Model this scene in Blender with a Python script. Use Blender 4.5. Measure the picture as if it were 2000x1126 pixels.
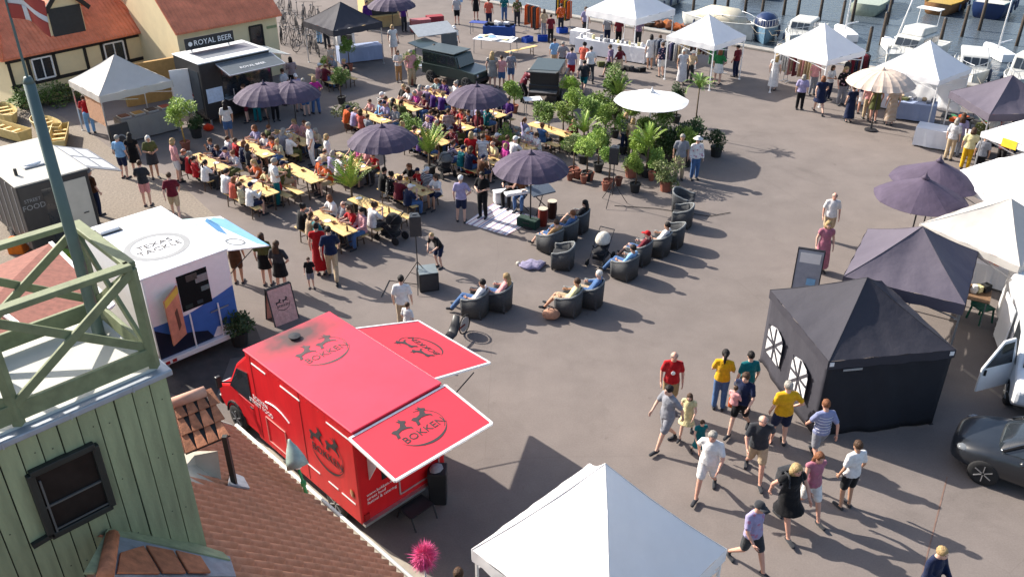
import bpy, bmesh, math, random
from math import sin, cos, pi, radians, sqrt, atan2, tan, hypot
from mathutils import Vector, Matrix, Euler
random.seed(11)
for o in list(bpy.data.objects): bpy.data.objects.remove(o)
scene = bpy.context.scene
C = scene.collection

# ------------------------------------------------------------------ camera
F, TH, H = 1704.0, radians(29.85), 12.94
cam = bpy.data.cameras.new('camera'); cam.sensor_width = 36; cam.lens = 36*F/2000.0
cam.clip_start = 0.1; cam.clip_end = 2000
co = bpy.data.objects.new('camera', cam); C.objects.link(co)
co.location = (0, 0, H); co.rotation_euler = (pi/2-TH, 0, 0); scene.camera = co

# ------------------------------------------------------------------ light
SUN_EL, SUN_AZ = radians(33.5), radians(180-32.5)     # azimuth of the sun, counter-clockwise from +X
w = bpy.data.worlds.new('World'); scene.world = w; w.use_nodes = True
nt = w.node_tree; bg = nt.nodes['Background']
sky = nt.nodes.new('ShaderNodeTexSky'); sky.sky_type = 'NISHITA'; sky.sun_disc = False
sky.sun_elevation = SUN_EL; sky.sun_rotation = pi/2-SUN_AZ
sky.air_density = 1.0; sky.dust_density = 2.2; sky.ozone_density = 0.8
nt.links.new(sky.outputs[0], bg.inputs[0]); bg.inputs[1].default_value = 0.10
sl = bpy.data.lights.new('sun', 'SUN'); sl.energy = 3.9; sl.angle = radians(0.55); sl.color = (1, 0.93, 0.83)
so = bpy.data.objects.new('sun', sl); C.objects.link(so)
sd = Vector((cos(SUN_EL)*cos(SUN_AZ), cos(SUN_EL)*sin(SUN_AZ), sin(SUN_EL)))
so.rotation_euler = sd.to_track_quat('Z', 'Y').to_euler(); so.location = sd*60
vs = scene.view_settings; vs.view_transform = 'Standard'; vs.look = 'None'; vs.gamma = 1; vs.exposure = 1.27
vs.use_curve_mapping = False

# ------------------------------------------------------------------ helpers
def at(px, py, z=0.0):
    """point of the place seen at photo pixel (px,py), at height z above the quay"""
    X = (px-1000)/F; Y = (py-563)/F
    d = Vector((X, cos(TH)-Y*sin(TH), -sin(TH)-Y*cos(TH)))
    t = (z-H)/d.z
    return Vector((d.x*t, d.y*t, z))
U = Vector((sqrt(.5), sqrt(.5), 0)); V = Vector((sqrt(.5), -sqrt(.5), 0)); Z = Vector((0, 0, 1))
def uv(u, v, z=0): return U*u+V*v+Z*z

class MB:
    def __init__(s): s.v = []; s.f = []; s.mi = []; s.cur = 0
    def add(s, vs, fs, M=None):
        n = len(s.v)
        for p in vs:
            p = Vector(p)
            s.v.append(tuple(M @ p) if M else tuple(p))
        for f in fs: s.f.append(tuple(i+n for i in f)); s.mi.append(s.cur)
        return s
    def box(s, c, d, rz=0, M=None):
        x, y, z = d[0]/2, d[1]/2, d[2]/2
        vs = [(-x,-y,-z),(x,-y,-z),(x,y,-z),(-x,y,-z),(-x,-y,z),(x,-y,z),(x,y,z),(-x,y,z)]
        T = Matrix.Translation(c) @ Matrix.Rotation(rz, 4, 'Z')
        if M: T = M @ T
        return s.add(vs, [(0,3,2,1),(4,5,6,7),(0,1,5,4),(1,2,6,5),(2,3,7,6),(3,0,4,7)], T)
    def beam(s, a, b, w, h, up=Z):
        a = Vector(a); b = Vector(b); d = (b-a); L = d.length; d.normalize()
        up = Vector(up)
        if abs(d.dot(up)) > .98: up = Vector((0,1,0))
        r = d.cross(up).normalized(); u = r.cross(d)
        vs = []
        for p in (a, b):
            for i, j in ((-1,-1),(1,-1),(1,1),(-1,1)): vs.append(p+r*(i*w/2)+u*(j*h/2))
        return s.add(vs, [(0,1,2,3),(7,6,5,4),(0,4,5,1),(1,5,6,2),(2,6,7,3),(3,7,4,0)])
    def tube(s, pts, rad, n=8, sx=None, cap=True):
        """pts list of points, rad list of r or (rx,ry); sx = fixed right vector"""
        pts = [Vector(p) for p in pts]; k = len(pts)
        if not isinstance(rad, (list, tuple)): rad = [rad]*k
        vs = []; fs = []
        for i, p in enumerate(pts):
            d = (pts[min(i+1, k-1)]-pts[max(i-1, 0)])
            d = d.normalized() if d.length > 1e-9 else Vector((0,0,1))
            r = Vector(sx) if sx is not None else (Vector((1,0,0)) if abs(d.x) < .9 else Vector((0,1,0)))
            r = (r-d*r.dot(d)).normalized(); q = d.cross(r)
            R = rad[i]; rx, ry = R if isinstance(R, (list, tuple)) else (R, R)
            for j in range(n):
                a = 2*pi*j/n; vs.append(p+r*(cos(a)*rx)+q*(sin(a)*ry))
        for i in range(k-1):
            for j in range(n):
                fs.append((i*n+j, i*n+(j+1)%n, (i+1)*n+(j+1)%n, (i+1)*n+j))
        if cap: fs.append(tuple(reversed(range(n)))); fs.append(tuple((k-1)*n+j for j in range(n)))
        return s.add(vs, fs)
    def ball(s, c, r, n=8, m=6, M=None):
        if not isinstance(r, (list, tuple)): r = (r, r, r)
        vs = [(0,0,-1)]; fs = []
        for i in range(1, m):
            t = -pi/2+pi*i/m
            for j in range(n): a = 2*pi*j/n; vs.append((cos(t)*cos(a), cos(t)*sin(a), sin(t)))
        vs.append((0,0,1)); e = len(vs)-1
        for j in range(n):
            fs.append((0, 1+(j+1)%n, 1+j)); fs.append((e, e-n+j, e-n+(j+1)%n))
            for i in range(m-2): fs.append((1+i*n+j, 1+i*n+(j+1)%n, 1+(i+1)*n+(j+1)%n, 1+(i+1)*n+j))
        T = Matrix.Translation(c) @ (M or Matrix.Identity(4)) @ Matrix.Diagonal((r[0], r[1], r[2], 1))
        return s.add(vs, fs, T)
    def lathe(s, prof, n=16, c=(0,0,0), M=None, wob=None):
        vs = []; fs = []; k = len(prof)
        for i, (r, z) in enumerate(prof):
            for j in range(n):
                a = 2*pi*j/n; q = r*(wob(j, i) if wob else 1)
                vs.append((c[0]+q*cos(a), c[1]+q*sin(a), c[2]+z))
        for i in range(k-1):
            for j in range(n): fs.append((i*n+j, i*n+(j+1)%n, (i+1)*n+(j+1)%n, (i+1)*n+j))
        fs.append(tuple(reversed(range(n)))); fs.append(tuple((k-1)*n+j for j in range(n)))
        return s.add(vs, fs, M)
    def slab(s, poly, off):
        """polygon extruded by vector off"""
        n = len(poly); off = Vector(off); P = [Vector(p) for p in poly]
        return s.add(P+[p+off for p in P], [tuple(reversed(range(n))), tuple(range(n, 2*n))]+[(i,(i+1)%n,n+(i+1)%n,n+i) for i in range(n)])
    def mesh(s, name, mats, smooth=False):
        me = bpy.data.meshes.new(name); me.from_pydata(s.v, [], s.f)
        for m in (mats if isinstance(mats, (list, tuple)) else [mats]): me.materials.append(m)
        if any(s.mi): me.polygons.foreach_set('material_index', s.mi)
        bm = bmesh.new(); bm.from_mesh(me); bmesh.ops.recalc_face_normals(bm, faces=bm.faces); bm.to_mesh(me); bm.free()
        if smooth: me.polygons.foreach_set('use_smooth', [True]*len(me.polygons))
        me.update(); return me
    def build(s, name, mats, parent=None, smooth=False, bevel=0, loc=None, rz=0):
        o = bpy.data.objects.new(name, s.mesh(name, mats, smooth)); C.objects.link(o)
        if parent: o.parent = parent
        if loc is not None: o.location = loc
        if rz: o.rotation_euler = (0, 0, rz)
        if bevel:
            b = o.modifiers.new('bevel', 'BEVEL'); b.width = bevel; b.segments = 2; b.limit_method = 'ANGLE'
        return o

def tag(o, label, cat, group=None):
    o['label'] = label; o['category'] = cat
    if group: o['group'] = group
    return o
def thing(name, label, cat, loc=(0,0,0), rz=0, group=None):
    o = bpy.data.objects.new(name, None); C.objects.link(o); o.empty_display_size = .2
    o.location = loc; o.rotation_euler = (0, 0, rz); return tag(o, label, cat, group)
def struct(o): o['kind'] = 'structure'; return o
KIDS = {}
def copy_tree(o, parent=None, name=None):
    c = o.copy(); C.objects.link(c); c.parent = parent
    for ch in [x for x in o.children]: copy_tree(ch, c)
    return c
def place(o, loc, rz=0, label=None, group=None, s=None):
    o.location = loc; o.rotation_euler = (0, 0, rz)
    if label: o['label'] = label
    if group: o['group'] = group
    if s: o.scale = (s, s, s) if not isinstance(s, (tuple, list)) else s
    return o
class Proto:
    """first use places the prototype itself, later uses place copies"""
    def __init__(s, o): s.o = o; s.used = False
    def put(s, loc, rz=0, label=None, group=None, sc=None):
        o = copy_tree(s.o) if s.used else s.o
        if not s.used: s.src = s.o; s.used = True
        return place(o, loc, rz, label, group, sc)

# ------------------------------------------------------------------ materials
def lin(h):
    h = h.lstrip('#'); r = []
    for i in (0, 2, 4):
        c = int(h[i:i+2], 16)/255; r.append(c/12.92 if c <= .04045 else ((c+.055)/1.055)**2.4)
    return r
MATS = {}
def mat(name, col, rough=.7, noise=.12, scale=6, bump=0, bscale=40, metal=0, rand=0, spec=.4, sheen=0, trans=0, coat=0, dist=.01, detail=5, stretch=None, streak=0):
    """col linear rgb or '#hex'; procedural colour variation + fine bump"""
    if name in MATS: return MATS[name]
    if isinstance(col, str): col = lin(col)
    m = bpy.data.materials.new(name); m.use_nodes = True; n = m.node_tree; L = n.links.new
    b = n.nodes['Principled BSDF']; b.inputs['Roughness'].default_value = rough; b.inputs['Metallic'].default_value = metal
    b.inputs['Specular IOR Level'].default_value = spec
    if coat: b.inputs['Coat Weight'].default_value = coat; b.inputs['Coat Roughness'].default_value = .08
    if sheen: b.inputs['Sheen Weight'].default_value = sheen
    if trans: b.inputs['Transmission Weight'].default_value = trans
    tc = n.nodes.new('ShaderNodeTexCoord')
    tx = n.nodes.new('ShaderNodeTexNoise'); tx.inputs['Scale'].default_value = scale; tx.inputs['Detail'].default_value = detail
    tx.inputs['Roughness'].default_value = .62
    vec = tc.outputs['Object']
    if stretch:
        mpn = n.nodes.new('ShaderNodeMapping'); mpn.inputs['Scale'].default_value = stretch; L(vec, mpn.inputs[0]); vec = mpn.outputs[0]
    L(vec, tx.inputs['Vector'])
    mr = n.nodes.new('ShaderNodeMapRange'); mr.inputs[1].default_value = .25; mr.inputs[2].default_value = .75
    mr.inputs[3].default_value = 1-noise; mr.inputs[4].default_value = 1+noise
    L(tx.outputs[0], mr.inputs[0]); val = mr.outputs[0]
    if rand:
        oi = n.nodes.new('ShaderNodeObjectInfo'); r2 = n.nodes.new('ShaderNodeMapRange')
        r2.inputs[3].default_value = 1-rand; r2.inputs[4].default_value = 1+rand
        L(oi.outputs['Random'], r2.inputs[0]); mu = n.nodes.new('ShaderNodeMath'); mu.operation = 'MULTIPLY'
        L(val, mu.inputs[0]); L(r2.outputs[0], mu.inputs[1]); val = mu.outputs[0]
    vm = n.nodes.new('ShaderNodeVectorMath'); vm.operation = 'SCALE'; vm.inputs[0].default_value = col[:3]
    L(val, vm.inputs[3]); L(vm.outputs[0], b.inputs['Base Color'])
    if bump:
        t2 = n.nodes.new('ShaderNodeTexNoise'); t2.inputs['Scale'].default_value = bscale; t2.inputs['Detail'].default_value = 4
        L(tc.outputs['Object'], t2.inputs['Vector'])
        bp = n.nodes.new('ShaderNodeBump'); bp.inputs['Strength'].default_value = bump; bp.inputs['Distance'].default_value = dist
        L(t2.outputs[0], bp.inputs['Height']); L(bp.outputs[0], b.inputs['Normal'])
    MATS[name] = m; return m
def K(s, f=1.0): return [c*f for c in lin(s)]
def cloth(h): return mat('cloth_'+h.strip('#'), K(h, .82), rough=.9, noise=.2, scale=11, bump=.7, bscale=11, spec=.12, sheen=.15, dist=.03)
def patterned(h, kind):
    """printed cloth: stripes, dots or a floral scatter over the base colour"""
    key = 'cloth_'+kind+h.strip('#')
    if key in MATS: return MATS[key]
    m = mat(key, K(h, .82), rough=.9, noise=.2, scale=11, bump=.7, bscale=11, spec=.12, sheen=.15, dist=.03); n = m.node_tree; L = n.links.new; b = n.nodes['Principled BSDF']
    src = b.inputs['Base Color'].links[0].from_socket; tc = n.nodes.new('ShaderNodeTexCoord'); mx = n.nodes.new('ShaderNodeMixRGB'); L(src, mx.inputs[1])
    l = K(h); lum = sum(l)/3; mx.inputs[2].default_value = (.7,.68,.66,1) if lum < .3 else (.12,.12,.2,1)
    r = n.nodes.new('ShaderNodeMapRange')
    if kind == 'stripes':
        w = n.nodes.new('ShaderNodeTexWave'); w.bands_direction = 'Z'; w.inputs['Scale'].default_value = 6; L(tc.outputs['Object'], w.inputs['Vector']); L(w.outputs[1], r.inputs[0]); r.inputs[1].default_value = .6; r.inputs[2].default_value = .7; r.inputs[4].default_value = .8
    else:
        w = n.nodes.new('ShaderNodeTexVoronoi'); w.inputs['Scale'].default_value = 14 if kind == 'dots' else 9; L(tc.outputs['Object'], w.inputs['Vector']); L(w.outputs['Distance'], r.inputs[0]); r.inputs[1].default_value = .34 if kind == 'floral' else .25; r.inputs[2].default_value = .28 if kind == 'floral' else .2; r.inputs[4].default_value = .75
        if kind == 'floral': mx.inputs[2].default_value = (.42,.12,.2,1) if lum > .25 else (.6,.35,.4,1)
    L(r.outputs[0], mx.inputs[0]); L(mx.outputs[0], b.inputs['Base Color']); return m
def hairm(h): return mat('hair_'+h.strip('#'), K(h, .9), rough=.6, noise=.45, scale=30, bump=.9, bscale=45, spec=.3, dist=.02, stretch=(1,1,.35))
def fabric(name, col, noise=.06, tr=0): # tent canvas: faint folds, some light passes through
    new = name not in MATS
    m = mat(name, col, rough=.75, noise=noise, scale=2.2, bump=.32, bscale=2.6, spec=.2, dist=.08, detail=3)
    if new and tr:
        n = m.node_tree; b = n.nodes['Principled BSDF']; t = n.nodes.new('ShaderNodeBsdfTranslucent'); x = n.nodes.new('ShaderNodeMixShader')
        n.links.new(b.inputs['Base Color'].links[0].from_socket, t.inputs[0]); x.inputs[0].default_value = tr
        n.links.new(b.outputs[0], x.inputs[1]); n.links.new(t.outputs[0], x.inputs[2]); n.links.new(x.outputs[0], n.nodes['Material Output'].inputs[0])
    return m

WHITE = fabric('white_canvas', (.86,.86,.87), .03, .25); OFFW = fabric('cream_canvas', (.58,.55,.51), .06, .2)
BLACKC = fabric('black_canvas', (.020,.021,.027)); LIT_GREYC = fabric('sunlit_charcoal_canvas', (.046,.045,.056)); PURPC = fabric('purple_grey_canvas', (.098,.086,.112))  # charcoal doubles as black tent fabric with sunlight put into the colour
NAVYC = fabric('dark_parasol_canvas', (.080,.062,.094), .18)
BEIGEC = fabric('beige_parasol_canvas', (.55,.44,.36), .1)
METAL = mat('grey_metal', (.35,.36,.38), .4, metal=.7); DARKM = mat('dark_metal', (.03,.03,.035), .5, metal=.3)
WPAINT = mat('white_paint', (.75,.75,.75), .4, noise=.05); BPAINT = mat('black_paint', (.018,.019,.022), .45, noise=.2)
ALU = mat('aluminium', (.5,.51,.53), .35, metal=.8)
GLASS = mat('dark_glass', (.02,.025,.03), .08, noise=.2, spec=.8)
TYRE = mat('rubber', (.015,.015,.016), .85)
WOODY = mat('yellow_beech', (.66,.45,.18), .55, noise=.22, scale=7, rand=.16, bump=.1)
BROWNM = mat('brown_steel', (.07,.045,.03), .6)

def text(name, body, size, M, m, parent, align='CENTER', ext=.002, shear=0):
    cu = bpy.data.curves.new(name, 'FONT'); cu.body = body; cu.size = size; cu.align_x = align; cu.align_y = 'CENTER'
    cu.extrude = ext; cu.shear = shear; cu.resolution_u = 2
    t = bpy.data.objects.new(name+'_c', cu); C.objects.link(t)
    me = bpy.data.meshes.new_from_object(t); bpy.data.objects.remove(t); bpy.data.curves.remove(cu)
    me.name = name; me.transform(M); me.materials.clear(); me.materials.append(m)
    o = bpy.data.objects.new(name, me); C.objects.link(o); o.parent = parent; return o
def frame_mat(origin, xdir, ydir):
    x = Vector(xdir).normalized(); y = Vector(ydir); y = (y-x*y.dot(x)).normalized(); z = x.cross(y)
    M = Matrix.Identity(4)
    for i in range(3): M[i][0] = x[i]; M[i][1] = y[i]; M[i][2] = z[i]; M[i][3] = origin[i]
    return M
# ================================================================== SETTING
def asphalt():
    m = bpy.data.materials.new('worn_asphalt'); m.use_nodes = True; n = m.node_tree; L = n.links.new
    b = n.nodes['Principled BSDF']; b.inputs['Roughness'].default_value = .9; b.inputs['Specular IOR Level'].default_value = .2
    tc = n.nodes.new('ShaderNodeTexCoord')
    def noise(sc, det=6, ro=.6):
        t = n.nodes.new('ShaderNodeTexNoise'); t.inputs['Scale'].default_value = sc; t.inputs['Detail'].default_value = det
        t.inputs['Roughness'].default_value = ro; L(tc.outputs['Object'], t.inputs['Vector']); return t
    big = noise(.09, 4); mid = noise(.9, 7, .65); fine = noise(28, 3, .7); spots = noise(3.1, 2)
    r = n.nodes.new('ShaderNodeValToRGB'); e = r.color_ramp.elements
    e[0].position = .3; e[0].color = (.160,.138,.127,1); e[1].position = .7; e[1].color = (.196,.166,.150,1)
    L(big.outputs[0], r.inputs[0])
    def mr(src, a, c, lo, hi):
        q = n.nodes.new('ShaderNodeMapRange'); q.inputs[1].default_value = a; q.inputs[2].default_value = c
        q.inputs[3].default_value = lo; q.inputs[4].default_value = hi; L(src, q.inputs[0]); return q.outputs[0]
    def mul(a, c):
        q = n.nodes.new('ShaderNodeMath'); q.operation = 'MULTIPLY'; L(a, q.inputs[0]); L(c, q.inputs[1]); return q.outputs[0]
    v = mul(mr(mid.outputs[0], .3, .7, .89, 1.09), mr(fine.outputs[0], .3, .7, .90, 1.1))
    v = mul(v, mr(spots.outputs[0], .70, .78, 1, .80))          # oil spots and gum
    st = n.nodes.new('ShaderNodeTexNoise'); st.inputs['Scale'].default_value = .35; st.inputs['Detail'].default_value = 8; st.inputs['Roughness'].default_value = .7; st.inputs['Distortion'].default_value = 1.2; L(tc.outputs['Object'], st.inputs['Vector'])
    v = mul(v, mr(st.outputs[0], .56, .66, 1, .90)); v = mul(v, mr(st.outputs[0], .30, .40, 1.07, 1))      # tyre-worn and sun-bleached areas
    # hairline cracks
    vo = n.nodes.new('ShaderNodeTexVoronoi'); vo.feature = 'DISTANCE_TO_EDGE'; vo.inputs['Scale'].default_value = .13
    ad = n.nodes.new('ShaderNodeMixRGB'); ad.inputs[0].default_value = .12; L(tc.outputs['Object'], ad.inputs[1]); L(noise(.8).outputs[1], ad.inputs[2])
    L(ad.outputs[0], vo.inputs['Vector']); v = mul(v, mr(vo.outputs['Distance'], 0, .002, .90, 1))
    vm = n.nodes.new('ShaderNodeVectorMath'); vm.operation = 'SCALE'; L(r.outputs[0], vm.inputs[0]); L(v, vm.inputs[3])
    L(vm.outputs[0], b.inputs['Base Color'])
    bp = n.nodes.new('ShaderNodeBump'); bp.inputs['Strength'].default_value = .35; bp.inputs['Distance'].default_value = .01
    L(fine.outputs[0], bp.inputs['Height']); L(bp.outputs[0], b.inputs['Normal']); return m
ASPH = asphalt()
# quay edge runs parallel to the row of stalls
Q0, Q1 = at(1107,30), at(1905,168)
qd = (Q1-Q0).normalized(); qn = Vector((-qd.y, qd.x, 0))          # qn points to the water
A, B = Q0-qd*90, Q1+qd*75
m = MB(); m.add([A, B, B+Vector((20,-260,0)), A+Vector((-60,-260,0)), A+Vector((-260,-200,0)), A+Vector((-260,40,0))], [(0,1,2,3,4,5)])
struct(m.build('ground', ASPH))
STONE = mat('quay_stone', (.30,.28,.25), .85, noise=.25, scale=3, bump=.3, bscale=12)
CONC = mat('pale_concrete', (.36,.32,.26), .9, noise=.14, scale=2.5, bump=.2, bscale=30)
m = MB(); m.slab([A-qn*.5, B-qn*.5, B+qn*.02, A+qn*.02], (0,0,.13)); qk = struct(m.build('quay_edge', STONE, bevel=.03))
m = MB(); m.slab([A+qn*.0+Z*-.005, B+qn*.0+Z*-.005, B+qn*.0+Z*-4, A+qn*.0+Z*-4], qn*.05); struct(m.build('quay_wall', STONE))
def water():
    m = bpy.data.materials.new('harbour_water'); m.use_nodes = True; n = m.node_tree; L = n.links.new
    b = n.nodes['Principled BSDF']; b.inputs['Base Color'].default_value = (.075,.095,.115,1); b.inputs['Roughness'].default_value = .22
    b.inputs['IOR'].default_value = 1.33
    tc = n.nodes.new('ShaderNodeTexCoord'); mp = n.nodes.new('ShaderNodeMapping'); mp.inputs['Scale'].default_value = (1, 2.2, 1); mp.inputs['Rotation'].default_value = (0,0,.5)
    L(tc.outputs['Object'], mp.inputs[0])
    t = n.nodes.new('ShaderNodeTexNoise'); t.inputs['Scale'].default_value = 1.6; t.inputs['Detail'].default_value = 5; L(mp.outputs[0], t.inputs['Vector'])
    bp = n.nodes.new('ShaderNodeBump'); bp.inputs['Strength'].default_value = .55; bp.inputs['Distance'].default_value = .12
    L(t.outputs[0], bp.inputs['Height']); L(bp.outputs[0], b.inputs['Normal']); return m
WZ = -1.3
m = MB(); m.add([A-qn*.3+Z*WZ, B-qn*.3+Z*WZ, B+qn*400+Z*WZ, A+qn*400+Z*WZ], [(0,1,2,3)]); struct(m.build('water', water()))
# sandy, cobbled patch in front of the food trailers
GRAV = mat('sandy_cobbles', (.215,.18,.145), .95, noise=.3, scale=14, bump=.8, bscale=9, dist=.03)
m = MB(); pts = [(230,300),(345,352),(430,430),(470,445),(440,600),(330,690),(180,640),(60,560),(-60,520),(-60,240),(60,195),(170,255)]
m.add([at(*p)+Z*.006 for p in pts], [tuple(range(len(pts)))]); struct(m.build('cobbled_patch', GRAV))
# asphalt between the tower and the trailers, its shade painted as a dark sheet
SHADEA = mat('shaded_asphalt', (.075,.066,.062), .9, noise=.25, scale=2.5, bump=.4, bscale=30)
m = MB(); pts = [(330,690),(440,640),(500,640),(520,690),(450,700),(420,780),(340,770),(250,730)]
m.add([at(*p)+Z*.011 for p in pts], [tuple(range(len(pts)))]); struct(m.build('painted_shade_patch', SHADEA))
# pale concrete strip and kerb along the tiled building
m = MB(); m.slab([uv(5.4,-15.2,.001), uv(6.95,-15.2,.001), uv(6.9,-11,.001), uv(7.05,-9.5,.001), uv(6.95,-4,.001), uv(5.4,-4,.001)], (0,0,.014)); struct(m.build('pavement', CONC))
# thin repaired seam crossing the plaza at the lower right
SEAM = mat('rusty_seam', (.185,.115,.09), .9, noise=.3)
m = MB(); a, b = at(1850,930)+Z*.005, at(1800,1126)+Z*.005; n_ = (b-a).cross(Z).normalized()*.013
m.add([a-n_, b-n_, b+n_, a+n_], [(0,1,2,3)]); struct(m.build('asphalt_seam', SEAM))
m = MB()
for p, q in (((1880,720),(1990,800)),):
    a, b = at(*p)+Z*.005, at(*q)+Z*.005; n_ = (b-a).cross(Z).normalized()*.05
    m.add([a-n_, b-n_, b+n_, a+n_], [(0,1,2,3)])
struct(m.build('worn_line', mat('faded_line', (.24,.205,.175), .9, noise=.3, scale=4)))

# ================================================================== TOWER
GREEN = mat('green_boards', (.275,.305,.175), .75, noise=.28, scale=9, bump=.4, bscale=26, rand=.09, stretch=(1,1,.12), detail=8)
GREENR = mat('green_rail_paint', (.18,.205,.11), .65, noise=.25, scale=7, bump=.15, bscale=30)
ZINC = mat('zinc_sheet', (.33,.36,.40), .45, noise=.15, metal=.25)
DECK = mat('pale_roof_felt', (.52,.52,.47), .85, noise=.1, scale=3)
DKFR = mat('dark_frame', (.020,.023,.020), .55, noise=.3)
tu, tv = 2.62, -7.57                          # near right corner of the tower in the (u,v) grid
TW, TD = 2.7, 1.52                            # size along -u and -v
tower = thing('lookout_tower', 'green boarded lookout tower with cross-braced railing at the left edge', 'tower', uv(tu-TW/2, tv-TD/2, 0))
tb = tower.location.copy()
def T(u, v, z): return uv(u, v, z)-tb
m = MB(); m.slab([T(tu-.03,tv-.03,0),T(tu-TW,tv-.03,0),T(tu-TW,tv-TD+.03,0),T(tu-.03,tv-TD+.03,0)], (0,0,7.8)); m.build('core_wall', DKFR, tower)
k = 0; u = tu; NP = 15; pw = TW/NP
mp = MB(); mp.box((0,0,3.9), (pw-.012, .03, 7.8)); mpm = mp.mesh('plank', GREEN)
for i in range(NP):
    o = bpy.data.objects.new('plank', mpm); C.objects.link(o); o.parent = tower
    o.location = T(tu-pw*(i+.5), tv-.012+.007*((i*7)%3), 0); o.rotation_euler = (0,0,radians(45))
for i in range(8):
    o = bpy.data.objects.new('plank', mpm); C.objects.link(o); o.parent = tower
    o.location = T(tu-.012, tv-TD/8*(i+.5), 0); o.rotation_euler = (0,0,radians(-45)); o.scale = (TD/8/pw,1,1)
m = MB(); m.slab([T(tu+.06,tv+.06,7.8),T(tu-TW,tv+.06,7.8),T(tu-TW,tv-TD-.06,7.8),T(tu+.06,tv-TD-.06,7.8)], (0,0,.07)); m.build('flashing', ZINC, tower, bevel=.015)
for i in range(5):
    m = MB(); m.box((0,0,0), (.012,.01,.075)); m.build('flashing_seam', ZINC, tower, loc=T(tu-.35-.6*i, tv+.062, 7.835), rz=radians(45))
m = MB(); m.slab([T(tu-.05,tv-.05,7.87),T(tu-TW,tv-.05,7.87),T(tu-TW,tv-TD+.05,7.87),T(tu-.05,tv-TD+.05,7.87)], (0,0,.03)); m.build('deck', DECK, tower)
nl = MB(); nl.ball((0,0,0), (.007,.004,.007), 6, 4); nlm = nl.mesh('nail_head', DKFR)
for i in range(NP):
    for z_ in (7.55,6.85,6.1,5.4):
        o = bpy.data.objects.new('nail_head', nlm); C.objects.link(o); o.parent = tower; o.location = T(tu-pw*(i+.5)+.03*((i+int(z_))%3-1), tv+.012, z_+.02*((i*5)%3)); o.rotation_euler = (0,0,radians(45))
# window on the front face
wu = tu-1.13
def Wp(du, dz, out): return T(wu+du, tv+.02+out, 7.02+dz)
m = MB(); ww, wh = .30, .39
for a, b in (((-ww,-wh),(ww,-wh)),((-ww,wh),(ww,wh)),((-ww,-wh),(-ww,wh)),((ww,-wh),(ww,wh))): m.beam(Wp(*a,.02), Wp(*b,.02), .07, .07, V)
win = m.build('window', DKFR, tower, bevel=.008)
m = MB(); m.slab([Wp(-ww,-wh,.0),Wp(ww,-wh,.0),Wp(ww,wh,.0),Wp(-ww,wh,.0)], V*.012)
m.build('pane', mat('old_pane',(.022,.017,.015),.35,noise=.3,spec=.15), win)
LGR = mat('grey_mullion', (.09,.09,.085), .6)
m = MB(); m.beam(Wp(-ww,-.04,.03), Wp(ww,-.04,.03), .02,.02,V); m.build('mullion', LGR, win)
m = MB(); m.beam(Wp(-ww+.06,-wh+.02,.04), Wp(-ww+.06,wh-.1,.04), .018,.02,V); m.beam(Wp(-ww+.06,-wh+.06,.04), Wp(ww-.03,-wh+.06,.04), .014,.014,V); m.build('stay', LGR, win)
m = MB(); m.beam(Wp(-ww-.18,-wh+.0,.03), Wp(-ww+.02,-wh+.02,.03), .05,.05,V); m.build('hinge_arm', DKFR, win)
m = MB(); m.ball((0,0,0), (.035,.035,.05)); m.build('insulator', WPAINT, tower, smooth=True, loc=T(tu-2.02,tv+.05,6.95))
m = MB(); m.tube([T(tu-2.1,tv+.03,6.75),T(tu-2.2,tv+.04,6.6),T(tu-2.3,tv+.03,6.5)], .01); m.build('cable', WPAINT, tower)
# railing
ri = .06; RU, RV, RW, RD = tu-ri, tv-ri, TW-.12, 1.30; Z0, Z1 = 8.0, 9.05
cor = {'near': (RU,RV), 'side': (RU,RV-RD), 'far': (RU-RW,RV), 'back': (RU-RW,RV-RD)}
def post(u, v): 
    m = MB(); m.beam(T(u,v,7.9), T(u,v,Z1-.03), .085,.085); m.build('post', GREENR, tower, bevel=.008)
for c in cor.values(): post(*c)
post(RU-RW/2, RV-RD); 
def rail(a, b, z, w, h, name):
    m = MB(); m.beam(T(*a,z), T(*b,z), w, h); m.build(name, GREENR, tower, bevel=.008)
n_, s_, f_, b_ = cor['near'], cor['side'], cor['far'], cor['back']
for a, b in ((n_,f_),(s_,b_),(n_,s_),(f_,b_)):
    rail(a, b, Z1, .115, .06, 'handrail'); rail(a, b, 8.04, .045, .19, 'kickboard')
def cross(a, b, off):
    for k, (za, zb) in enumerate(((Z0+.12, Z1-.05),(Z1-.05, Z0+.12))):
        m = MB(); d = off*(.02 if k else -.02); m.beam(T(*a,za)+d, T(*b,zb)+d, .036, .085); m.build('brace', GREENR, tower, bevel=.006)
for i in range(2):
    a0, a1 = RU-RW/2*i, RU-RW/2*(i+1)
    cross((a0,RV),(a1,RV), V); cross((a0,RV-RD),(a1,RV-RD), V)
cross(n_, s_, U); cross(f_, b_, U)
post(RU-RW/2, RV)
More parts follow.
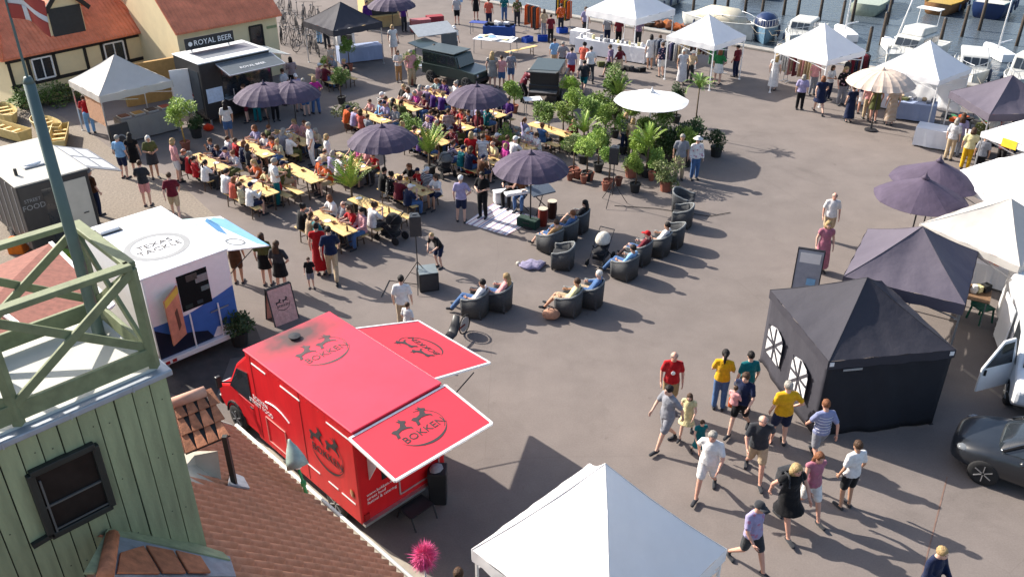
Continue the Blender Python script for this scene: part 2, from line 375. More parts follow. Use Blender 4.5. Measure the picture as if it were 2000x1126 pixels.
# flagpole on the deck
FP = mat('grey_green_pole', (.085,.13,.125), .5, noise=.15, scale=3)
fpos = Vector((-4.37, 7.77, 7.9))
pole = thing('flagpole', 'tall grey-green flagpole rising from the tower deck', 'flagpole', fpos)
m = MB(); m.tube([(0,0,0),(0,0,2.72)], [.062,.050], 14); m.build('mast', FP, pole, smooth=True)
m = MB(); m.tube([(0,0,2.72),(0,0,2.78)], [.05,.03], 14); m.build('collar', FP, pole, smooth=True)
m = MB(); m.tube([(0,0,2.7),(0,0,4.4)], [.013,.009], 8); m.build('topmast', FP, pole)
FR = mat('flag_red', (.36,.06,.045), .8, noise=.1, bump=.2, bscale=12); FW = mat('flag_white', (.62,.62,.62), .8, noise=.08)
flag = thing('flag', 'red flag with a white cross flying from the flagpole top', 'flag', fpos+Vector((0,0,3.30)))
def flagpart(name, x0, x1, z0, z1, mt):
    m = MB(); nx, nz = 10, 6; vs = []; fs = []
    dd = (U*.55+V*.84).normalized(); nn = Vector((-dd.y, dd.x, 0))
    for i in range(nx+1):
        for j in range(nz+1):
            x = x0+(x1-x0)*i/nx; z = z0+(z1-z0)*j/nz
            vs.append(dd*x+nn*(.04*sin(x*13+z*4)*min(1, x*6))+Z*(z-.35*x+.03*sin(x*9)))
    for i in range(nx):
        for j in range(nz): a = i*(nz+1)+j; fs.append((a,a+1,a+nz+2,a+nz+1))
    m.add(vs, fs); o = m.build(name, mt, flag, smooth=True); q = o.modifiers.new('s','SOLIDIFY'); q.thickness = .004
for a, b in ((.015,.20),(.285,.62)):
    for c, d in ((0,.20),(.28,.48)): flagpart('red_field', a*.62, b*.62, c*.62, d*.62, FR)
flagpart('white_cross', .01, .385, .124, .174, FW)
flagpart('white_cross', .124, .177, 0, .124, FW); flagpart('white_cross', .124, .177, .174, .298, FW)

# ================================================================== TILED BUILDING UNDER THE TOWER
TILE = mat('weathered_pantile', (.43,.195,.115), .85, noise=.40, scale=4, rand=.05, bump=.5, bscale=22)
PLAST = mat('pale_plaster', (.42,.39,.32), .9, noise=.12, scale=3, bump=.15)
EU, EZ, RVN, RVF, RR = 5.375, 2.5, -3.4, -12.9, 1.68         # eave u, eave height, v range
tb2 = thing('tiled_building', 'low building with weathered red pantile roof beneath the green tower', 'building', uv(3.5,-9,0))
o2 = tb2.location.copy()
def R(u, v, up=0): # on the roof plane
    return uv(u, v, EZ+(EU-u))-o2+(U+Z).normalized()*up
m = MB(); m.slab([uv(5.2,RVF+.1)-o2, uv(5.2,RVN)-o2, uv(-2,RVN)-o2, uv(-2,RVF+.1)-o2], (0,0,2.35)); m.build('wall', PLAST, tb2)
m = MB(); m.slab([R(EU+.02,RVF,-.06),R(EU+.02,RVN,-.06),R(RR,RVN,-.06),R(RR,RVF,-.06)], (U+Z).normalized()*.05); m.build('roof_underlay', mat('dark_felt',(.03,.022,.018),.9), tb2)
m = MB(); m.slab([uv(RR,RVF,EZ+EU-RR)-o2, uv(RR,RVN,EZ+EU-RR)-o2, uv(RR-4.1,RVN,EZ+EU-RR-4.4)-o2, uv(RR-4.1,RVF,EZ+EU-RR-4.4)-o2], (0,0,.04)); m.build('roof_slope', TILE, tb2)
# one pantile: S-profile, local x across, y up-slope
tw_, tl = .185, .34
def pantile():
    m = MB(); vs = []; nx = 8
    prof = [(-.5,.018),(-.38,.004),(-.2,0),(-.02,.008),(.1,.042),(.24,.066),(.38,.056),(.5,.020)]
    for y, lift in ((-.06,.012),(tl,.004)):
        for x, z in prof: vs.append((x*tw_*1.06, y, z+lift))
    for y, lift in ((-.06,-.006),):
        for x, z in prof: vs.append((x*tw_*1.06, y, z+lift))
    k = len(prof); fs = []
    for i in range(k-1): fs.append((i, i+1, k+i+1, k+i)); fs.append((2*k+i, 2*k+i+1, i+1, i))
    m.add(vs, fs); return m
pt = pantile(); ptm = pt.mesh('roof_tile', TILE, True)
cols = [RVF+tw_*(i+.5) for i in range(int((RVN-RVF)/tw_))]; rows = 16
cand = []
for i, v in enumerate(cols):
    for j in range(rows):
        u = EU+.03-j*tl*.7071
        p = R(u, v, .0)+o2
        vx = p-Vector((0,0,H)); zc = vx.y*cos(TH)-vx.z*sin(TH); yc = -vx.y*sin(TH)-vx.z*cos(TH)
        X, Y = 1000+F*vx.x/zc, 563+F*yc/zc
        vis = 335 < X < 800 and 780 < Y < 1150
        cand.append((0 if vis else 1, zc, p, v, u))
cand.sort(key=lambda c: (c[0], c[1]))
RT = frame_mat((0,0,0), -V, (-U+Z).normalized())
rest = MB()
for i, (nv, zc, p, v, u) in enumerate(cand):
    rj = Matrix.Rotation(random.gauss(0,.008), 4, 'Z'); MM = Matrix.Translation(p-o2+(U+Z).normalized()*(random.random()*.006)) @ RT @ rj
    if i < 300 and not nv:
        o = bpy.data.objects.new('roof_tile', ptm); C.objects.link(o); o.parent = tb2; o.matrix_local = MM
    else: rest.add(pt.v, pt.f, MM)
o = rest.build('roof_tiles', TILE, tb2, True); o['kind'] = 'stuff'
m = MB(); pts = []
for v in (RVF-.05, RVN): pts.append(uv(EU+.17, v, EZ-.05)-o2)
m.tube(pts, .034, 10); m.build('gutter', mat('white_gutter',(.5,.5,.47),.5), tb2, smooth=True)
m = MB(); m.beam(R(EU+.02,RVF-.02,.03), R(RR,RVF-.02,.03), .05, .1); m.build('bargeboard', PLAST, tb2)
# lead apron and a course of brighter tiles below the tower front
LEAD = mat('lead_apron', (.24,.26,.29), .6, noise=.3, scale=6, bump=.5, bscale=8)
m = MB()
q = [(175,1140),(215,1062),(300,1070),(440,1100),(452,1140)]
def onroof(px, py, up=.07):
    lo, hi = 2.0, 7.0
    for _ in range(40):
        z = (lo+hi)/2; g = at(px, py, z); s_ = EZ+(EU-(g.x+g.y)*sqrt(.5))
        if z > s_: hi = z
        else: lo = z
    return at(px, py, lo)+(U+Z).normalized()*up
P_ = [onroof(*a) for a in q]
m.slab([p-o2 for p in P_], (U+Z).normalized()*.03); m.build('lead_apron', LEAD, tb2)
RIDG = mat('bright_ridge_tile', (.42,.15,.07), .8, noise=.4, scale=8, rand=.2, bump=.5)
for k, q in enumerate(([(222,1100),(268,1085),(300,1140),(215,1140)],[(272,1086),(325,1096),(350,1140),(304,1140)],[(329,1097),(378,1108),(398,1140),(354,1140)])):
    m = MB(); m.slab([onroof(*c,.105+.01*k)-o2 for c in q], (U+Z).normalized()*.025); m.build('apron_tile', RIDG, tb2, bevel=.008)
pa, pb = onroof(206,1068,.13)-o2, onroof(190,1150,.13)-o2
MB().tube([pa,pb], [.07,.08], 10).build('ridge_tile', RIDG, tb2, smooth=True)
# green gable skirt of the tower above the apron
m = MB(); q = [(150,1140),(205,1040),(300,1055),(425,1095),(440,1110),(300,1080),(215,1062),(180,1140)]
m.slab([onroof(a,b,.10)-o2 for a, b in q], (U+Z).normalized()*.02); m.build('skirt_board', GREEN, tb2)
# small dormer with tiled hood and dark post
dm = thing('roof_dormer', 'small tiled hood on a dark post rising from the pantile roof', 'dormer', uv(4.02,-9.86,3.85))
d0 = dm.location.copy()
m = MB(); m.beam((0,0,-.05),(0,0,1.02),.07,.07); m.build('post', DKFR, dm)
m = MB(); m.slab([onroof(440,955,.06)-d0, onroof(482,962,.06)-d0, onroof(470,940,.06)-d0, onroof(445,930,.06)-d0], (U+Z).normalized()*.03); m.build('lead_foot', LEAD, dm)
hl = [at(363,888,4.72)-d0, at(450,852,4.72)-d0, at(398,768,5.1)-d0, at(338,790,5.1)-d0]
ex = (hl[1]-hl[0]); up_ = (hl[3]-hl[0]); nn = ex.cross(up_).normalized(); nn = nn if nn.z > 0 else -nn
m = MB(); m.slab(hl, nn*.02); m.build('hood_board', DKFR, dm)
HT = mat('hood_tile', (.42,.17,.085), .8, noise=.45, scale=9, rand=.3, bump=.5)
for r_ in range(3):
    for c_ in range(4):
        a = hl[0]+(hl[1]-hl[0])*(c_/4)*(1-0)+ (hl[3]-hl[0])*(r_/3); b = hl[0]+(hl[1]-hl[0])*((c_+.94)/4)+(hl[3]-hl[0])*(r_/3)
        c2 = b+(hl[2]-hl[1])*(1/3*1.08); d2 = a+(hl[3]-hl[0])*(1/3*1.08)
        m = MB(); m.slab([a+nn*.045,b+nn*.045,c2+nn*.025,d2+nn*.025], nn*.018); m.build('hood_tile', HT, dm, bevel=.006)
m = MB(); m.tube([hl[3]+nn*.05-ex*.05, hl[2]+nn*.05+ex*.03], [.085,.085], 12); m.build('ridge_tile', mat('pink_ridge',(.5,.28,.2),.8,noise=.2), dm, smooth=True)
m = MB(); q = [onroof(358,962,.02)-d0, onroof(432,945,.02)-d0, at(425,880,4.5)-d0, at(362,892,4.55)-d0]
m.slab(q, -U*.2+V*-.2); m.build('plaster_cheek', PLAST, dm)
# next roof seen through the railing
nb = thing('neighbour_shed', 'low shed with red tiled roof and white verges seen through the tower railing', 'shed', at(40,640,0))
n0 = nb.location.copy()
SHT = mat('red_roof_tiles', (.24,.085,.06), .8, noise=.3, scale=7, bump=.6, bscale=14)
q = [at(-90,560,2.9), at(100,478,2.5), at(222,600,2.5), at(40,730,3.4), at(-120,690,3.6)]
m = MB(); m.slab([p-n0 for p in q], (0,0,.06)); m.build('roof', SHT, nb)
m = MB(); m.slab([Vector((p.x,p.y,0))-n0 for p in q], (0,0,2.2)); m.build('wall', PLAST, nb)
for a, b in ((1,2),(2,3)):
    m = MB(); m.beam(q[a]-n0+Z*.07, q[b]-n0+Z*.07, .1, .05); m.build('verge_board', WPAINT, nb)
m = MB(); m.beam(at(-60,560,3.35)-n0, at(70,660,3.35)-n0, .1,.06); m.build('ridge_board', WPAINT, nb)
# ================================================================== PEOPLE
SKIN = {k: mat('skin_'+k, v, .55, noise=.08, scale=12, spec=.35) for k, v in dict(pale=(.60,.37,.28), tan=(.47,.26,.17), red=(.56,.30,.22), dark=(.10,.052,.032)).items()}
EYE = mat('eye', (.02,.015,.012), .3); LIP = mat('lip', (.28,.08,.06), .5)
def sym(d):
    r = {}
    for k, v in d.items():
        if k in ('sh','el','wr','hip','kn','an','toe'):
            for s, n in ((-1,'L'),(1,'R')): r[k+n] = Vector((s*v[0], v[1], v[2]))
        else: r[k] = Vector(v)
    return r
ST = dict(pel=(0,0,.94), wst=(0,.0,1.10), chs=(0,-.005,1.30), nk=(0,-.01,1.47), hd=(0,.02,1.605), sh=(.172,-.01,1.395), el=(.245,-.03,1.12),
          wr=(.25,.07,.88), hip=(.09,0,.90), kn=(.10,.02,.49), an=(.105,-.03,.08), toe=(.125,.13,.035))
POSES = {}
POSES['stand'] = sym(ST)
p = sym(ST); p['elR'] = Vector((.25,.04,1.13)); p['wrR'] = Vector((.10,.27,1.15)); p['elL'] = Vector((-.25,.05,1.13)); p['wrL'] = Vector((-.08,.28,1.12)); p['hd'] = Vector((0,.05,1.595)); POSES['hold'] = p
p = sym(ST); p['elR'] = Vector((.34,-.06,1.16)); p['wrR'] = Vector((.19,.06,1.0)); p['anL'] = Vector((-.16,.06,.08)); p['toeL'] = Vector((-.20,.20,.035)); p['knL'] = Vector((-.13,.06,.5)); POSES['hip'] = p
def walk(s):
    p = sym(ST); a, b = ('L','R') if s > 0 else ('R','L')
    x = lambda n, k: -abs(ST[k][0]) if n == 'L' else abs(ST[k][0])
    p['kn'+a] = Vector((x(a,'kn'),.17,.52)); p['an'+a] = Vector((x(a,'an'),.30,.10)); p['toe'+a] = Vector((x(a,'toe'),.46,.08))
    p['kn'+b] = Vector((x(b,'kn'),-.06,.50)); p['an'+b] = Vector((x(b,'an'),-.36,.17)); p['toe'+b] = Vector((x(b,'toe'),-.24,.045))
    p['el'+a] = Vector((x(a,'el')*1.05,-.15,1.15)); p['wr'+a] = Vector((x(a,'wr'),-.20,.92))
    p['el'+b] = Vector((x(b,'el')*1.05,.09,1.14)); p['wr'+b] = Vector((x(b,'wr')*.9,.25,.96)); p['hd'] = Vector((0,.05,1.60)); return p
POSES['walk'] = walk(1); POSES['walk2'] = walk(-1)
SI = dict(pel=(0,0,.55), wst=(0,.0,.70), chs=(0,.05,.90), nk=(0,.09,1.06), hd=(0,.14,1.19), sh=(.172,.07,.985), el=(.25,.22,.80),
          wr=(.12,.42,.85), hip=(.09,.03,.54), kn=(.13,.44,.52), an=(.12,.42,.09), toe=(.14,.58,.035))
POSES['sit'] = sym(SI)
p = sym(SI); p['elR'] = Vector((.28,.20,.78)); p['wrR'] = Vector((.14,.30,1.02)); p['hd'] = Vector((.03,.13,1.20)); p['wrL'] = Vector((-.2,.40,.83)); POSES['sit2'] = p
p = sym(SI); p['chs'] = Vector((0,-.02,.91)); p['nk'] = Vector((0,-.03,1.08)); p['hd'] = Vector((0,.0,1.22))
for n, s in (('L',-1),('R',1)):
    p['sh'+n] = Vector((s*.185,-.03,1.01)); p['el'+n] = Vector((s*.25,.05,.76)); p['wr'+n] = Vector((s*.12,.28,.68))
POSES['sit3'] = p
LO = dict(pel=(0,-.02,.44), wst=(0,-.10,.57), chs=(0,-.19,.74), nk=(0,-.25,.90), hd=(0,-.22,1.04), sh=(.172,-.23,.835), el=(.30,-.12,.64),
          wr=(.24,.14,.62), hip=(.09,.02,.43), kn=(.12,.42,.46), an=(.13,.68,.11), toe=(.16,.80,.10))
POSES['lounge'] = sym(LO)
p = sym(ST); p['chs'] = Vector((0,.16,1.24)); p['wst'] = Vector((0,.05,1.09)); p['nk'] = Vector((0,.26,1.36)); p['hd'] = Vector((0,.34,1.46))
for n, s in (('L',-1),('R',1)):
    p['sh'+n] = Vector((s*.18,.22,1.31)); p['el'+n] = Vector((s*.24,.28,1.04)); p['wr'+n] = Vector((s*.12,.44,.90)); p['hip'+n] = Vector((s*.09,-.06,.9)); p['kn'+n] = Vector((s*.12,.08,.5))
POSES['bend'] = p

def remesh(m, vox, name, mats, smooth=3):
    o = m.build('tmp', mats); o.data.validate()
    r = o.modifiers.new('r', 'REMESH'); r.mode = 'VOXEL'; r.voxel_size = vox; r.use_smooth_shade = True
    s = o.modifiers.new('s', 'SMOOTH'); s.factor = .5; s.iterations = smooth
    dg = bpy.context.evaluated_depsgraph_get(); dg.update()
    me = bpy.data.meshes.new_from_object(o.evaluated_get(dg)); me.name = name
    old = o.data; bpy.data.objects.remove(o); bpy.data.meshes.remove(old)
    me.materials.clear()
    for q in (mats if isinstance(mats, (list, tuple)) else [mats]): me.materials.append(q)
    me.polygons.foreach_set('use_smooth', [True]*len(me.polygons)); return me
X1 = Vector((1,0,0))
def limb(m, a, b, ra, rb, n=9):
    a = Vector(a); b = Vector(b); m.tube([a, (a*.65+b*.35), b], [ra, ra*.62+rb*.42, rb], n); m.ball(a, ra*1.0, n, 6); m.ball(b, rb*1.0, n, 6)
def torso(m, P, g=0.0, lo=True):
    top = P['chs']*.35+P['nk']*.65
    pts = [P['pel']*1.15-P['wst']*.15-Vector((0,0,.02)), P['pel'], P['wst'], P['chs'], top]
    m.tube(pts, [(.130+g,.095+g),(.160+g,.115+g),(.134+g,.100+g),(.158+g,.115+g),(.112+g,.080+g)], 12, sx=X1)
    m.tube([P['shL'], top, P['shR']], [.046+g,.066+g,.046+g], 9); m.ball(P['shL'], .050+g, 9, 6); m.ball(P['shR'], .050+g, 9, 6)
def mesh_body(P):
    m = MB(); torso(m, P)
    m.tube([P['nk']*.85+P['chs']*.15, P['hd']-Vector((0,.01,.03))], [.062,.052], 10)
    h = P['hd']; m.ball(h, (.077,.093,.112), 12, 9); m.ball(h+Vector((0,.03,-.055)), (.056,.062,.062), 10, 7)
    m.ball(h+Vector((0,.097,-.012)), (.013,.02,.024), 6, 5)
    for s in (-1,1): m.ball(h+Vector((s*.078,0,-.012)), (.012,.02,.03), 6, 5)
    for n in 'LR':
        limb(m, P['sh'+n], P['el'+n], .05, .040); limb(m, P['el'+n], P['wr'+n], .041, .027)
        limb(m, P['hip'+n], P['kn'+n], .088, .058); limb(m, P['kn'+n], P['an'+n], .060, .036)
        a, t = P['an'+n], P['toe'+n]; heel = a+(a-t)*.25; heel.z = t.z+.005
        limb(m, heel+Vector((0,0,.0)), t, .036, .030); m.ball(a-Vector((0,0,.02)), .038, 8, 5)
    me = remesh(m, .021, 'body', [SKIN['pale'], EYE, LIP])
    # hands with five fingers, eyes and mouth joined to the body surface
    e = MB(); e.v = [tuple(v.co) for v in me.vertices]; e.f = [tuple(p.vertices) for p in me.polygons]; e.mi = [0]*len(e.f)
    for n in 'LR':
        w = P['wr'+n]; d = (w-P['el'+n]).normalized(); inn = Vector((-1 if n == 'R' else 1, 0, 0)); f = (d.cross(inn)).normalized()
        f = f if f.y > 0 else -f; pal = w+d*.075
        e.tube([w-d*.02, w+d*.03, pal], [(.022,.026),(.018,.038),(.014,.036)], 8, sx=inn)
        for q in range(4):
            b0 = pal+f*(.027-.018*q)-d*.01; L = (.062,.070,.065,.05)[q]; c = inn*.012
            e.tube([b0, b0+d*L*.55+c*.4, b0+d*L*.95+c*1.6], [.009,.0085,.006], 5)
        tb_ = w+d*.025+f*.03; e.tube([tb_, tb_+f*.025+d*.03+inn*.01, tb_+f*.028+d*.06+inn*.018], [.011,.0095,.007], 5)
    e.cur = 1
    for s in (-1,1): e.ball(h+Vector((s*.03,.082,.012)), (.012,.008,.007), 6, 4)
    e.cur = 2; e.ball(h+Vector((0,.086,-.052)), (.022,.008,.007), 6, 4)
    return e.mesh('body', [SKIN['pale'], EYE, LIP], True)
def mix(a, b, t): return a*(1-t)+b*t
G1 = .020
def garment(P, kind):
    m = MB(); vox = .024
    if kind in ('tee','long','tank','blouse'):
        g = G1+(.012 if kind == 'blouse' else 0); torso(m, P, g)
        if kind in ('long',):
            for n in 'LR': limb(m, P['sh'+n], P['el'+n], .052+g, .044+g); limb(m, P['el'+n], mix(P['el'+n], P['wr'+n], .92), .044+g, .032+g)
        elif kind != 'tank':
            for n in 'LR': limb(m, P['sh'+n]*.97+P['chs']*.03, mix(P['sh'+n], P['el'+n], .70), .044+g, .047+g)
        b = P['pel']+(P['pel']-P['wst'])*.35; m.tube([P['wst'], P['pel'], b], [(.15+g,.11+g),(.176+g,.126+g),(.178+g,.130+g)], 12, sx=X1)
    elif kind in ('shorts','trousers'):
        g = G1-.002; m.tube([P['wst']*.4+P['pel']*.6, P['pel'], P['pel']*1.15-P['wst']*.15-Vector((0,0,.02))], [(.150+g,.108+g),(.168+g,.120+g),(.13+g,.10+g)], 12, sx=X1)
        for n in 'LR':
            if kind == 'shorts': limb(m, P['hip'+n], mix(P['hip'+n], P['kn'+n], .80), .090+g, .074+g)
            else: limb(m, P['hip'+n], P['kn'+n], .090+g, .062+g); limb(m, P['kn'+n], mix(P['kn'+n], P['an'+n], .93), .064+g, .050+g)
    elif kind in ('dress','skirt','maxi'):
        g = G1
        if kind != 'skirt': torso(m, P, g)
        seated = P['pel'].z < .7; end = {'dress': .82, 'skirt': .75, 'maxi': 1.75}[kind]
        kn = (P['knL']+P['knR'])/2; an = (P['anL']+P['anR'])/2
        k = mix((P['hipL']+P['hipR'])/2, kn, min(end,1)); spread = (P['knL']-P['knR']).length/2
        pts = [P['wst'], P['pel'], mix(P['pel'], k, .5), k]; rr = [(.148+g,.11+g),(.178+g,.13+g),(.19+g,.15+g),(max(.20,spread+.11)+g, .16+abs(P['knL'].y-P['knR'].y)*.45+g)]
        if end > 1:
            pts.append(mix(kn, an, end-1)); rr.append((max(.22, spread+.13)+g, .19+abs(P['anL'].y-P['anR'].y)*.3+g))
        if seated:
            rr[2] = (.20+g,.105+g); rr[3] = (spread+.11+g,.10+g)
        m.tube(pts, rr, 14, sx=X1)
        if kind != 'skirt':
            for n in 'LR': limb(m, P['sh'+n], mix(P['sh'+n], P['el'+n], .3), .054+g, .05+g)
    elif kind in ('shoeL','shoeR'):
        for n in kind[-1]:
            a, t = P['an'+n], P['toe'+n]; heel = a+(a-t)*.28; heel.z = t.z; limb(m, heel, t+(t-a)*.12, .046, .042); m.ball(a-Vector((0,0,.035)), .047, 8, 5)
        vox = .02
    elif kind == 'bag':
        c = mix(P['chs'], P['wst'], .35)+Vector((0,-.20,0)); m.box(c, (.27,.15,.38)); m.box(c+Vector((0,-.08,-.06)), (.2,.06,.2)); vox = .022
        for s in (-1,1): m.tube([P['sh'+('L' if s < 0 else 'R')]*.7+P['nk']*.3+Vector((0,-.09,.04)), P['sh'+('L' if s < 0 else 'R')]*.7+P['nk']*.3+Vector((0,.05,.06)), mix(P['chs'],P['wst'],.3)+Vector((s*.14,.13,0))], .024, 6)
    elif kind == 'tote':
        c = P['wrR']+Vector((.03,0,-.22)); m.box(c, (.12,.30,.26)); vox = .02
        m.tube([c+Vector((0,-.1,.12)), P['wrR'], c+Vector((0,.1,.12))], .014, 6)
    return remesh(m, vox, kind, [WPAINT], 4)
def headwear(kind):
    m = MB()
    def capshell(rx, ry, rz, zc, cutz, front):
        m.ball((0,-.012,zc), (rx,ry,rz), 14, 10)
        m.v = [(x, y if not (y > front and z < .055) else front, max(z, cutz if y > -.02 else cutz-.05)) for x, y, z in m.v]
    if kind in ('short','bald'):
        capshell(.088,.102,.10,.03,-.01 if kind == 'short' else -.03,.068)
        if kind == 'bald': m.v = [(x, y, min(z, .035)) for x, y, z in m.v]
    elif kind in ('long','bob','pony','bun'):
        capshell(.092,.106,.102,.03,-.02,.070)
        if kind == 'long': m.tube([(0,-.05,.03),(0,-.085,-.1),(0,-.10,-.22),(0,-.10,-.30)], [(.085,.06),(.10,.05),(.11,.045),(.08,.03)], 10, sx=X1)
        if kind == 'bob': m.tube([(0,-.03,.03),(0,-.04,-.06),(0,-.04,-.13)], [(.095,.085),(.108,.09),(.095,.075)], 10, sx=X1)
        if kind == 'pony': m.tube([(0,-.09,.06),(0,-.15,.03),(0,-.16,-.1),(0,-.13,-.24)], [.03,.036,.034,.012], 8)
        if kind == 'bun': m.ball((0,-.09,.11), .05, 8, 6)
    elif kind == 'cap':
        capshell(.092,.106,.10,.035,.02,.1); m.tube([(0,.06,.035),(0,.19,.025)], [(.085,.012),(.06,.008)], 10, sx=X1)
    elif kind == 'hat':
        m.lathe([(.18,.045),(.185,.055),(.105,.06),(.10,.13),(.06,.155)], 16, (0,-.01,0))
    hr = random.Random(kind)
    if kind not in ('cap','hat'): m.v = [(x*(1+hr.uniform(-.05,.07)), y*(1+hr.uniform(-.05,.07)), z+hr.uniform(-.008,.010)) for x, y, z in m.v]
    return m.mesh('hair', [WPAINT], True)
BODY = {}; GAR = {}; HEAD = {}
PART = dict(tee='shirt', long='shirt', tank='top', blouse='blouse', shorts='shorts', trousers='trousers', dress='dress', skirt='skirt', maxi='dress', shoeL='shoe', shoeR='shoe', bag='backpack', tote='shoulder_bag',
            short='hair', bald='hair', bob='hair', pony='hair', bun='hair', cap='cap', hat='hat')
HEAD_PART = dict(short='hair', bald='hair', long='hair', bob='hair', pony='hair', bun='hair', cap='cap', hat='hat')
def child(me, name, col, parent, loc=(0,0,0)):
    o = bpy.data.objects.new(name, me); C.objects.link(o); o.parent = parent; o.location = loc
    o.material_slots[0].link = 'OBJECT'; o.material_slots[0].material = col if not isinstance(col, str) else cloth(col); return o
ALLP = []
def person(pos, heading, pose, top, bot, hair, label, skin='pale', s=1.0, group=None, shoes='#3a3330', extra=(), wid=1.0):
    """top=(kind,col) bot=(kind,col) or None hair=(kind,col) or None; heading = degrees the person faces"""
    if pose not in BODY: BODY[pose] = mesh_body(POSES[pose])
    o = bpy.data.objects.new('person', BODY[pose]); C.objects.link(o); o.location = pos
    o.rotation_euler = (0, 0, radians(heading-90)); o.scale = (s*wid, s*wid, s)
    o.material_slots[0].link = 'OBJECT'; o.material_slots[0].material = SKIN[skin]
    tag(o, label, 'person', group)
    items = [top]+([bot] if bot else [])+([('shoeL', shoes),('shoeR', shoes)] if shoes else [])+list(extra)
    for k, col in items:
        key = (pose, k)
        if key not in GAR: GAR[key] = garment(POSES[pose], k)
        child(GAR[key], PART[k], col, o)
    if hair:
        if hair[0] not in HEAD: HEAD[hair[0]] = headwear(hair[0])
        child(HEAD[hair[0]], HEAD_PART[hair[0]], hair[1] if hair[0] in ('cap','hat') else hairm(hair[1]), o, POSES[pose]['hd'])
    ALLP.append(o); return o
BR, DK, BL, GY, GI = '#4a3424', '#1c1614', '#a88d62', '#97928a', '#7a4c30'
# ================================================================== BUILDERS: TENTS, PARASOLS, FURNITURE, PLANTS
def tent(pos, rz, label, canvas, sx=3.0, sy=3.0, ze=2.1, za=3.15, val=.22, group=None, legs=ALU, walls=(), sag=.06, name='market_tent', kink=0):
    """pop-up tent: four canopy panels, four valances, four legs; walls: list of (side, material, z0)"""
    t = thing(name, label, 'tent', pos, rz, group)
    cs = [Vector((-sx/2,-sy/2,ze)), Vector((sx/2,-sy/2,ze)), Vector((sx/2,sy/2,ze)), Vector((-sx/2,sy/2,ze))]
    ap = Vector((0,0,za)); n = 18
    for k in range(4):
        a, b = cs[k], cs[(k+1)%4]; m = MB(); vs = []; fs = []; idx = {}
        for i in range(n+1):
            for j in range(n+1-i):
                s_, t_ = (j/(n-i) if n-i else .5), i/n
                p = (a*(1-s_)+b*s_)*(1-t_)+ap*t_
                bulge = sin(pi*s_)*sin(pi*min(1,t_*1.02))*sag
                ridge = -.035*sin(pi*t_)*(za-ze)
                if kink and k in (0,3):
                    wk = (1-s_ if k == 0 else s_)*(1-t_); ridge += kink*min(wk/.28, t_/.72)
                wr = .018*sin(s_*23+k*3+2*t_)*(1-t_)**2*sin(pi*s_)+.008*sin((s_-.5)*30*(1-t_)+k)*t_
                idx[i,j] = len(vs); vs.append(p+Vector((0,0,-bulge+ridge+wr)))
        for i in range(n):
            for j in range(n-i):
                fs.append((idx[i,j],idx[i,j+1],idx[i+1,j]))
                if j < n-i-1: fs.append((idx[i,j+1],idx[i+1,j+1],idx[i+1,j]))
        m.add(vs, fs); o = m.build('canopy_panel', canvas, t, True)
        m = MB(); vs = []; fs = []; nn = 12; d = (b-a).normalized(); out = Vector((d.y,-d.x,0))
        for i in range(nn+1):
            p = a+(b-a)*(i/nn)+out*(.008+.012*sin(i*2.1+k))
            vs += [p+Vector((0,0,.004)), p+Vector((0,0,-val+.012*sin(i*1.7)))]
        for i in range(nn): fs.append((2*i,2*i+1,2*i+3,2*i+2))
        m.add(vs, fs); m.build('valance', canvas, t, True)
    SEAMC = mat('hem_'+canvas.name, [c*.75 for c in canvas.node_tree.nodes['Vector Math'].inputs[0].default_value[:3]], .8)
    for k in range(4):
        pts = [cs[k].lerp(ap, i/8)+Vector((0,0,-.035*sin(pi*i/8)*(za-ze)+(kink*min((1-i/8)/.28, (i/8)/.72) if kink and k == 0 else 0)+.004)) for i in range(9)]
        MB().tube(pts, .009, 5).build('ridge_seam', SEAMC, t)
    lg = MB(); lg.box((0,0,ze/2), (.045,.045,ze)); lg.box((0,0,.01), (.11,.11,.02)); me = lg.mesh('leg', legs)
    for c in cs:
        o = bpy.data.objects.new('leg', me); C.objects.link(o); o.parent = t; o.location = (c.x*.965, c.y*.965, 0)
    m = MB()
    for k in range(4):
        a, b = cs[k]*.965, cs[(k+1)%4]*.965; c = (a+b)/2; z = Vector((0,0,-.1))
        for p, q in ((a,c),(c,b)):
            e = Vector((0,0,.28)); m.beam(p+z-e+Vector((0,0,.28-ze+ze)), q+z, .02,.03); m.beam(p+z, q+z-e, .02,.03)
    m.build('truss', legs, t)
    for side, wm, z0 in walls:
        a, b = cs[side]*.985, cs[(side+1)%4]*.985; m = MB(); vs = []; fs = []; nx, nz = 22, 12; d = (b-a).normalized(); out = Vector((d.y,-d.x,0))
        for i in range(nx+1):
            for j in range(nz+1):
                s_ = i/nx; z = z0+(ze-.03-z0)*j/nz; f = (1-j/nz)
                off = .035*sin(s_*15+side)*f*sin(pi*s_)+.05*f*sin(pi*s_)+.018*sin(s_*31+j*.6)*sin(pi*s_)
                vs.append(Vector((a.x+(b.x-a.x)*s_, a.y+(b.y-a.y)*s_, z))+out*off)
        for i in range(nx):
            for j in range(nz): q = i*(nz+1)+j; fs.append((q,q+nz+1,q+nz+2,q+1))
        m.add(vs, fs); o = m.build('side_wall', wm, t, True); q = o.modifiers.new('th','SOLIDIFY'); q.thickness = .006
    return t

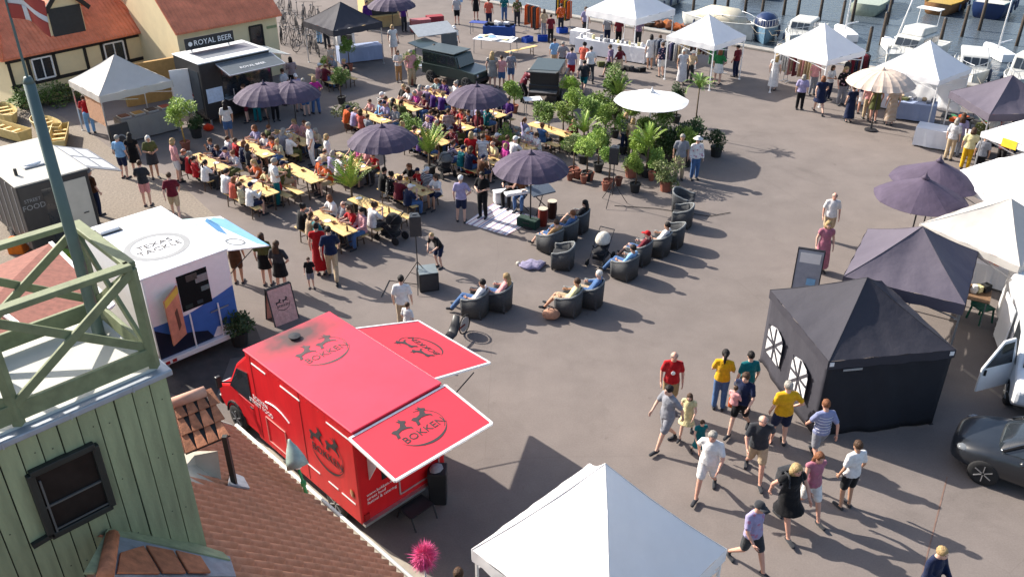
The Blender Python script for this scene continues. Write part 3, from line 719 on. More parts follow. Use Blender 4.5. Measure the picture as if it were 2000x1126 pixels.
def parasol(pos, label, canvas, r=1.3, zr=2.1, za=2.62, n=16, scallop=.045, group=None, conc=False, base=True, name='parasol', polemat=DARKM, vent=True, rz=0):
    t = thing(name, label, 'parasol', pos, rz, group)
    m = MB(); vs = []; fs = []; N = n*4; K_ = 6
    for i in range(K_+1):
        f = i/K_; rr = .05+(r-.05)*f
        for j in range(N):
            a = 2*pi*j/N; ph = (j % 4)/4; s_ = sin(pi*ph)
            zz = za-(za-zr)*(f**2.5 if not conc else f**1.0)-scallop*s_*f*.9
            q = rr*(1-(.035*s_ if i == K_ else 0)); vs.append((q*cos(a), q*sin(a), zz))
    for i in range(K_):
        for j in range(N): fs.append((i*N+j, (i+1)*N+j, (i+1)*N+(j+1)%N, i*N+(j+1)%N))
    fs.append(tuple(range(N))); m.add(vs, fs); o = m.build('canopy', canvas, t, False); q = o.modifiers.new('th','SOLIDIFY'); q.thickness = .008
    m = MB(); m.lathe([(.10,za-.02),(.13,za+.0),(.06,za+.06),(.02,za+.14),(.008,za+.2)], 12); m.build('finial', canvas if vent else polemat, t, smooth=True)
    m = MB(); m.tube([(0,0,.02),(0,0,za)], .024, 10); m.build('pole', polemat, t, smooth=True)
    rb = MB(); rb.beam((.03,0,0), (r*.97,0,-(za-zr)*.98), .014,.014)
    me = rb.mesh('rib', polemat)
    for j in range(n if n < 10 else n//2):
        o = bpy.data.objects.new('rib', me); C.objects.link(o); o.parent = t; o.location = (0,0,za-.05); o.rotation_euler = (0,0,2*pi*j/(n if n < 10 else n//2))
    if base:
        m = MB(); m.lathe([(.26,0),(.26,.06),(.05,.10),(.035,.3)], 16); m.build('base', DARKM, t, smooth=False)
    return t

# ---- beer-garden table and bench
def make_table():
    t = thing('beer_table', 'x', 'table')
    for k in range(3):
        m = MB(); m.box((0,(k-1)*.185,.755), (2.2,.178,.03)); m.build('plank', WOODY, t, bevel=.004)
    for s in (-1,1):
        m = MB(); x = s*.78
        for q in (-1,1): m.beam((x,q*.26,.74),(x,q*.22,0),.035,.035)
        m.beam((x,-.24,.3),(x,.24,.3),.03,.03); m.beam((x,0,.3),(x-s*.35,0,.73),.025,.025); m.build('leg_frame', BROWNM, t)
    return t
def make_bench():
    t = thing('beer_bench', 'x', 'bench')
    m = MB(); m.box((0,0,.455), (2.2,.26,.03)); m.build('seat', WOODY, t, bevel=.006)
    for s in (-1,1):
        m = MB(); x = s*.78
        for q in (-1,1): m.beam((x,q*.10,.44),(x,q*.13,0),.03,.03)
        m.beam((x,-.11,.2),(x,.11,.2),.025,.025); m.build('leg_frame', BROWNM, t)
    return t
PT, PB = Proto(make_table()), Proto(make_bench())

# ---- wicker lounge armchair, faces +Y
WICK = mat('grey_wicker', (.050,.052,.055), .75, noise=.35, scale=26, bump=.9, bscale=55)
WICKL = mat('pale_wicker_rim', (.17,.18,.18), .7, noise=.25, scale=30, bump=.6, bscale=55)
CUSH = mat('dark_cushion', (.03,.032,.036), .85, bump=.2)
def make_chair():
    t = thing('wicker_armchair', 'x', 'armchair')
    w, d = .38, .37
    def shell(u): # rounded tub: outline from front-left round the back to front-right
        a = pi*u; x = -cos(a)*w; y = -sin(a)*d*1.0
        if u < .22: x = -w; y = d*.75*(1-u/.22)*1.2-.02
        elif u > .78: x = w; y = d*.75*((u-.78)/.22)*1.2-.02
        else:
            q = (u-.22)/.56; x = -cos(pi*q)*w; y = -.02-sin(pi*q)**.6*d
        return x, y
    N = 26
    def wall(z0, z1f, th, name, mt):
        m = MB(); vs = []; fs = []
        for i in range(N+1):
            u = i/N; x, y = shell(u); q = sin(pi*min(1,max(0,(u-.1)/.8)))**1.5; zt = z1f(q)
            cx, cy = x*(1-th), y*(1-th)
            vs += [(x*.93,y*.93,z0),(x,y,zt),(cx,cy,zt),(cx*.95,cy*.95,z0)]
        for i in range(N):
            for k in range(4): a = 4*i+k; b = 4*i+(k+1)%4; fs.append((a,b,b+4,a+4))
        fs += [(0,1,2,3),(4*N+3,4*N+2,4*N+1,4*N)]; m.add(vs, fs); return m.build(name, mt, t, True)
    wall(.06, lambda q: .58+.20*q, .13, 'shell', WICK)
    m = MB(); pts = [(*[c*.935 for c in shell(i/N)], .595+.20*sin(pi*min(1,max(0,(i/N-.1)/.8)))**1.5) for i in range(N+1)]
    m.tube(pts, .032, 7); m.build('rim', WICKL, t, True)
    m = MB(); m.box((0,.02,.22), (.64,.60,.30)); m.build('seat_base', WICK, t, bevel=.04)
    m = MB(); m.box((0,.04,.415), (.58,.56,.09)); m.build('cushion', CUSH, t, bevel=.03)
    lg = MB(); lg.tube([(0,0,0),(0,0,.09)], [.022,.03], 8); me = lg.mesh('leg', WICK)
    for x in (-.28,.28):
        for y in (-.26,.27):
            o = bpy.data.objects.new('leg', me); C.objects.link(o); o.parent = t; o.location = (x,y,0)
    return t
PC = Proto(make_chair())

# ---- plants
TERRA = mat('terracotta', (.24,.085,.055), .8, noise=.25, scale=8, rand=.2); BARK = mat('bark', (.10,.07,.045), .9, noise=.3, scale=14, bump=.5)
OCHRE = mat('ochre_trunk', (.42,.26,.07), .85, noise=.3, scale=10); BLKPOT = mat('black_pot', (.02,.02,.02), .7)
def leafmat(name, col):
    m = mat(name, col, .55, noise=.45, scale=3, rand=.28, spec=.3)
    b = m.node_tree.nodes['Principled BSDF']; b.inputs['Subsurface Weight'].default_value = 0
    return m
LEAF = {'light': leafmat('leaf_light', (.26,.36,.07)), 'mid': leafmat('leaf_mid', (.18,.28,.06)), 'dark': leafmat('leaf_dark', (.04,.075,.025)), 'olive': leafmat('leaf_olive', (.17,.20,.08))}
CROWN = {}
def crown_mesh(kind, seed, n=520, leaf=.085):
    key = (kind, seed)
    if key in CROWN: return CROWN[key]
    rnd = random.Random(str(seed)); m = MB()
    clumps = [(Vector((rnd.gauss(0,.50), rnd.gauss(0,.50), rnd.gauss(0,.50))), .28+.32*rnd.random()) for _ in range(13)]
    for i in range(n):
        c, r = rnd.choice(clumps); d = Vector((rnd.gauss(0,1), rnd.gauss(0,1), rnd.gauss(0,1))).normalized()
        p = c*.75+d*(r*(.55+.45*rnd.random()))
        ax = (d+Vector((rnd.gauss(0,.7), rnd.gauss(0,.7), rnd.gauss(0,.7)+.2))).normalized(); sd_ = ax.cross(Vector((rnd.random(),rnd.random(),rnd.random()))).normalized()
        L = leaf*2.4*(.7+.7*rnd.random()); wd = L*.24; nn = ax.cross(sd_)
        m.add([p, p+ax*L*.5+sd_*wd+nn*.02, p+ax*L, p+ax*L*.5-sd_*wd+nn*.02], [(0,1,2,3)])
    CROWN[key] = m; return m
CM = {}
def leafy(kind, seed, n=2200, leaf=.085):
    k = (kind, seed, n, leaf)
    if k not in CM: CM[k] = crown_mesh(kind, (seed, n, leaf), n, leaf).mesh('crown', LEAF[kind])
    return CM[k]
def standard(pos, label, h=1.5, r=.42, kind='light', seed=1, pot=TERRA, trunk=BARK, group='potted trees around the tables', potr=.2, cat='tree', flat=1.0):
    t = thing('potted_tree', label, 'potted tree', pos, random.random()*6, group)
    m = MB(); m.lathe([(potr*.72,0),(potr,.30),(potr*1.08,.30),(potr*1.08,.36),(potr*.92,.36),(potr*.9,.31)], 14); m.build('pot', pot, t, smooth=False)
    m = MB(); m.tube([(0,0,.28),(.02,.01,.28+(h-.2)*.5),(0,0,h+.05)], [.035,.028,.02], 7)
    for a in (0,2.1,4.2): m.tube([(0,0,h-.1),(cos(a)*r*.5,sin(a)*r*.5,h+r*.35)], [.014,.006], 5)
    m.build('trunk', trunk, t, True)
    o = bpy.data.objects.new('crown', leafy(kind, seed)); C.objects.link(o); o.parent = t; o.location = (0,0,h+r*.45); o.scale = (r*.95,r*.95,r*.92*flat)
    return t
def shrub(pos, label, h=1.0, r=.5, kind='dark', seed=1, pot=BLKPOT, group='potted shrubs around the tables'):
    t = thing('potted_shrub', label, 'shrub', pos, random.random()*6, group)
    m = MB(); m.lathe([(.2,0),(.24,.36),(.26,.36),(.26,.42),(.22,.42)], 12); m.build('pot', pot, t)
    m = MB(); m.tube([(0,0,.3),(0,0,h*.6)], [.04,.02], 6); m.build('stem', BARK, t)
    o = bpy.data.objects.new('foliage', leafy(kind, seed, 1500, .08)); C.objects.link(o); o.parent = t; o.location = (0,0,.36+(h-.3)*.5); o.scale = (r,r,(h-.3)*.62)
    return t
def palm_frond(L, droop, n=9, w=.05):
    m = MB(); pts = []
    for i in range(n+1):
        f = i/n; pts.append(Vector((L*f*cos(droop*f*.7), 0, L*(.75*f-droop*f*f*.75))))
    m.tube(pts, [.008]*(n)+[.004], 4)
    for i in range(1, n+1):
        for s in (-1,1):
            p = pts[i]; d = (pts[i]-pts[i-1]).normalized(); l = L*.30*(1-.5*i/n)
            tip = p+d*l*1.0+Vector((0,s*l*.6,-l*.25)); sd_ = d*w*.8
            m.add([p-sd_, p+sd_, tip], [(0,1,2)])
    return m
FROND = {}
def palm(pos, label, trunk_h=.4, L=.9, n=13, kind='light', droop=.9, pot=BLKPOT, group=None, r=.045, mesh=None):
    t = thing('potted_palm', label, 'palm', pos, random.random()*6, group)
    m = MB(); m.lathe([(.17,0),(.21,.3),(.23,.3),(.23,.35),(.19,.35)], 12); m.build('pot', pot, t)
    m = MB(); m.tube([(0,0,.2),(.01,0,.3+trunk_h*.5),(0,0,.35+trunk_h)], [r*1.2,r,r*.9], 8); m.build('trunk', BARK, t, True)
    for i in range(n):
        k = (kind, L, i%3)
        if k not in FROND: FROND[k] = palm_frond(L*(.85+.12*(i%3)), droop*(.55+.3*(i%3))).mesh('frond', LEAF[kind])
        o = bpy.data.objects.new('frond', FROND[k]); C.objects.link(o); o.parent = t; o.location = (0,0,.33+trunk_h); o.rotation_euler = (0, random.uniform(-1.0,-.1), 2*pi*i/n+random.random()*.3)
    return t

# ---- PA gear
def speaker_stand(pos, label, h=1.75, rz=0, sub=False):
    t = thing('speaker_stand', label[0], 'stand', pos, rz)
    m = MB(); m.tube([(0,0,.35),(0,0,h)], .018, 8); m.build('pole', DARKM, t)
    for k in range(3):
        a = 2*pi*k/3+.4; m = MB(); m.tube([(0,0,.85),(cos(a)*.55,sin(a)*.55,.02)], .014, 6); m.tube([(0,0,.4),(cos(a)*.28,sin(a)*.28,.43)], .009, 5); m.build('leg', DARKM, t)
    s = thing('loudspeaker', label[1], 'speaker', Vector(pos)+Vector((0,0,h)), rz)
    m = MB(); m.slab([(-.17,-.17,0),(.17,-.17,0),(.12,.17,0),(-.12,.17,0)], (0,0,.62)); m.build('cabinet', BPAINT, s, bevel=.015)
    m = MB(); m.box((0,-.178,.31), (.30,.012,.57)); m.build('grille', mat('speaker_grille',(.03,.03,.033),.6,bump=.5,bscale=80), s)
    m = MB(); m.beam((-.06,.0,.64),(.06,0,.64),.02,.03); m.build('handle', METAL, s)
    return t

def slab_table(pos, rz, label, L=1.8, W=.75, h=.75, top=WPAINT, cloth_m=None, group=None, name='stall_table'):
    t = thing(name, label, 'table', pos, rz, group)
    m = MB(); m.box((0,0,h-.015), (L,W,.03)); m.build('top', top, t, bevel=.006)
    for x in (-1,1):
        for y in (-1,1):
            m = MB(); m.beam((x*(L/2-.08),y*(W/2-.07),h-.03),(x*(L/2-.06),y*(W/2-.05),0),.03,.03); m.build('leg', METAL, t)
    if cloth_m:
        m = MB(); vs = []; fs = []; per = []
        for i in range(14): per.append((-L/2+L*i/14,-W/2))
        for i in range(7): per.append((L/2,-W/2+W*i/7))
        for i in range(14): per.append((L/2-L*i/14,W/2))
        for i in range(7): per.append((-L/2,W/2-W*i/7))
        k = len(per)
        for i, (x, y) in enumerate(per):
            o_ = 1.01+.02*sin(i*2.3); vs += [(x*1.004,y*1.008,h+.006),(x*o_+.01*sin(i),y*o_+.02*sin(i*1.3),.06)]
        for i in range(k): j = (i+1)%k; fs.append((2*i,2*i+1,2*j+1,2*j))
        fs.append(tuple(2*i for i in range(k))); m.add(vs, fs); m.build('table_cloth', cloth_m, t)
    return t
def goods(pos, rz, L, W, h, n, label, cols, cat='goods', name='goods', sz=(.12,.12,.1)):
    """a tray of wares lying on a stall table"""
    t = thing(name, label, cat, Vector(pos)+Vector((0,0,h)), rz)
    for i in range(n):
        x = -L/2+L*(i+.5)/n+random.uniform(-.03,.03); y = random.uniform(-W/2, W/2); a = random.random()
        s_ = [q*(.7+.7*random.random()) for q in sz]; m = MB()
        if i % 3 == 0: m.lathe([(s_[0]*.45,0),(s_[0]*.55,s_[2]*.5),(s_[0]*.35,s_[2])], 10)
        else: m.box((0,0,s_[2]/2), s_)
        m.build('item', cloth(random.choice(cols)), t, loc=(x,y,.001), rz=a*3, bevel=.01 if i%3 else 0)
    return t
def clothes_rack(pos, rz, label, cols, L=1.6, n=12, h=1.6, drop=.95, group=None):
    t = thing('clothes_rack', label, 'clothes rack', pos, rz, group)
    m = MB(); m.tube([(-L/2,0,h),(L/2,0,h)], .016, 8); m.build('rail', METAL, t)
    for s in (-1,1):
        m = MB(); m.tube([(s*L/2,0,h),(s*L/2,0,.06)], .016, 8); m.tube([(s*L/2,-.28,.05),(s*L/2,.28,.05)], .016, 6); m.build('upright', METAL, t)
    for i in range(n):
        x = -L/2+.08+(L-.16)*i/(n-1); d = drop*(.75+.35*random.random()); m = MB()
        m.tube([(0,0,h-.06),(0,0,h-.12),(0,0,h-.45),(0,0,h-d)], [(.02,.06),(.032,.20),(.040,.19),(.055,.22)], 10, sx=X1)
        m.build('hanging_garment', cloth(cols[i % len(cols)] if random.random() < .7 else random.choice(cols)), t, True, loc=(x,0,0), rz=random.uniform(-.12,.12))
    return t
def aboard(pos, rz, label, face, w=.6, h=1.0, art=None):
    t = thing('sandwich_board', label, 'sign', pos, rz)
    for s in (-1,1):
        m = MB(); b = Vector((0,s*.26,.0)); tp = Vector((0,s*.02,h)); x = Vector((w/2,0,0)); n_ = Vector((0,s*.02,0))
        m.slab([b-x,b+x,tp+x,tp-x], n_); pn = m.build('panel', face, t)
        for q in (-1,1):
            m = MB(); m.beam(b+x*q*1.03+n_*.5, tp+x*q*1.03+n_*.5, .03,.035); m.build('frame_side', DARKM, t)
        m = MB(); m.beam(tp-x*1.05+n_*.5, tp+x*1.05+n_*.5, .03,.03); m.build('frame_top', DARKM, t)
        if art: art(t, b, tp, x, n_, s)
    return t
# ================================================================== VEHICLES
def wheel(parent, loc, r=.33, w=.2, axis='x', spokes=6, rimm=ALU):
    R_ = Matrix.Rotation(pi/2, 4, 'Y') if axis == 'x' else Matrix.Rotation(pi/2, 4, 'X')
    wh = bpy.data.objects.new('wheel', None); C.objects.link(wh); wh.parent = parent; wh.location = loc
    m = MB(); m.lathe([(r*.62,-w/2),(r*.92,-w/2),(r,-w*.35),(r,w*.35),(r*.92,w/2),(r*.62,w/2)], 22, M=R_); m.build('tyre', TYRE, wh, True)
    m = MB(); m.lathe([(r*.64,-w*.42),(r*.6,-w*.44),(r*.55,-w*.25),(r*.55,w*.25),(r*.6,w*.44),(r*.64,w*.42)], 20, M=R_)
    for k in range(spokes):
        a = 2*pi*k/spokes; d = Vector((cos(a),sin(a),0))
        for s in (-1,1): m.beam(R_ @ (d*r*.1+Vector((0,0,s*w*.4))), R_ @ (d*r*.62+Vector((0,0,s*w*.44))), r*.20, .02)
    m.lathe([(r*.16,-w*.46),(r*.16,w*.46)], 10, M=R_); m.lathe([(r*.57,-w*.30),(r*.57,w*.30)], 18, M=R_); m.build('rim', rimm, wh)
    return wh
RED = mat('truck_red', (.60,.013,.018), .42, noise=.16, scale=3, spec=.3, stretch=(1,1,.25))
WLINE = mat('white_trim', (.8,.8,.8), .5, noise=.05)
INK = mat('dark_ink', (.035,.03,.032), .6, noise=.15)
def sooty_red():
    m = mat('sooty_red_roof', (.66,.040,.078), .6, noise=.12, scale=1.1, spec=.35); n = m.node_tree; L = n.links.new
    b = n.nodes['Principled BSDF']; src = b.inputs['Base Color'].links[0].from_socket
    tc = n.nodes.new('ShaderNodeTexCoord'); mp = n.nodes.new('ShaderNodeMapping'); mp.inputs['Location'].default_value = (-1.05,-3.45,-2.75)
    L(tc.outputs['Object'], mp.inputs[0])
    m2 = n.nodes.new('ShaderNodeMapping'); m2.inputs['Scale'].default_value = (.75,1.35,1); L(mp.outputs[0], m2.inputs[0])
    ln = n.nodes.new('ShaderNodeVectorMath'); ln.operation = 'LENGTH'; L(m2.outputs[0], ln.inputs[0])
    t = n.nodes.new('ShaderNodeTexNoise'); t.inputs['Scale'].default_value = 3.5; L(tc.outputs['Object'], t.inputs['Vector'])
    ad = n.nodes.new('ShaderNodeMath'); ad.operation = 'MULTIPLY_ADD'; L(t.outputs[0], ad.inputs[0]); ad.inputs[1].default_value = .5; L(ln.outputs['Value'], ad.inputs[2])
    mr = n.nodes.new('ShaderNodeMapRange'); mr.inputs[1].default_value = .50; mr.inputs[2].default_value = 1.25; mr.inputs[3].default_value = .95; mr.inputs[4].default_value = 0
    L(ad.outputs[0], mr.inputs[0]); mx = n.nodes.new('ShaderNodeMixRGB'); L(mr.outputs[0], mx.inputs[0]); L(src, mx.inputs[1]); mx.inputs[2].default_value = (.055,.048,.045,1)
    L(mx.outputs[0], b.inputs['Base Color']); return m
GOAT = [(0,.0),(.06,.16),(.0,.30),(.10,.34),(.2,.30),(.34,.34),(.44,.46),(.40,.62),(.47,.56),(.50,.66),(.54,.54),(.64,.46),(.60,.40),(.54,.38),(.50,.24),(.62,.14),(.60,.02),(.56,.13),(.44,.18),(.30,.20),(.16,.16),(.10,.0)]
def badge(parent, M, w, m_, word='BOKKEN'):
    """leaping animals over a word and a swoosh, flat print of width w"""
    g = bpy.data.objects.new('logo', None); C.objects.link(g); g.parent = parent
    for k, (ox, oy, sc, fl) in enumerate(((-.46,.10,.62,1),(.02,.14,.62,1))):
        m = MB(); m.slab([M @ Vector(((ox+x*sc*fl)*w, (oy+y*sc)*w, .003)) for x, y in GOAT], M.to_3x3() @ Vector((0,0,.002))); m.build('animal', m_, g)
    text('lettering', word, .23*w, M @ Matrix.Translation((.03*w,-.03*w,.003)), m_, g)
    m = MB(); top = []; bot = []
    for i in range(21):
        a = pi*1.08+pi*.82*i/20; th = .055*sin(pi*i/20)
        top.append(Vector((.02+.52*cos(a), .10+(.42)*sin(a), .003))*w); bot.append(Vector((.02+(.52+th*.4)*cos(a), .10+(.42+th)*sin(a), .003))*w)
    for i in range(20): m.add([M @ top[i], M @ bot[i], M @ bot[i+1], M @ top[i+1]], [(0,1,2,3)])
    m.build('swoosh', m_, g)
    m = MB()
    for i in range(20):
        a0, a1 = -.35*pi+pi*.62*i/20+.35, -.35*pi+pi*.62*(i+1)/20+.35; pp = []
        for a, r_ in ((a0,.50),(a0,.515),(a1,.515),(a1,.50)): pp.append(M @ (Vector((r_*cos(a), .10+.40*r_/.5*sin(a), .003))*w))
        m.add(pp, [(0,1,2,3)])
    m.build('ring', m_, g)
def build_truck():
    W_, L_ = 2.15, 3.8; zb, zt = .42, 2.75
    t = thing('food_truck', 'bright red food truck with two raised printed hatches', 'food truck', uv(6.77,-10.91), radians(45))
    SR = sooty_red()
    m = MB(); m.slab([(0,0,zb),(W_,0,zb),(W_,L_,zb),(0,L_,zb)], (0,0,zt-zb-.04)); m.build('body_box', RED, t, bevel=.03)
    m = MB(); m.slab([(-.015,-.015,zt-.04),(W_+.015,-.015,zt-.04),(W_+.015,L_+.02,zt-.04),(-.015,L_+.02,zt-.04)], (0,0,.045)); m.build('roof', SR, t, bevel=.015)
    m = MB(); m.slab([(.03,L_,zb),(W_-.03,L_,zb),(W_-.03,L_,2.35),(.03,L_,2.35)], (0,.001,0))
    prof = [(L_,.36),(5.42,.36),(5.60,.55),(5.60,.82),(5.50,1.0),(5.02,1.22),(4.45,2.05),(4.0,2.45),(L_,2.66)]
    m = MB(); m.slab([(.06,y,z) for y, z in prof], (W_-.12,0,0)); m.build('cab', RED, t, bevel=.06)
    nn = Vector((0,.83,.57)).normalized()
    m = MB(); m.slab([Vector((.16,4.98,1.30))+nn*.01,Vector((W_-.16,4.98,1.30))+nn*.01,Vector((W_-.22,4.48,2.03))+nn*.01,Vector((.22,4.48,2.03))+nn*.01], nn*.012); m.build('windscreen', GLASS, t)
    for x, s in ((.055,-1),(W_-.055,1)):
        m = MB(); m.slab([(x,3.95,1.25),(x,4.90,1.25),(x,4.42,1.95),(x,3.95,2.05)], (s*.015,0,0)); wn = m.build('side_window', GLASS, t)
        m = MB(); m.slab([(x+s*.002,3.9,.6),(x+s*.002,4.55,.6),(x+s*.002,4.6,1.2),(x+s*.002,3.9,1.2)], (s*.008,0,0)); d_ = m.build('door', RED, t, bevel=.004)
        m = MB(); m.box((x+s*.02,4.0,1.1), (.02,.12,.03)); m.build('handle', BPAINT, d_)
        m = MB(); m.beam((x,4.85,1.35),(x+s*.22,4.88,1.45),.04,.04); m.box((x+s*.27,4.88,1.48), (.12,.09,.30)); m.build('mirror', BPAINT, t, bevel=.02)
        m = MB(); m.box((x+s*-.22,5.57,.86), (.30,.10,.16)); m.build('headlight', mat('lamp_glass',(.6,.62,.65),.15,noise=.1), t, bevel=.04)
        for y in (4.85,.95): wheel(t, (x+s*-.08,y,.34), .34, .22)
        for y in (4.85,.95): MB().tube([(x+s*.004,y+cos(pi*i/8)*.41,.36+sin(pi*i/8)*.41) for i in range(9)], .03, 6).build('wheel_arch', BPAINT, t)
    m = MB(); m.box((W_/2,5.60,.48), (W_-.1,.16,.26)); m.build('bumper', BPAINT, t, bevel=.05)
    m = MB(); m.box((W_/2,5.58,.84), (.9,.08,.14)); m.build('grille', BPAINT, t, bevel=.02)
    m = MB(); m.box((W_/2,2.2,.36), (W_-.3,4.2,.12)); m.build('chassis', DARKM, t)
    m = MB(); m.box((W_/2,-.03,.44), (W_-.04,.10,.07)); m.build('rear_step', ALU, t)
    # left side dashes, panel outline, print
    for y0, y1, z in ((.12,.85,2.50),(1.75,2.45,2.52),(3.0,3.55,2.53),(.15,.6,.88),(.72,1.05,.89),(1.35,2.0,.90)):
        m = MB(); m.box((-.004,(y0+y1)/2,z), (.012,y1-y0,.032)); m.build('reflective_strip', WLINE, t)
    m = MB()
    for a, b in (((2.55,.62),(3.3,.62)),((2.55,1.28),(3.3,1.28)),((2.55,.62),(2.55,1.28)),((3.3,.62),(3.3,1.28))): m.beam((-.004,a[0],a[1]),(-.004,b[0],b[1]),.014,.03,Vector((1,0,0)))
    m.build('locker_outline', mat('pink_line',(.65,.25,.22),.5), t)
    m = MB(); m.tube([(-.006,3.2-.9*i/10,1.72+.12*sin(pi*i/10*.9)-.1*i/10) for i in range(11)], .016, 5); m.build('arc_line', WLINE, t)
    text('small_print', 'BOKKEN\nSTREET FOOD', .15, frame_mat((-.006,3.45,1.5), (0,-1,0), (0,0,1)), WLINE, t)
    badge(t, frame_mat((-.006,1.0,1.62), (0,-1,0), (0,0,1)), 1.15, INK)
    m = MB(); m.ball((-.01,.22,1.12), (.01,.07,.1)); m.build('round_sticker', cloth('#b07040'), t)
    # rear: opening, inner wall, frame, print
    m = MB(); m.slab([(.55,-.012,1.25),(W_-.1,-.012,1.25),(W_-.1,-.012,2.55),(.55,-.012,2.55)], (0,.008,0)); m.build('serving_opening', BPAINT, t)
    m = MB()
    for a, b in (((.95,.62),(.95,1.5)),((1.98,.62),(1.98,1.5)),((.95,.62),(1.98,.62)),((.95,1.24),(1.98,1.24))): m.beam((a[0],-.016,a[1]),(b[0],-.016,b[1]),.03,.02,Vector((0,1,0)))
    m.build('rear_door_frame', mat('grey_pink',(.4,.28,.28),.5), t)
    m = MB(); m.beam((0,-.05,zt-.12),(W_,-.05,zt-.12),.08,.09); m.build('hatch_rail', ALU, t)
    text('rear_print', 'www.bokken.dk\nstreet food\nfestival & catering', .10, frame_mat((.16,-.018,1.0), (1,0,0), (0,0,1)), WLINE, t, 'LEFT')
    for x in (.12,W_-.12):
        m = MB(); m.box((x,-.02,.58), (.12,.03,.16)); m.build('tail_light', mat('tail_red',(.35,.02,.02),.2), t)
    m = MB(); m.slab([(.25,-.02,2.55),(.25,-.62,2.52),(.25,-.02,1.45)], (.02,0,0)); m.build('hatch_bracket', WPAINT, t)
    def hatch(cs, xd, yd, name):
        n_ = (cs[1]-cs[0]).cross(cs[2]-cs[1]).normalized(); n_ = n_ if n_.z > 0 else -n_
        m = MB(); m.slab(cs, n_*.03); o = m.build(name, SR if False else mat('hatch_red',(.60,.030,.052),.5,noise=.06,scale=2), t)
        m = MB(); k = len(cs)
        for i in range(k): m.beam(cs[i]+n_*.02, cs[(i+1)%k]+n_*.02, .045, .045, n_)
        m.build('hatch_edge', WLINE, o)
        c = sum(cs, Vector())/k+n_*.032; badge(o, frame_mat(c, xd, yd), 1.05, INK)
        return o
    hatch([Vector((-.1,-.06,2.66)),Vector((W_+.06,-.06,2.66)),Vector((W_-.02,-1.48,2.56)),Vector((-.14,-1.43,2.56))], (1,0,0), (0,1.4,.1), 'rear_hatch')
    hatch([Vector((W_+.03,.25,2.66)),Vector((W_+.03,2.9,2.66)),Vector((W_+1.82,2.95,2.05)),Vector((W_+1.82,.52,2.05))], (0,1,0), (-1.8,0,.61), 'side_hatch')
    m = MB(); m.lathe([(.10,0),(.10,.03),(.13,.04),(.13,.06),(.02,.07)], 14, (1.0,3.42,zt+.004)); m.build('roof_vent', BPAINT, t)
    badge(t, frame_mat((1.13,2.5,zt+.006), (1,0,0), (0,1,0)), 1.12, mat('faded_ink',(.075,.05,.052),.7,noise=.3,scale=6))
    for y in (1.78,3.6):
        MB().box((-.003,y,1.6), (.006,.012,2.2)).build('panel_seam', mat('dark_seam',(.16,.006,.008),.5), t)
    rv = MB(); rv.ball((0,0,0), (.006,.012,.012), 6, 4); rvm = rv.mesh('rivet', mat('rivet_red',(.5,.03,.035),.4))
    for i in range(19):
        for z_ in (.50,2.62):
            o = bpy.data.objects.new('rivet', rvm); C.objects.link(o); o.parent = t; o.location = (-.004,.1+.2*i,z_)
    for y in (.3,2.6):
        m = MB(); m.tube([(W_+.02,y,1.7),(W_+1.2,y+.05,2.22)], .014, 6); m.build('gas_strut', DARKM, t)
    return t
truck = build_truck()

def oval_ring(parent, M, rx, ry, th, m_, name='ring'):
    m = MB(); N = 48
    for i in range(N):
        a, b = 2*pi*i/N, 2*pi*(i+1)/N; pp = []
        for an, k in ((a,1),(b,1),(b,1-th),(a,1-th)): pp.append(M @ Vector((rx*k*cos(an), ry*k*sin(an), .004)))
        m.add(pp, [(0,1,2,3)])
    return m.build(name, m_, parent)
def trailer_base(t, W_, L_, zb, wm, roofm, zt, rb=.03):
    m = MB(); m.slab([(0,0,zb),(W_,0,zb),(W_,L_,zb),(0,L_,zb)], (0,0,zt-zb-.05)); m.build('body', wm, t, bevel=rb)
    m = MB(); m.slab([(-.03,-.03,zt-.05),(W_+.03,-.03,zt-.05),(W_+.03,L_+.03,zt-.05),(-.03,L_+.03,zt-.05)], (0,0,.05)); m.build('roof', roofm, t, bevel=.02)
    m = MB(); m.box((W_/2,L_/2,zb-.06), (W_-.2,L_-.1,.1)); m.build('chassis', DARKM, t)
    for x in (.08,W_-.08): wheel(t, (x,L_*.5,.30), .30, .2)
    m = MB(); m.beam((W_/2,L_,zb-.05),(W_/2,L_+1.0,zb-.05),.08,.08); m.build('drawbar', METAL, t)
    for x in (.2,W_-.2):
        m = MB(); m.beam((x,.15,0),(x,.15,zb),.06,.06); m.build('support_leg', METAL, t)
def hatch_panel(t, cs, m_, edge=None, name='hatch'):
    cs = [Vector(c) for c in cs]; n_ = (cs[1]-cs[0]).cross(cs[2]-cs[1]).normalized(); n_ = n_ if n_.z > 0 else -n_
    m = MB(); m.slab(cs, n_*.03); o = m.build(name, m_, t)
    if edge:
        m = MB()
        for i in range(len(cs)): m.beam(cs[i]+n_*.015, cs[(i+1)%len(cs)]+n_*.015, .04,.05,n_)
        m.build('hatch_edge', edge, o)
    return o, n_
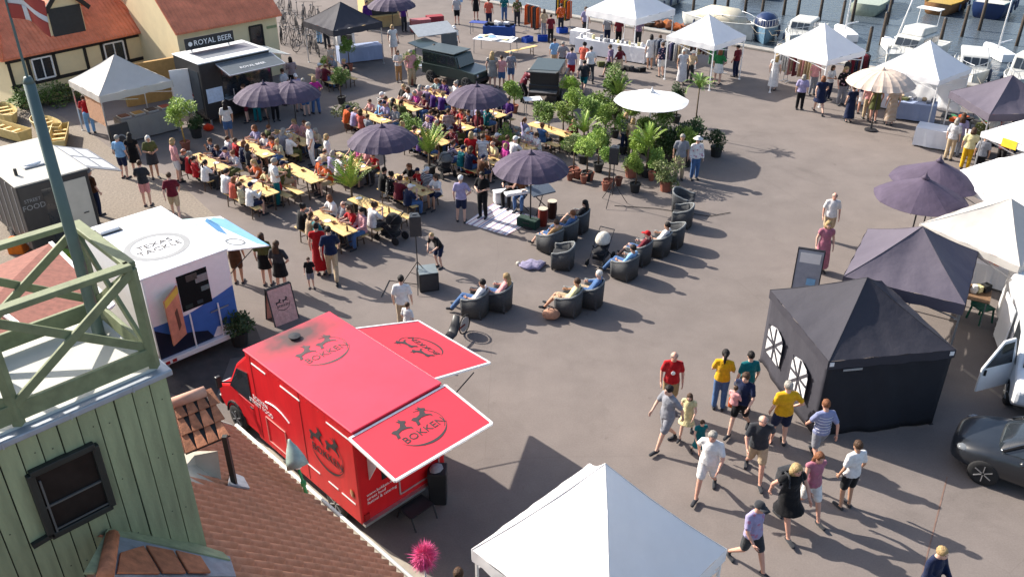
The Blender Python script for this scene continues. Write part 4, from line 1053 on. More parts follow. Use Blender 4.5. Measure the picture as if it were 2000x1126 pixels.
# ---- white trailer
BLUE1 = mat('trailer_blue', (.045,.13,.40), .4, noise=.12, scale=3); NAVY1 = mat('trailer_navy', (.008,.012,.03), .4); GREYP = mat('grey_print', (.20,.21,.22), .6, noise=.05)
SKYB = mat('pale_blue_print', (.20,.42,.66), .5, noise=.1); DBLUE = mat('blue_print', (.07,.22,.42), .5)
def build_white():
    W_, L_, zb, zt = 2.25, 3.65, .42, 2.78
    t = thing('food_trailer', 'white food trailer with oval roof badge and blue painted end', 'trailer', uv(6.58,-19.1), radians(45))
    trailer_base(t, W_, L_, zb, WPAINT, WPAINT, zt)
    M = frame_mat((W_*.47,1.35,zt+.002), (1,0,0), (0,1,0))
    oval_ring(t, M, .80, .80, .20, mat('grey_ring',(.27,.275,.28),.6,noise=.08), 'roof_ring')
    text('roof_lettering', 'TEXAS\nTACKLE', .32, M @ Matrix.Translation((0,0,.004)), INK, t)
    m = MB(); m.box((.55,3.15,zt+.05), (.5,.4,.10)); m.build('roof_vent', WPAINT, t, bevel=.03)
    m = MB(); m.box((.55,3.15,zt+.012), (.6,.5,.02)); m.build('vent_seal', BPAINT, t)
    def sheet(poly, mt, name, d=.006):
        m = MB(); m.slab([(x,-.002,z) for x, z in poly], (0,-d,0)); return m.build(name, mt, t)
    sheet([(0.02,zb+.02),(W_-.02,zb+.02),(W_-.02,1.72),(1.75,1.58),(.9,1.38),(.02,1.40)], BLUE1, 'blue_panel')
    sheet([(0.02,zb+.03),(1.5,zb+.03),(1.35,.72),(.95,.86),(.5,.95),(.02,1.3)], NAVY1, 'navy_panel', .009)
    sheet([(1.45,zb+.03),(W_-.02,zb+.03),(W_-.02,.52),(1.85,.68),(1.62,.72)], WPAINT, 'white_swirl', .009)
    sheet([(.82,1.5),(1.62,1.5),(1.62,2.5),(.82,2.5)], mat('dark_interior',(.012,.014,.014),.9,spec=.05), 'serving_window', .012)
    for x, z, s_, c_ in ((1.0,1.6,.2,'#2c3834'),(1.45,2.25,.34,'#8a8c8a'),(1.5,1.95,.22,'#6f7f7c'),(1.2,2.36,.3,'#55504a'),(1.3,1.62,.16,'#39474a')):
        m = MB(); m.box((x,-.016,z), (s_,.02,s_*.6)); m.build('kitchen_ware', cloth(c_), t, bevel=.02)
    pst = mat('salmon_poster', (.55,.22,.13), .6, noise=.25, scale=5)
    a = [Vector((.26,-.36,.92)),Vector((.74,-.10,.95)),Vector((.74,-.10,2.35)),Vector((.26,-.36,2.2))]
    n_ = (a[1]-a[0]).cross(a[2]-a[1]).normalized()
    m = MB(); m.slab(a, n_*.03); o = m.build('open_shutter', pst, t)
    for s in (1,-1):
        m = MB(); q = [a[0]*.45+a[1]*.55+Z*.25, a[0]*.25+a[1]*.75+Z*.35, a[3]*.3+a[2]*.7-Z*.5, a[3]*.5+a[2]*.5-Z*.55]
        m.slab([p+n_*(.035 if s > 0 else -.008) for p in q], n_*.004); m.build('shutter_print', mat('brown_print',(.12,.05,.03),.6), o)
        m = MB(); m.slab([p+n_*(.035 if s > 0 else -.008) for p in (a[3]-Z*.2, a[2]-Z*.2, a[2]-Z*.02, a[3]-Z*.02)], n_*.004); m.build('shutter_header', mat('yellow_print',(.6,.42,.06),.6), o)
    for x in (.95,1.72):
        m = MB(); m.beam((x,-.06,.3),(x,-.06,1.42),.035,.035); m.build('strut', WPAINT, t)
    m = MB(); m.beam((1.5,-.05,1.22),(2.0,-.05,1.24),.03,.03); m.build('door_bar', METAL, t)
    m = MB(); m.box((W_/2,-.06,.36), (W_,.14,.15)); m.build('bumper', WPAINT, t, bevel=.02)
    for x in (.12,.3,W_-.3,W_-.12):
        m = MB(); m.box((x,-.135,.36), (.11,.02,.08)); m.build('tail_light', mat('tail_red',(.35,.02,.02),.2), t)
    o, n_ = hatch_panel(t, [(W_+.02,.15,2.62),(W_+.02,2.75,2.62),(W_+1.28,2.8,2.3),(W_+1.28,.2,2.3)], WPAINT, name='side_hatch')
    def hp(x, y): return Vector((W_+.02+1.26*x, .17+2.6*y, 2.62-.32*x))+n_*.033
    for nm, mt, poly in (('pale_stripe', SKYB, [(1,.0),(1,.9),(.80,.98),(.60,.9),(.68,.55),(.82,.1)]),('blue_wave', DBLUE, [(.52,.42),(.66,.74),(.64,.97),(.50,.88),(.44,.55)]),('mint_patch', mat('mint_print',(.55,.75,.72),.6), [(.1,.78),(.5,.8),(.5,.99),(.1,.99)])):
        m = MB(); m.slab([hp(*q) for q in poly], n_*.003); m.build(nm, mt, o)
    oval_ring(o, frame_mat(hp(.45,.2), (0,1,0), (-1,0,.25)), .26,.26,.2, GREYP)
    for y in (.3,2.6):
        m = MB(); m.tube([(W_,y,1.8),(W_+.9,y,2.37)], .013, 6); m.build('gas_strut', DARKM, t)
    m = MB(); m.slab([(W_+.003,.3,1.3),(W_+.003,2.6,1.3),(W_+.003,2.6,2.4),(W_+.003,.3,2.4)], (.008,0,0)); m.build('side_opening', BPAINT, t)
    return t
build_white()
# ---- black street food trailer
CREAMR = mat('cream_roof', (.42,.40,.35), .6, noise=.12, scale=2)
def build_black():
    W_, L_, zb, zt = 2.13, 3.9, .4, 2.6
    t = thing('food_trailer', 'black food trailer with cream roof and open side flap near the flagpole', 'trailer', uv(6.55,-27.55), radians(45))
    trailer_base(t, W_, L_, zb, BPAINT, CREAMR, zt, .05)
    m = MB(); m.slab([(1.15,-.004,.55),(W_-.12,-.004,.55),(W_-.12,-.004,2.35),(1.15,-.004,2.35)], (0,-.02,0)); o = m.build('cream_door', CREAMR, t)
    m = MB(); m.box((W_-.35,-.04,1.2), (.16,.02,.03)); m.build('handle', DARKM, o)
    m = MB(); m.slab([(.68,-.004,.6),(1.05,-.004,.6),(1.05,-.004,2.3),(.68,-.004,2.3)], (0,-.01,0)); m.build('dark_doorway', GLASS, t)
    text('lettering', 'STREET', .15, frame_mat((.36,-.006,2.05),(1,0,0),(0,0,1)), GREYP, t); text('lettering', 'FOOD', .24, frame_mat((.36,-.006,1.83),(1,0,0),(0,0,1)), GREYP, t)
    m = MB(); m.box((1.0,1.4,zt+.03), (.62,.45,.06)); o = m.build('skylight', METAL, t, bevel=.02)
    m = MB(); m.ball((1.0,1.4,zt+.07), (.27,.19,.06)); m.build('dome', WPAINT, o, True)
    m = MB(); m.tube([(.35,.9,zt),(.35,.9,zt+.22)], .05, 8); m.build('flue', BPAINT, t)
    for k in range(6):
        m = MB(); m.box((-.008,.4+.6*k,1.5), (.014,.05,1.9)); m.build('side_rib', METAL, t)
    o, n_ = hatch_panel(t, [(W_+.02,.3,2.5),(W_+.02,3.1,2.5),(W_+1.15,3.1,2.05),(W_+1.15,.3,2.05)], METAL, name='side_flap')
    for k in range(2):
        for j in range(2):
            a = lambda x, y: Vector((W_+.02+1.13*x,.3+2.8*y,2.5-.45*x))+n_*.034
            x0, y0 = .12+.44*k, .08+.46*j; m = MB(); m.slab([a(x0,y0),a(x0+.34,y0),a(x0+.34,y0+.38),a(x0,y0+.38)], n_*.003); m.build('flap_pane', WPAINT, o)
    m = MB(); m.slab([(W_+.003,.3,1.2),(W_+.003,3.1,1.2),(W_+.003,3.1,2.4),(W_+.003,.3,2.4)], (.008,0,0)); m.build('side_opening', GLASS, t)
    return t
build_black()
# ---- black beer trailer with roof sign
def build_beer():
    W_, L_, zb, zt = 3.4, 2.35, .4, 2.8
    t = thing('beer_trailer', 'black beer trailer with lettered roof sign and raised grey flaps', 'trailer', uv(16.59,-35.36), radians(45))
    trailer_base(t, W_, L_, zb, BPAINT, WPAINT, zt, .03)
    m = MB(); m.box((W_*.55,L_/2,zt+.006), (W_*.8,L_*.55,.012)); m.build('roof_mat', METAL, t)
    m = MB(); m.box((1.6,L_*.8,zt+.37), (2.35,.06,.5)); sg = m.build('roof_sign', BPAINT, t, bevel=.01)
    text('sign_lettering', 'ROYAL BEER', .33, frame_mat((1.75,L_*.8-.034,zt+.37),(1,0,0),(0,0,1)), WLINE, sg)
    for k in range(6):
        a = pi*k/6; m = MB(); m.beam(Vector((.66+.10*cos(a),L_*.8-.036,zt+.37+.10*sin(a))),Vector((.66-.10*cos(a),L_*.8-.036,zt+.37-.10*sin(a))),.03,.008,Vector((0,1,0))); m.build('sign_emblem', WLINE, sg)
    for x in (.7,2.5):
        m = MB(); m.beam((x,L_*.8+.02,zt),(x,L_*.8+.02,zt+.15),.05,.05); m.build('sign_foot', METAL, t)
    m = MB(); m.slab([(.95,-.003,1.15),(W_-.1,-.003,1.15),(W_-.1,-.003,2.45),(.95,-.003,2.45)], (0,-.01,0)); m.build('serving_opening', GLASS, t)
    m = MB(); m.box((2.1,-.2,1.12), (2.4,.42,.05)); m.build('counter', ALU, t)
    for k in range(5):
        m = MB(); m.tube([(1.3+.4*k,-.22,1.15),(1.3+.4*k,-.22,1.5)], [.03,.022], 8); m.build('beer_tap', ALU, t)
    m = MB(); m.box((.5,-.02,1.35), (.75,.03,.62)); m.build('menu_board', mat('menu_pale',(.5,.6,.75),.5,noise=.2,scale=8), t)
    o, n_ = hatch_panel(t, [(.75,-.02,2.62),(W_+.05,-.02,2.62),(W_+.05,-1.15,2.35),(.75,-1.15,2.35)], mat('slate_flap',(.10,.115,.125),.5,noise=.15,scale=3), ALU, 'front_flap')
    text('flap_lettering', 'ROYAL BEER', .22, frame_mat(Vector((2.1,-.75,2.45))+n_*.04,(1,0,0),(0,1.13,.27)), WLINE, o)
    o, n_ = hatch_panel(t, [(W_+.03,.1,2.6),(W_+.03,L_-.2,2.6),(W_+1.1,L_-.2,2.3),(W_+1.1,.1,2.3)], mat('grey_flap',(.22,.25,.26),.4,noise=.15,scale=3), ALU, 'end_flap')
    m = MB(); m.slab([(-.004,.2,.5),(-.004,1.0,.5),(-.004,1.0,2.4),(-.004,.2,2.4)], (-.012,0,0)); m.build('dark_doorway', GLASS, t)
    a = Vector((-.02,1.05,.45)); d = Vector((-.75,.25,0)); m = MB(); m.slab([a,a+d,a+d+Z*1.95,a+Z*1.95], (.02,.03,0)); m.build('open_door', WPAINT, t)
    return t
build_beer()

# ---- cars: stations (y, halfwidth, zlow, zbelt, ztop, halfwidth top)
def loft_body(st, name, m_, parent, n=0):
    m = MB(); vs = []; fs = []; k = 12
    for y, w_, zl, zb_, zt_, wt in st:
        ring = [(-w_*.86,zl),(-w_*.98,zl+(zb_-zl)*.25),(-w_,zl+(zb_-zl)*.6),(-w_*.97,zb_),(-wt,zt_-(zt_-zb_)*.12),(-wt*.6,zt_)]
        ring += [(-x,z) for x, z in reversed(ring)]
        vs += [(x,y,z) for x, z in ring]
    for i in range(len(st)-1):
        for j in range(k): fs.append((i*k+j, i*k+(j+1)%k, (i+1)*k+(j+1)%k, (i+1)*k+j))
    fs.append(tuple(range(k))); fs.append(tuple(reversed(range((len(st)-1)*k, len(st)*k))))
    m.add(vs, fs); o = m.build(name, m_, parent, True); s = o.modifiers.new('ss','SUBSURF'); s.levels = 2; s.render_levels = 2; return o
def build_car():
    fw = at(1914,940); hd = radians(145); h_ = Vector((cos(hd),sin(hd),0)); inw = Vector((-h_.y,h_.x,0)); inw = inw if inw.y > 0 else -inw
    c = fw-h_*1.22+inw*.72
    t = thing('parked_car', 'dark grey hatchback car parked at the right edge', 'car', c, hd-pi/2)
    CP = mat('anthracite_paint', (.016,.019,.024), .3, noise=.15, spec=.4, coat=.5)
    loft_body([(-1.95,.60,.35,.75,.85,.50),(-1.85,.78,.25,.80,.95,.62),(-1.2,.84,.20,.88,.98,.7),(0,.85,.18,.86,.95,.7),(.9,.85,.18,.84,.93,.68),(1.5,.82,.20,.74,.84,.60),(1.85,.70,.24,.62,.72,.48),(2.0,.50,.30,.55,.62,.34)], 'body', CP, t)
    loft_body([(-1.75,.60,.80,.90,1.02,.50),(-1.5,.70,.80,.98,1.34,.52),(-.9,.74,.80,1.0,1.46,.54),(-.1,.75,.80,1.0,1.48,.54),(.45,.73,.80,.98,1.36,.52),(1.0,.68,.80,.90,1.02,.48),(1.15,.62,.78,.85,.92,.42)], 'glasshouse', GLASS, t)
    loft_body([(-1.5,.50,1.36,1.40,1.42,.4),(-.9,.56,1.40,1.46,1.49,.45),(-.1,.56,1.42,1.47,1.50,.45),(.35,.52,1.36,1.40,1.43,.42)], 'roof', CP, t)
    for s in (-1,1):
        for y in (1.22,-1.25): wheel(t, (s*.74,y,.31), .31, .2)
        m = MB(); m.ball((s*.60,1.70,.645), (.13,.17,.07)); m.build('headlight', mat('smoked_lamp',(.16,.17,.18),.12,noise=.2), t, True)
        m = MB(); m.beam((s*.80,.55,.90),(s*.95,.60,.95),.04,.04); m.ball((s*.98,.60,.97), (.09,.07,.07)); m.build('mirror', CP, t, True)
        for pa, pb in (((s*.55,-1.4,1.3),(s*.72,-1.5,.9)),((s*.50,.40,1.38),(s*.66,1.02,.92)),((s*.60,-.45,1.42),(s*.76,-.45,.9))): MB().beam(pa,pb,.05,.05).build('pillar', CP, t)
        m = MB(); m.box((s*.86,-.1,.72), (.03,.16,.03)); m.build('door_handle', METAL, t)
    return t
build_car()
def build_van():
    t = thing('panel_van', 'white van with its door standing open at the right edge', 'van', at(2035,770)+Vector((.3,.8,0)), radians(-118)+pi/2+pi)
    t.rotation_euler = (0,0,radians(-112)-pi/2)
    VP = mat('van_white', (.70,.71,.72), .35, noise=.04, coat=.4)
    prof = [(-2.4,.35),(2.15,.35),(2.4,.55),(2.38,.9),(1.75,1.12),(1.05,1.85),(.7,1.98),(-2.35,2.0)]
    m = MB(); m.slab([(-.9,y,z) for y, z in prof], (1.8,0,0)); m.build('body', VP, t, bevel=.09)
    nn = Vector((0,.72,.69)); m = MB(); m.slab([Vector((-.78,1.72,1.16))+nn*.01,Vector((.78,1.72,1.16))+nn*.01,Vector((.68,1.1,1.81))+nn*.01,Vector((-.68,1.1,1.81))+nn*.01], nn*.01); m.build('windscreen', GLASS, t)
    for s in (-1,1):
        for y in (1.55,-1.5): wheel(t, (s*.80,y,.33), .33, .22)
        m = MB(); m.slab([(s*.905,.55,1.1),(s*.905,1.55,1.1),(s*.905,1.05,1.72),(s*.905,.55,1.78)], (s*.01,0,0)); m.build('side_window', GLASS, t)
        m = MB(); m.ball((s*.68,2.28,.85), (.18,.12,.1)); m.build('headlight', mat('lamp_glass',(.6,.62,.65),.15,noise=.1), t, True)
    # open front door on the side towards the stalls
    s = -1 if True else 1
    hin = Vector((.92,1.35,0)); d = Vector((.70,.62,0)).normalized(); m = MB(); L_ = 1.0
    pts = [(0,.45),(L_,.45),(L_,1.1),(L_*.55,1.78),(L_*.2,1.8),(0,1.1)]
    m.slab([hin+d*x+Z*z for x, z in pts], Vector((-.03,.06,0))); dr = m.build('open_door', VP, t, bevel=.02)
    dn = Vector((-.03,.06,0)); m = MB(); m.slab([hin+d*x+Z*z-dn*.15 for x, z in ((.12,1.12),(L_*.92,1.12),(L_*.53,1.7),(L_*.24,1.72))], dn*1.3); m.build('window', GLASS, dr)
    m = MB(); m.box(hin+d*.9+Z*1.0+dn*1.3, (.05,.05,.14)); m.build('handle', BPAINT, dr)
    m = MB(); a = Vector((.95,.2,.5)); m.slab([a,a+Vector((.1,-1.0,0)),a+Vector((.1,-1.0,1.3)),a+Z*1.3], (.04,0,0)); m.build('sliding_door', VP, t, bevel=.02)
    return t
build_van()
def build_pickup(pos, rz, label, open_back=True, GP=None):
    """boxy dark green off-road car with its rear hatch raised"""
    t = thing('offroad_car', label, 'car', pos, rz)
    GP = GP or mat('dark_green_paint', (.020,.036,.033), .35, noise=.15, coat=.3); BK = DARKM
    m = MB(); m.slab([(-.85,y,z) for y, z in ((-2.0,.5),(2.0,.5),(2.0,1.02),(.75,1.12),(.75,1.12),(-2.0,1.12))], (1.7,0,0)); m.build('body', GP, t, bevel=.05)
    m = MB(); m.slab([(-.80,y,z) for y, z in ((-1.95,1.12),(.75,1.12),(.5,1.80),(-1.95,1.86))], (1.6,0,0)); m.build('cabin', GP, t, bevel=.05)
    m = MB(); m.box((0,-.75,1.90), (1.62,2.4,.06)); m.build('roof', mat('pale_roof',(.045,.06,.062),.4,noise=.15), t, bevel=.02)
    for s in (-1,1):
        for y0, y1 in ((-.05,.5),(-.85,-.15),(-1.85,-.95)):
            m = MB(); m.slab([(s*.803,y0,1.25),(s*.803,y1,1.25),(s*.803,y1-.02,1.72),(s*.803,y0,1.72)], (s*.008,0,0)); m.build('side_window', GLASS, t)
        for y in (1.35,-1.3): wheel(t, (s*.78,y,.38), .38, .24, rimm=METAL)
        m = MB(); m.ball((s*.6,2.0,.85), (.1,.05,.1)); m.build('headlight', ALU, t, True)
    m = MB(); m.slab([(-.7,.752,1.18),(.7,.752,1.18),(.66,.56,1.72),(-.66,.56,1.72)], (0,.012,.004)); m.build('windscreen', GLASS, t)
    m = MB(); m.box((0,2.05,.6), (1.7,.12,.18)); m.build('bumper', BK, t)
    if open_back:
        m = MB(); m.slab([(-.72,-1.955,.75),(.72,-1.955,.75),(.72,-1.955,1.75),(-.72,-1.955,1.75)], (0,-.01,0)); m.build('cargo_opening', BPAINT, t)
        m = MB(); m.slab([(-.8,-1.95,1.86),(.8,-1.95,1.86),(.8,-3.05,2.05),(-.8,-3.05,2.05)], (0,.01,.05)); m.build('raised_hatch', GP, t, bevel=.02)
        m = MB(); m.box((0,-2.15,.8), (1.5,.5,.05)); m.build('tailgate_counter', ALU, t)
    return t

# ---- bicycle (travels along +Y)
def make_bike():
    t = thing('bicycle', 'x', 'bicycle')
    for y in (-.53,.53):
        m = MB(); m.tube([(0,y+.33*cos(2*pi*i/20),.34+.33*sin(2*pi*i/20)) for i in range(21)], .018, 6, cap=False)
        for k in range(8): a = pi*k/8; m.tube([(0,y+.32*cos(a),.34+.32*sin(a)),(0,y-.32*cos(a),.34-.32*sin(a))], .003, 3)
        m.build('wheel', TYRE, t)
    m = MB()
    for a, b in (((0,-.53,.34),(0,-.15,.85)),((0,-.05,.32),(0,-.17,.9)),((0,-.05,.32),(0,.38,.80)),((0,-.16,.80),(0,.36,.86)),((0,-.53,.34),(0,-.05,.32)),((0,.53,.34),(0,.35,.98))): m.tube([a,b], .016, 6)
    m.build('frame', mat('bike_paint',(.05,.05,.06),.4,rand=.5), t)
    m = MB(); m.tube([(-.27,.28,1.02),(-.1,.36,1.0),(.1,.36,1.0),(.27,.28,1.02)], .013, 6); m.build('handlebar', DARKM, t)
    m = MB(); m.ball((0,-.18,.93), (.07,.13,.035)); m.build('saddle', BPAINT, t, True)
    return t
PBIKE = Proto(make_bike())

# ---- stroller, faces +Y
def stroller(pos, rz, label, hood, body='#2a2a2e'):
    t = thing('stroller', label, 'stroller', pos, rz)
    m = MB()
    for s in (-1,1):
        m.tube([(s*.24,.38,.12),(s*.24,-.42,1.02)], .014, 6); m.tube([(s*.24,-.36,.12),(s*.24,.15,.62)], .014, 6)
    m.tube([(-.24,-.42,1.02),(.24,-.42,1.02)], .016, 6); m.build('frame', DARKM, t)
    for s in (-1,1):
        for y, r_ in ((.38,.11),(-.36,.14)):
            m = MB(); R_ = Matrix.Translation((s*.27,y,r_)) @ Matrix.Rotation(pi/2,4,'Y'); m.lathe([(r_*.5,-.025),(r_,-.02),(r_,.02),(r_*.5,.025)], 14, M=R_); m.build('wheel', TYRE, t)
    m = MB(); m.tube([(0,.34,.5),(0,.1,.42),(0,-.2,.48),(0,-.3,.75)], [(.16,.08),(.2,.12),(.2,.12),(.19,.07)], 10, sx=X1); m.build('seat', cloth(body), t, True)
    m = MB(); m.ball((0,-.14,.72), (.24,.30,.28), 12, 8); m.v = [(x,y,max(z,.66)) for x, y, z in m.v]; m.build('hood', cloth(hood), t, True)
    m = MB(); m.box((0,-.02,.24), (.36,.5,.14)); m.build('basket', cloth('#202024'), t, bevel=.03)
    return t

# ================================================================== HOUSES
YEL = mat('yellow_render', (.74,.62,.38), .9, noise=.08, scale=1.5, bump=.15, bscale=25)
BEAM = mat('black_timber', (.018,.016,.015), .7, noise=.3)
def rooftile_mat():
    m = mat('far_clay_tiles', (.74,.22,.115), .8, noise=.28, scale=1.6, rand=.05); n = m.node_tree; L = n.links.new; b = n.nodes['Principled BSDF']
    tc = n.nodes.new('ShaderNodeTexCoord'); wv = n.nodes.new('ShaderNodeTexWave'); wv.bands_direction = 'X'; wv.inputs['Scale'].default_value = 1.6
    wv2 = n.nodes.new('ShaderNodeTexWave'); wv2.bands_direction = 'Y'; wv2.inputs['Scale'].default_value = 1.1; wv2.wave_profile = 'SAW'
    for q in (wv,wv2): L(tc.outputs['Object'], q.inputs['Vector'])
    ad = n.nodes.new('ShaderNodeMath'); L(wv.outputs[1], ad.inputs[0]); L(wv2.outputs[1], ad.inputs[1])
    bp = n.nodes.new('ShaderNodeBump'); bp.inputs['Strength'].default_value = .9; bp.inputs['Distance'].default_value = .04; L(ad.outputs[0], bp.inputs['Height']); L(bp.outputs[0], b.inputs['Normal']); return m
FTILE = rooftile_mat()
def window(parent, c, w_, h_, nrm, xd, fr=WPAINT, nm='window', bars=1):
    """c centre, nrm outward, xd horizontal"""
    nrm = Vector(nrm); xd = Vector(xd); c = Vector(c)
    m = MB()
    for a, b in (((-1,-1),(1,-1)),((-1,1),(1,1)),((-1,-1),(-1,1)),((1,-1),(1,1))): m.beam(c+xd*a[0]*w_/2+Z*a[1]*h_/2+nrm*.03, c+xd*b[0]*w_/2+Z*b[1]*h_/2+nrm*.03, .07,.06,nrm)
    for k in range(bars):
        x = -w_/2+w_*(k+1)/(bars+1); m.beam(c+xd*x-Z*h_/2+nrm*.03, c+xd*x+Z*h_/2+nrm*.03, .05,.05,nrm)
    o = m.build(nm, fr, parent); m = MB(); x = xd*w_/2; z = Z*h_/2
    m.slab([c-x-z,c+x-z,c+x+z,c-x+z], nrm*.015); m.build('pane', GLASS, o); return o
def build_house1():
    ez = 2.3; A_, B_ = at(10,120,ez), at(290,62,ez); e = (B_-A_); L_ = hypot(e.x,e.y); a = atan2(e.y,e.x); k = L_/6.6
    t = thing('half_timbered_house', 'yellow half-timbered house with red hipped roof and dark dormer', 'house', Vector((A_.x,A_.y,0)), a)
    m = MB(); m.slab([(.15,.35,0),(L_-.15,.35,0),(L_-.15,6.8,0),(.15,6.8,0)], (0,0,ez-.05)); m.build('wall', YEL, t)
    r0, r1, ry, rzz = 1.7, L_-1.45, 3.5, ez+3.0; y0 = ez-.02
    E_ = [Vector((-.15,0,y0)),Vector((L_+.2,0,y0)),Vector((L_+.2,7.0,y0)),Vector((-.15,7.0,y0))]; R0, R1 = Vector((r0,ry,rzz)), Vector((r1,ry,rzz))
    for q in ([E_[0],E_[1],R1,R0],[E_[2],E_[3],R0,R1]): m = MB(); m.slab(q, (0,0,.10)); m.build('roof_slope', FTILE, t)
    for q in ([E_[1],E_[2],R1],[E_[3],E_[0],R0]): m = MB(); m.slab(q, (0,0,.10)); m.build('roof_hip', FTILE, t)
    for p, q in ((E_[0],R0),(E_[1],R1),(R0,R1)):
        m = MB(); m.tube([p+Z*.12,q+Z*.12], .10, 8); m.build('ridge_cap', FTILE, t, True)
    n_ = Vector((0,-1,0)); y = .33; zl, zu = 1.0, ez-.14
    def bm_(x0,z0,x1,z1,w_=.15): m = MB(); m.beam((x0,y,z0),(x1,y,z1),w_,.05,n_); m.build('timber', BEAM, t)
    bm_(.1,zu,L_-.1,zu,.17); bm_(.1,zl,L_-.1,zl,.16)
    for x in (.22,1.0*k,2.15*k,3.55*k,4.35*k,5.5*k,L_-.22): bm_(x,0 if x in (.22,L_-.22) else zl,x,zu,.14)
    window(t, (1.58*k,y,1.58), .9,.95, n_, (1,0,0)); window(t, (4.92*k,y,1.58), 1.0,.95, n_, (1,0,0))
    d = bpy.data.objects.new('dormer', None); C.objects.link(d); d.parent = t
    x0, x1, yf = 2.35*k, 3.95*k, .55; xm = (x0+x1)/2
    m = MB(); m.slab([(x0,yf,ez),(x1,yf,ez),(x1,yf,ez+1.75),(xm,yf,ez+2.65),(x0,yf,ez+1.75)], (0,2.6,0)); m.build('dormer_wall', YEL, d)
    m = MB(); m.slab([(x0+.12,yf-.005,ez+.05),(x1-.06,yf-.005,ez+.05),(x1-.06,yf-.005,ez+1.75),(x0+.12,yf-.005,ez+1.75)], (0,-.06,0)); m.build('dormer_door', mat('slate_door',(.022,.026,.030),.6,noise=.2), d)
    for s, xa in ((-1,x0-.25),(1,x1+.25)):
        m = MB(); m.slab([(xa,yf-.3,ez+1.55),(xm,yf-.3,ez+2.72),(xm,3.2,ez+2.72),(xa,3.2,ez+1.55)], (0,0,.08)); m.build('dormer_roof', FTILE, d)
        m = MB(); m.beam((xa,yf-.32,ez+1.58),(xm,yf-.32,ez+2.75),.2,.08,n_); m.build('bargeboard', BEAM, d)
    return t
build_house1()
def build_house2():
    A_, B_ = at(342,68,3), at(548,30,3); e = (B_-A_); L_ = hypot(e.x,e.y); a = atan2(e.y,e.x)
    t = thing('yellow_house', 'plain yellow house with red tiled saddle roof behind the beer trailer', 'house', Vector((A_.x,A_.y,0)), a)
    m = MB(); m.slab([(.2,.3,0),(L_-.1,.3,0),(L_-.1,7.3,0),(.2,7.3,0)], (0,0,2.95)); m.build('wall', YEL, t)
    ry, rzz = 3.8, 6.4
    m = MB(); m.slab([(.2,.3,2.95),(.2,7.3,2.95),(.2,ry,rzz-.1)], (.25,0,0)); m.build('gable', YEL, t)
    m = MB(); m.slab([(L_-.1,.3,2.95),(L_-.1,7.3,2.95),(L_-.1,ry,rzz-.1)], (-.25,0,0)); m.build('gable', YEL, t)
    for q in ([(0,-.05,2.96),(L_+.05,-.05,2.96),(L_+.05,ry,rzz),(0,ry,rzz)],[(0,7.6,2.96),(0,ry,rzz),(L_+.05,ry,rzz),(L_+.05,7.6,2.96)]):
        m = MB(); m.slab(q, (0,0,.10)); m.build('roof_slope', FTILE, t)
    m = MB(); m.tube([(0,ry,rzz+.1),(L_+.05,ry,rzz+.1)], .11, 8); m.build('ridge_cap', FTILE, t, True)
    n_ = Vector((0,-1,0)); window(t, (4.3,.3,1.9), .7,1.5, n_, (1,0,0), BEAM, bars=0); window(t, (1.2,.3,1.9), .8,1.2, n_, (1,0,0))
    m = MB(); m.box((5.2,.28,2.45), (.55,.05,.12)); m.build('house_number_plate', mat('plate_green',(.25,.3,.15),.5), t)
    m = MB(); m.slab([(-2.6,.6,0),(.2,.3,0),(.2,.5,0),(-2.6,.8,0)], (0,0,1.9)); m.build('yard_wall', mat('ochre_wall',(.42,.25,.09),.9,noise=.15), t)
    return t
build_house2()

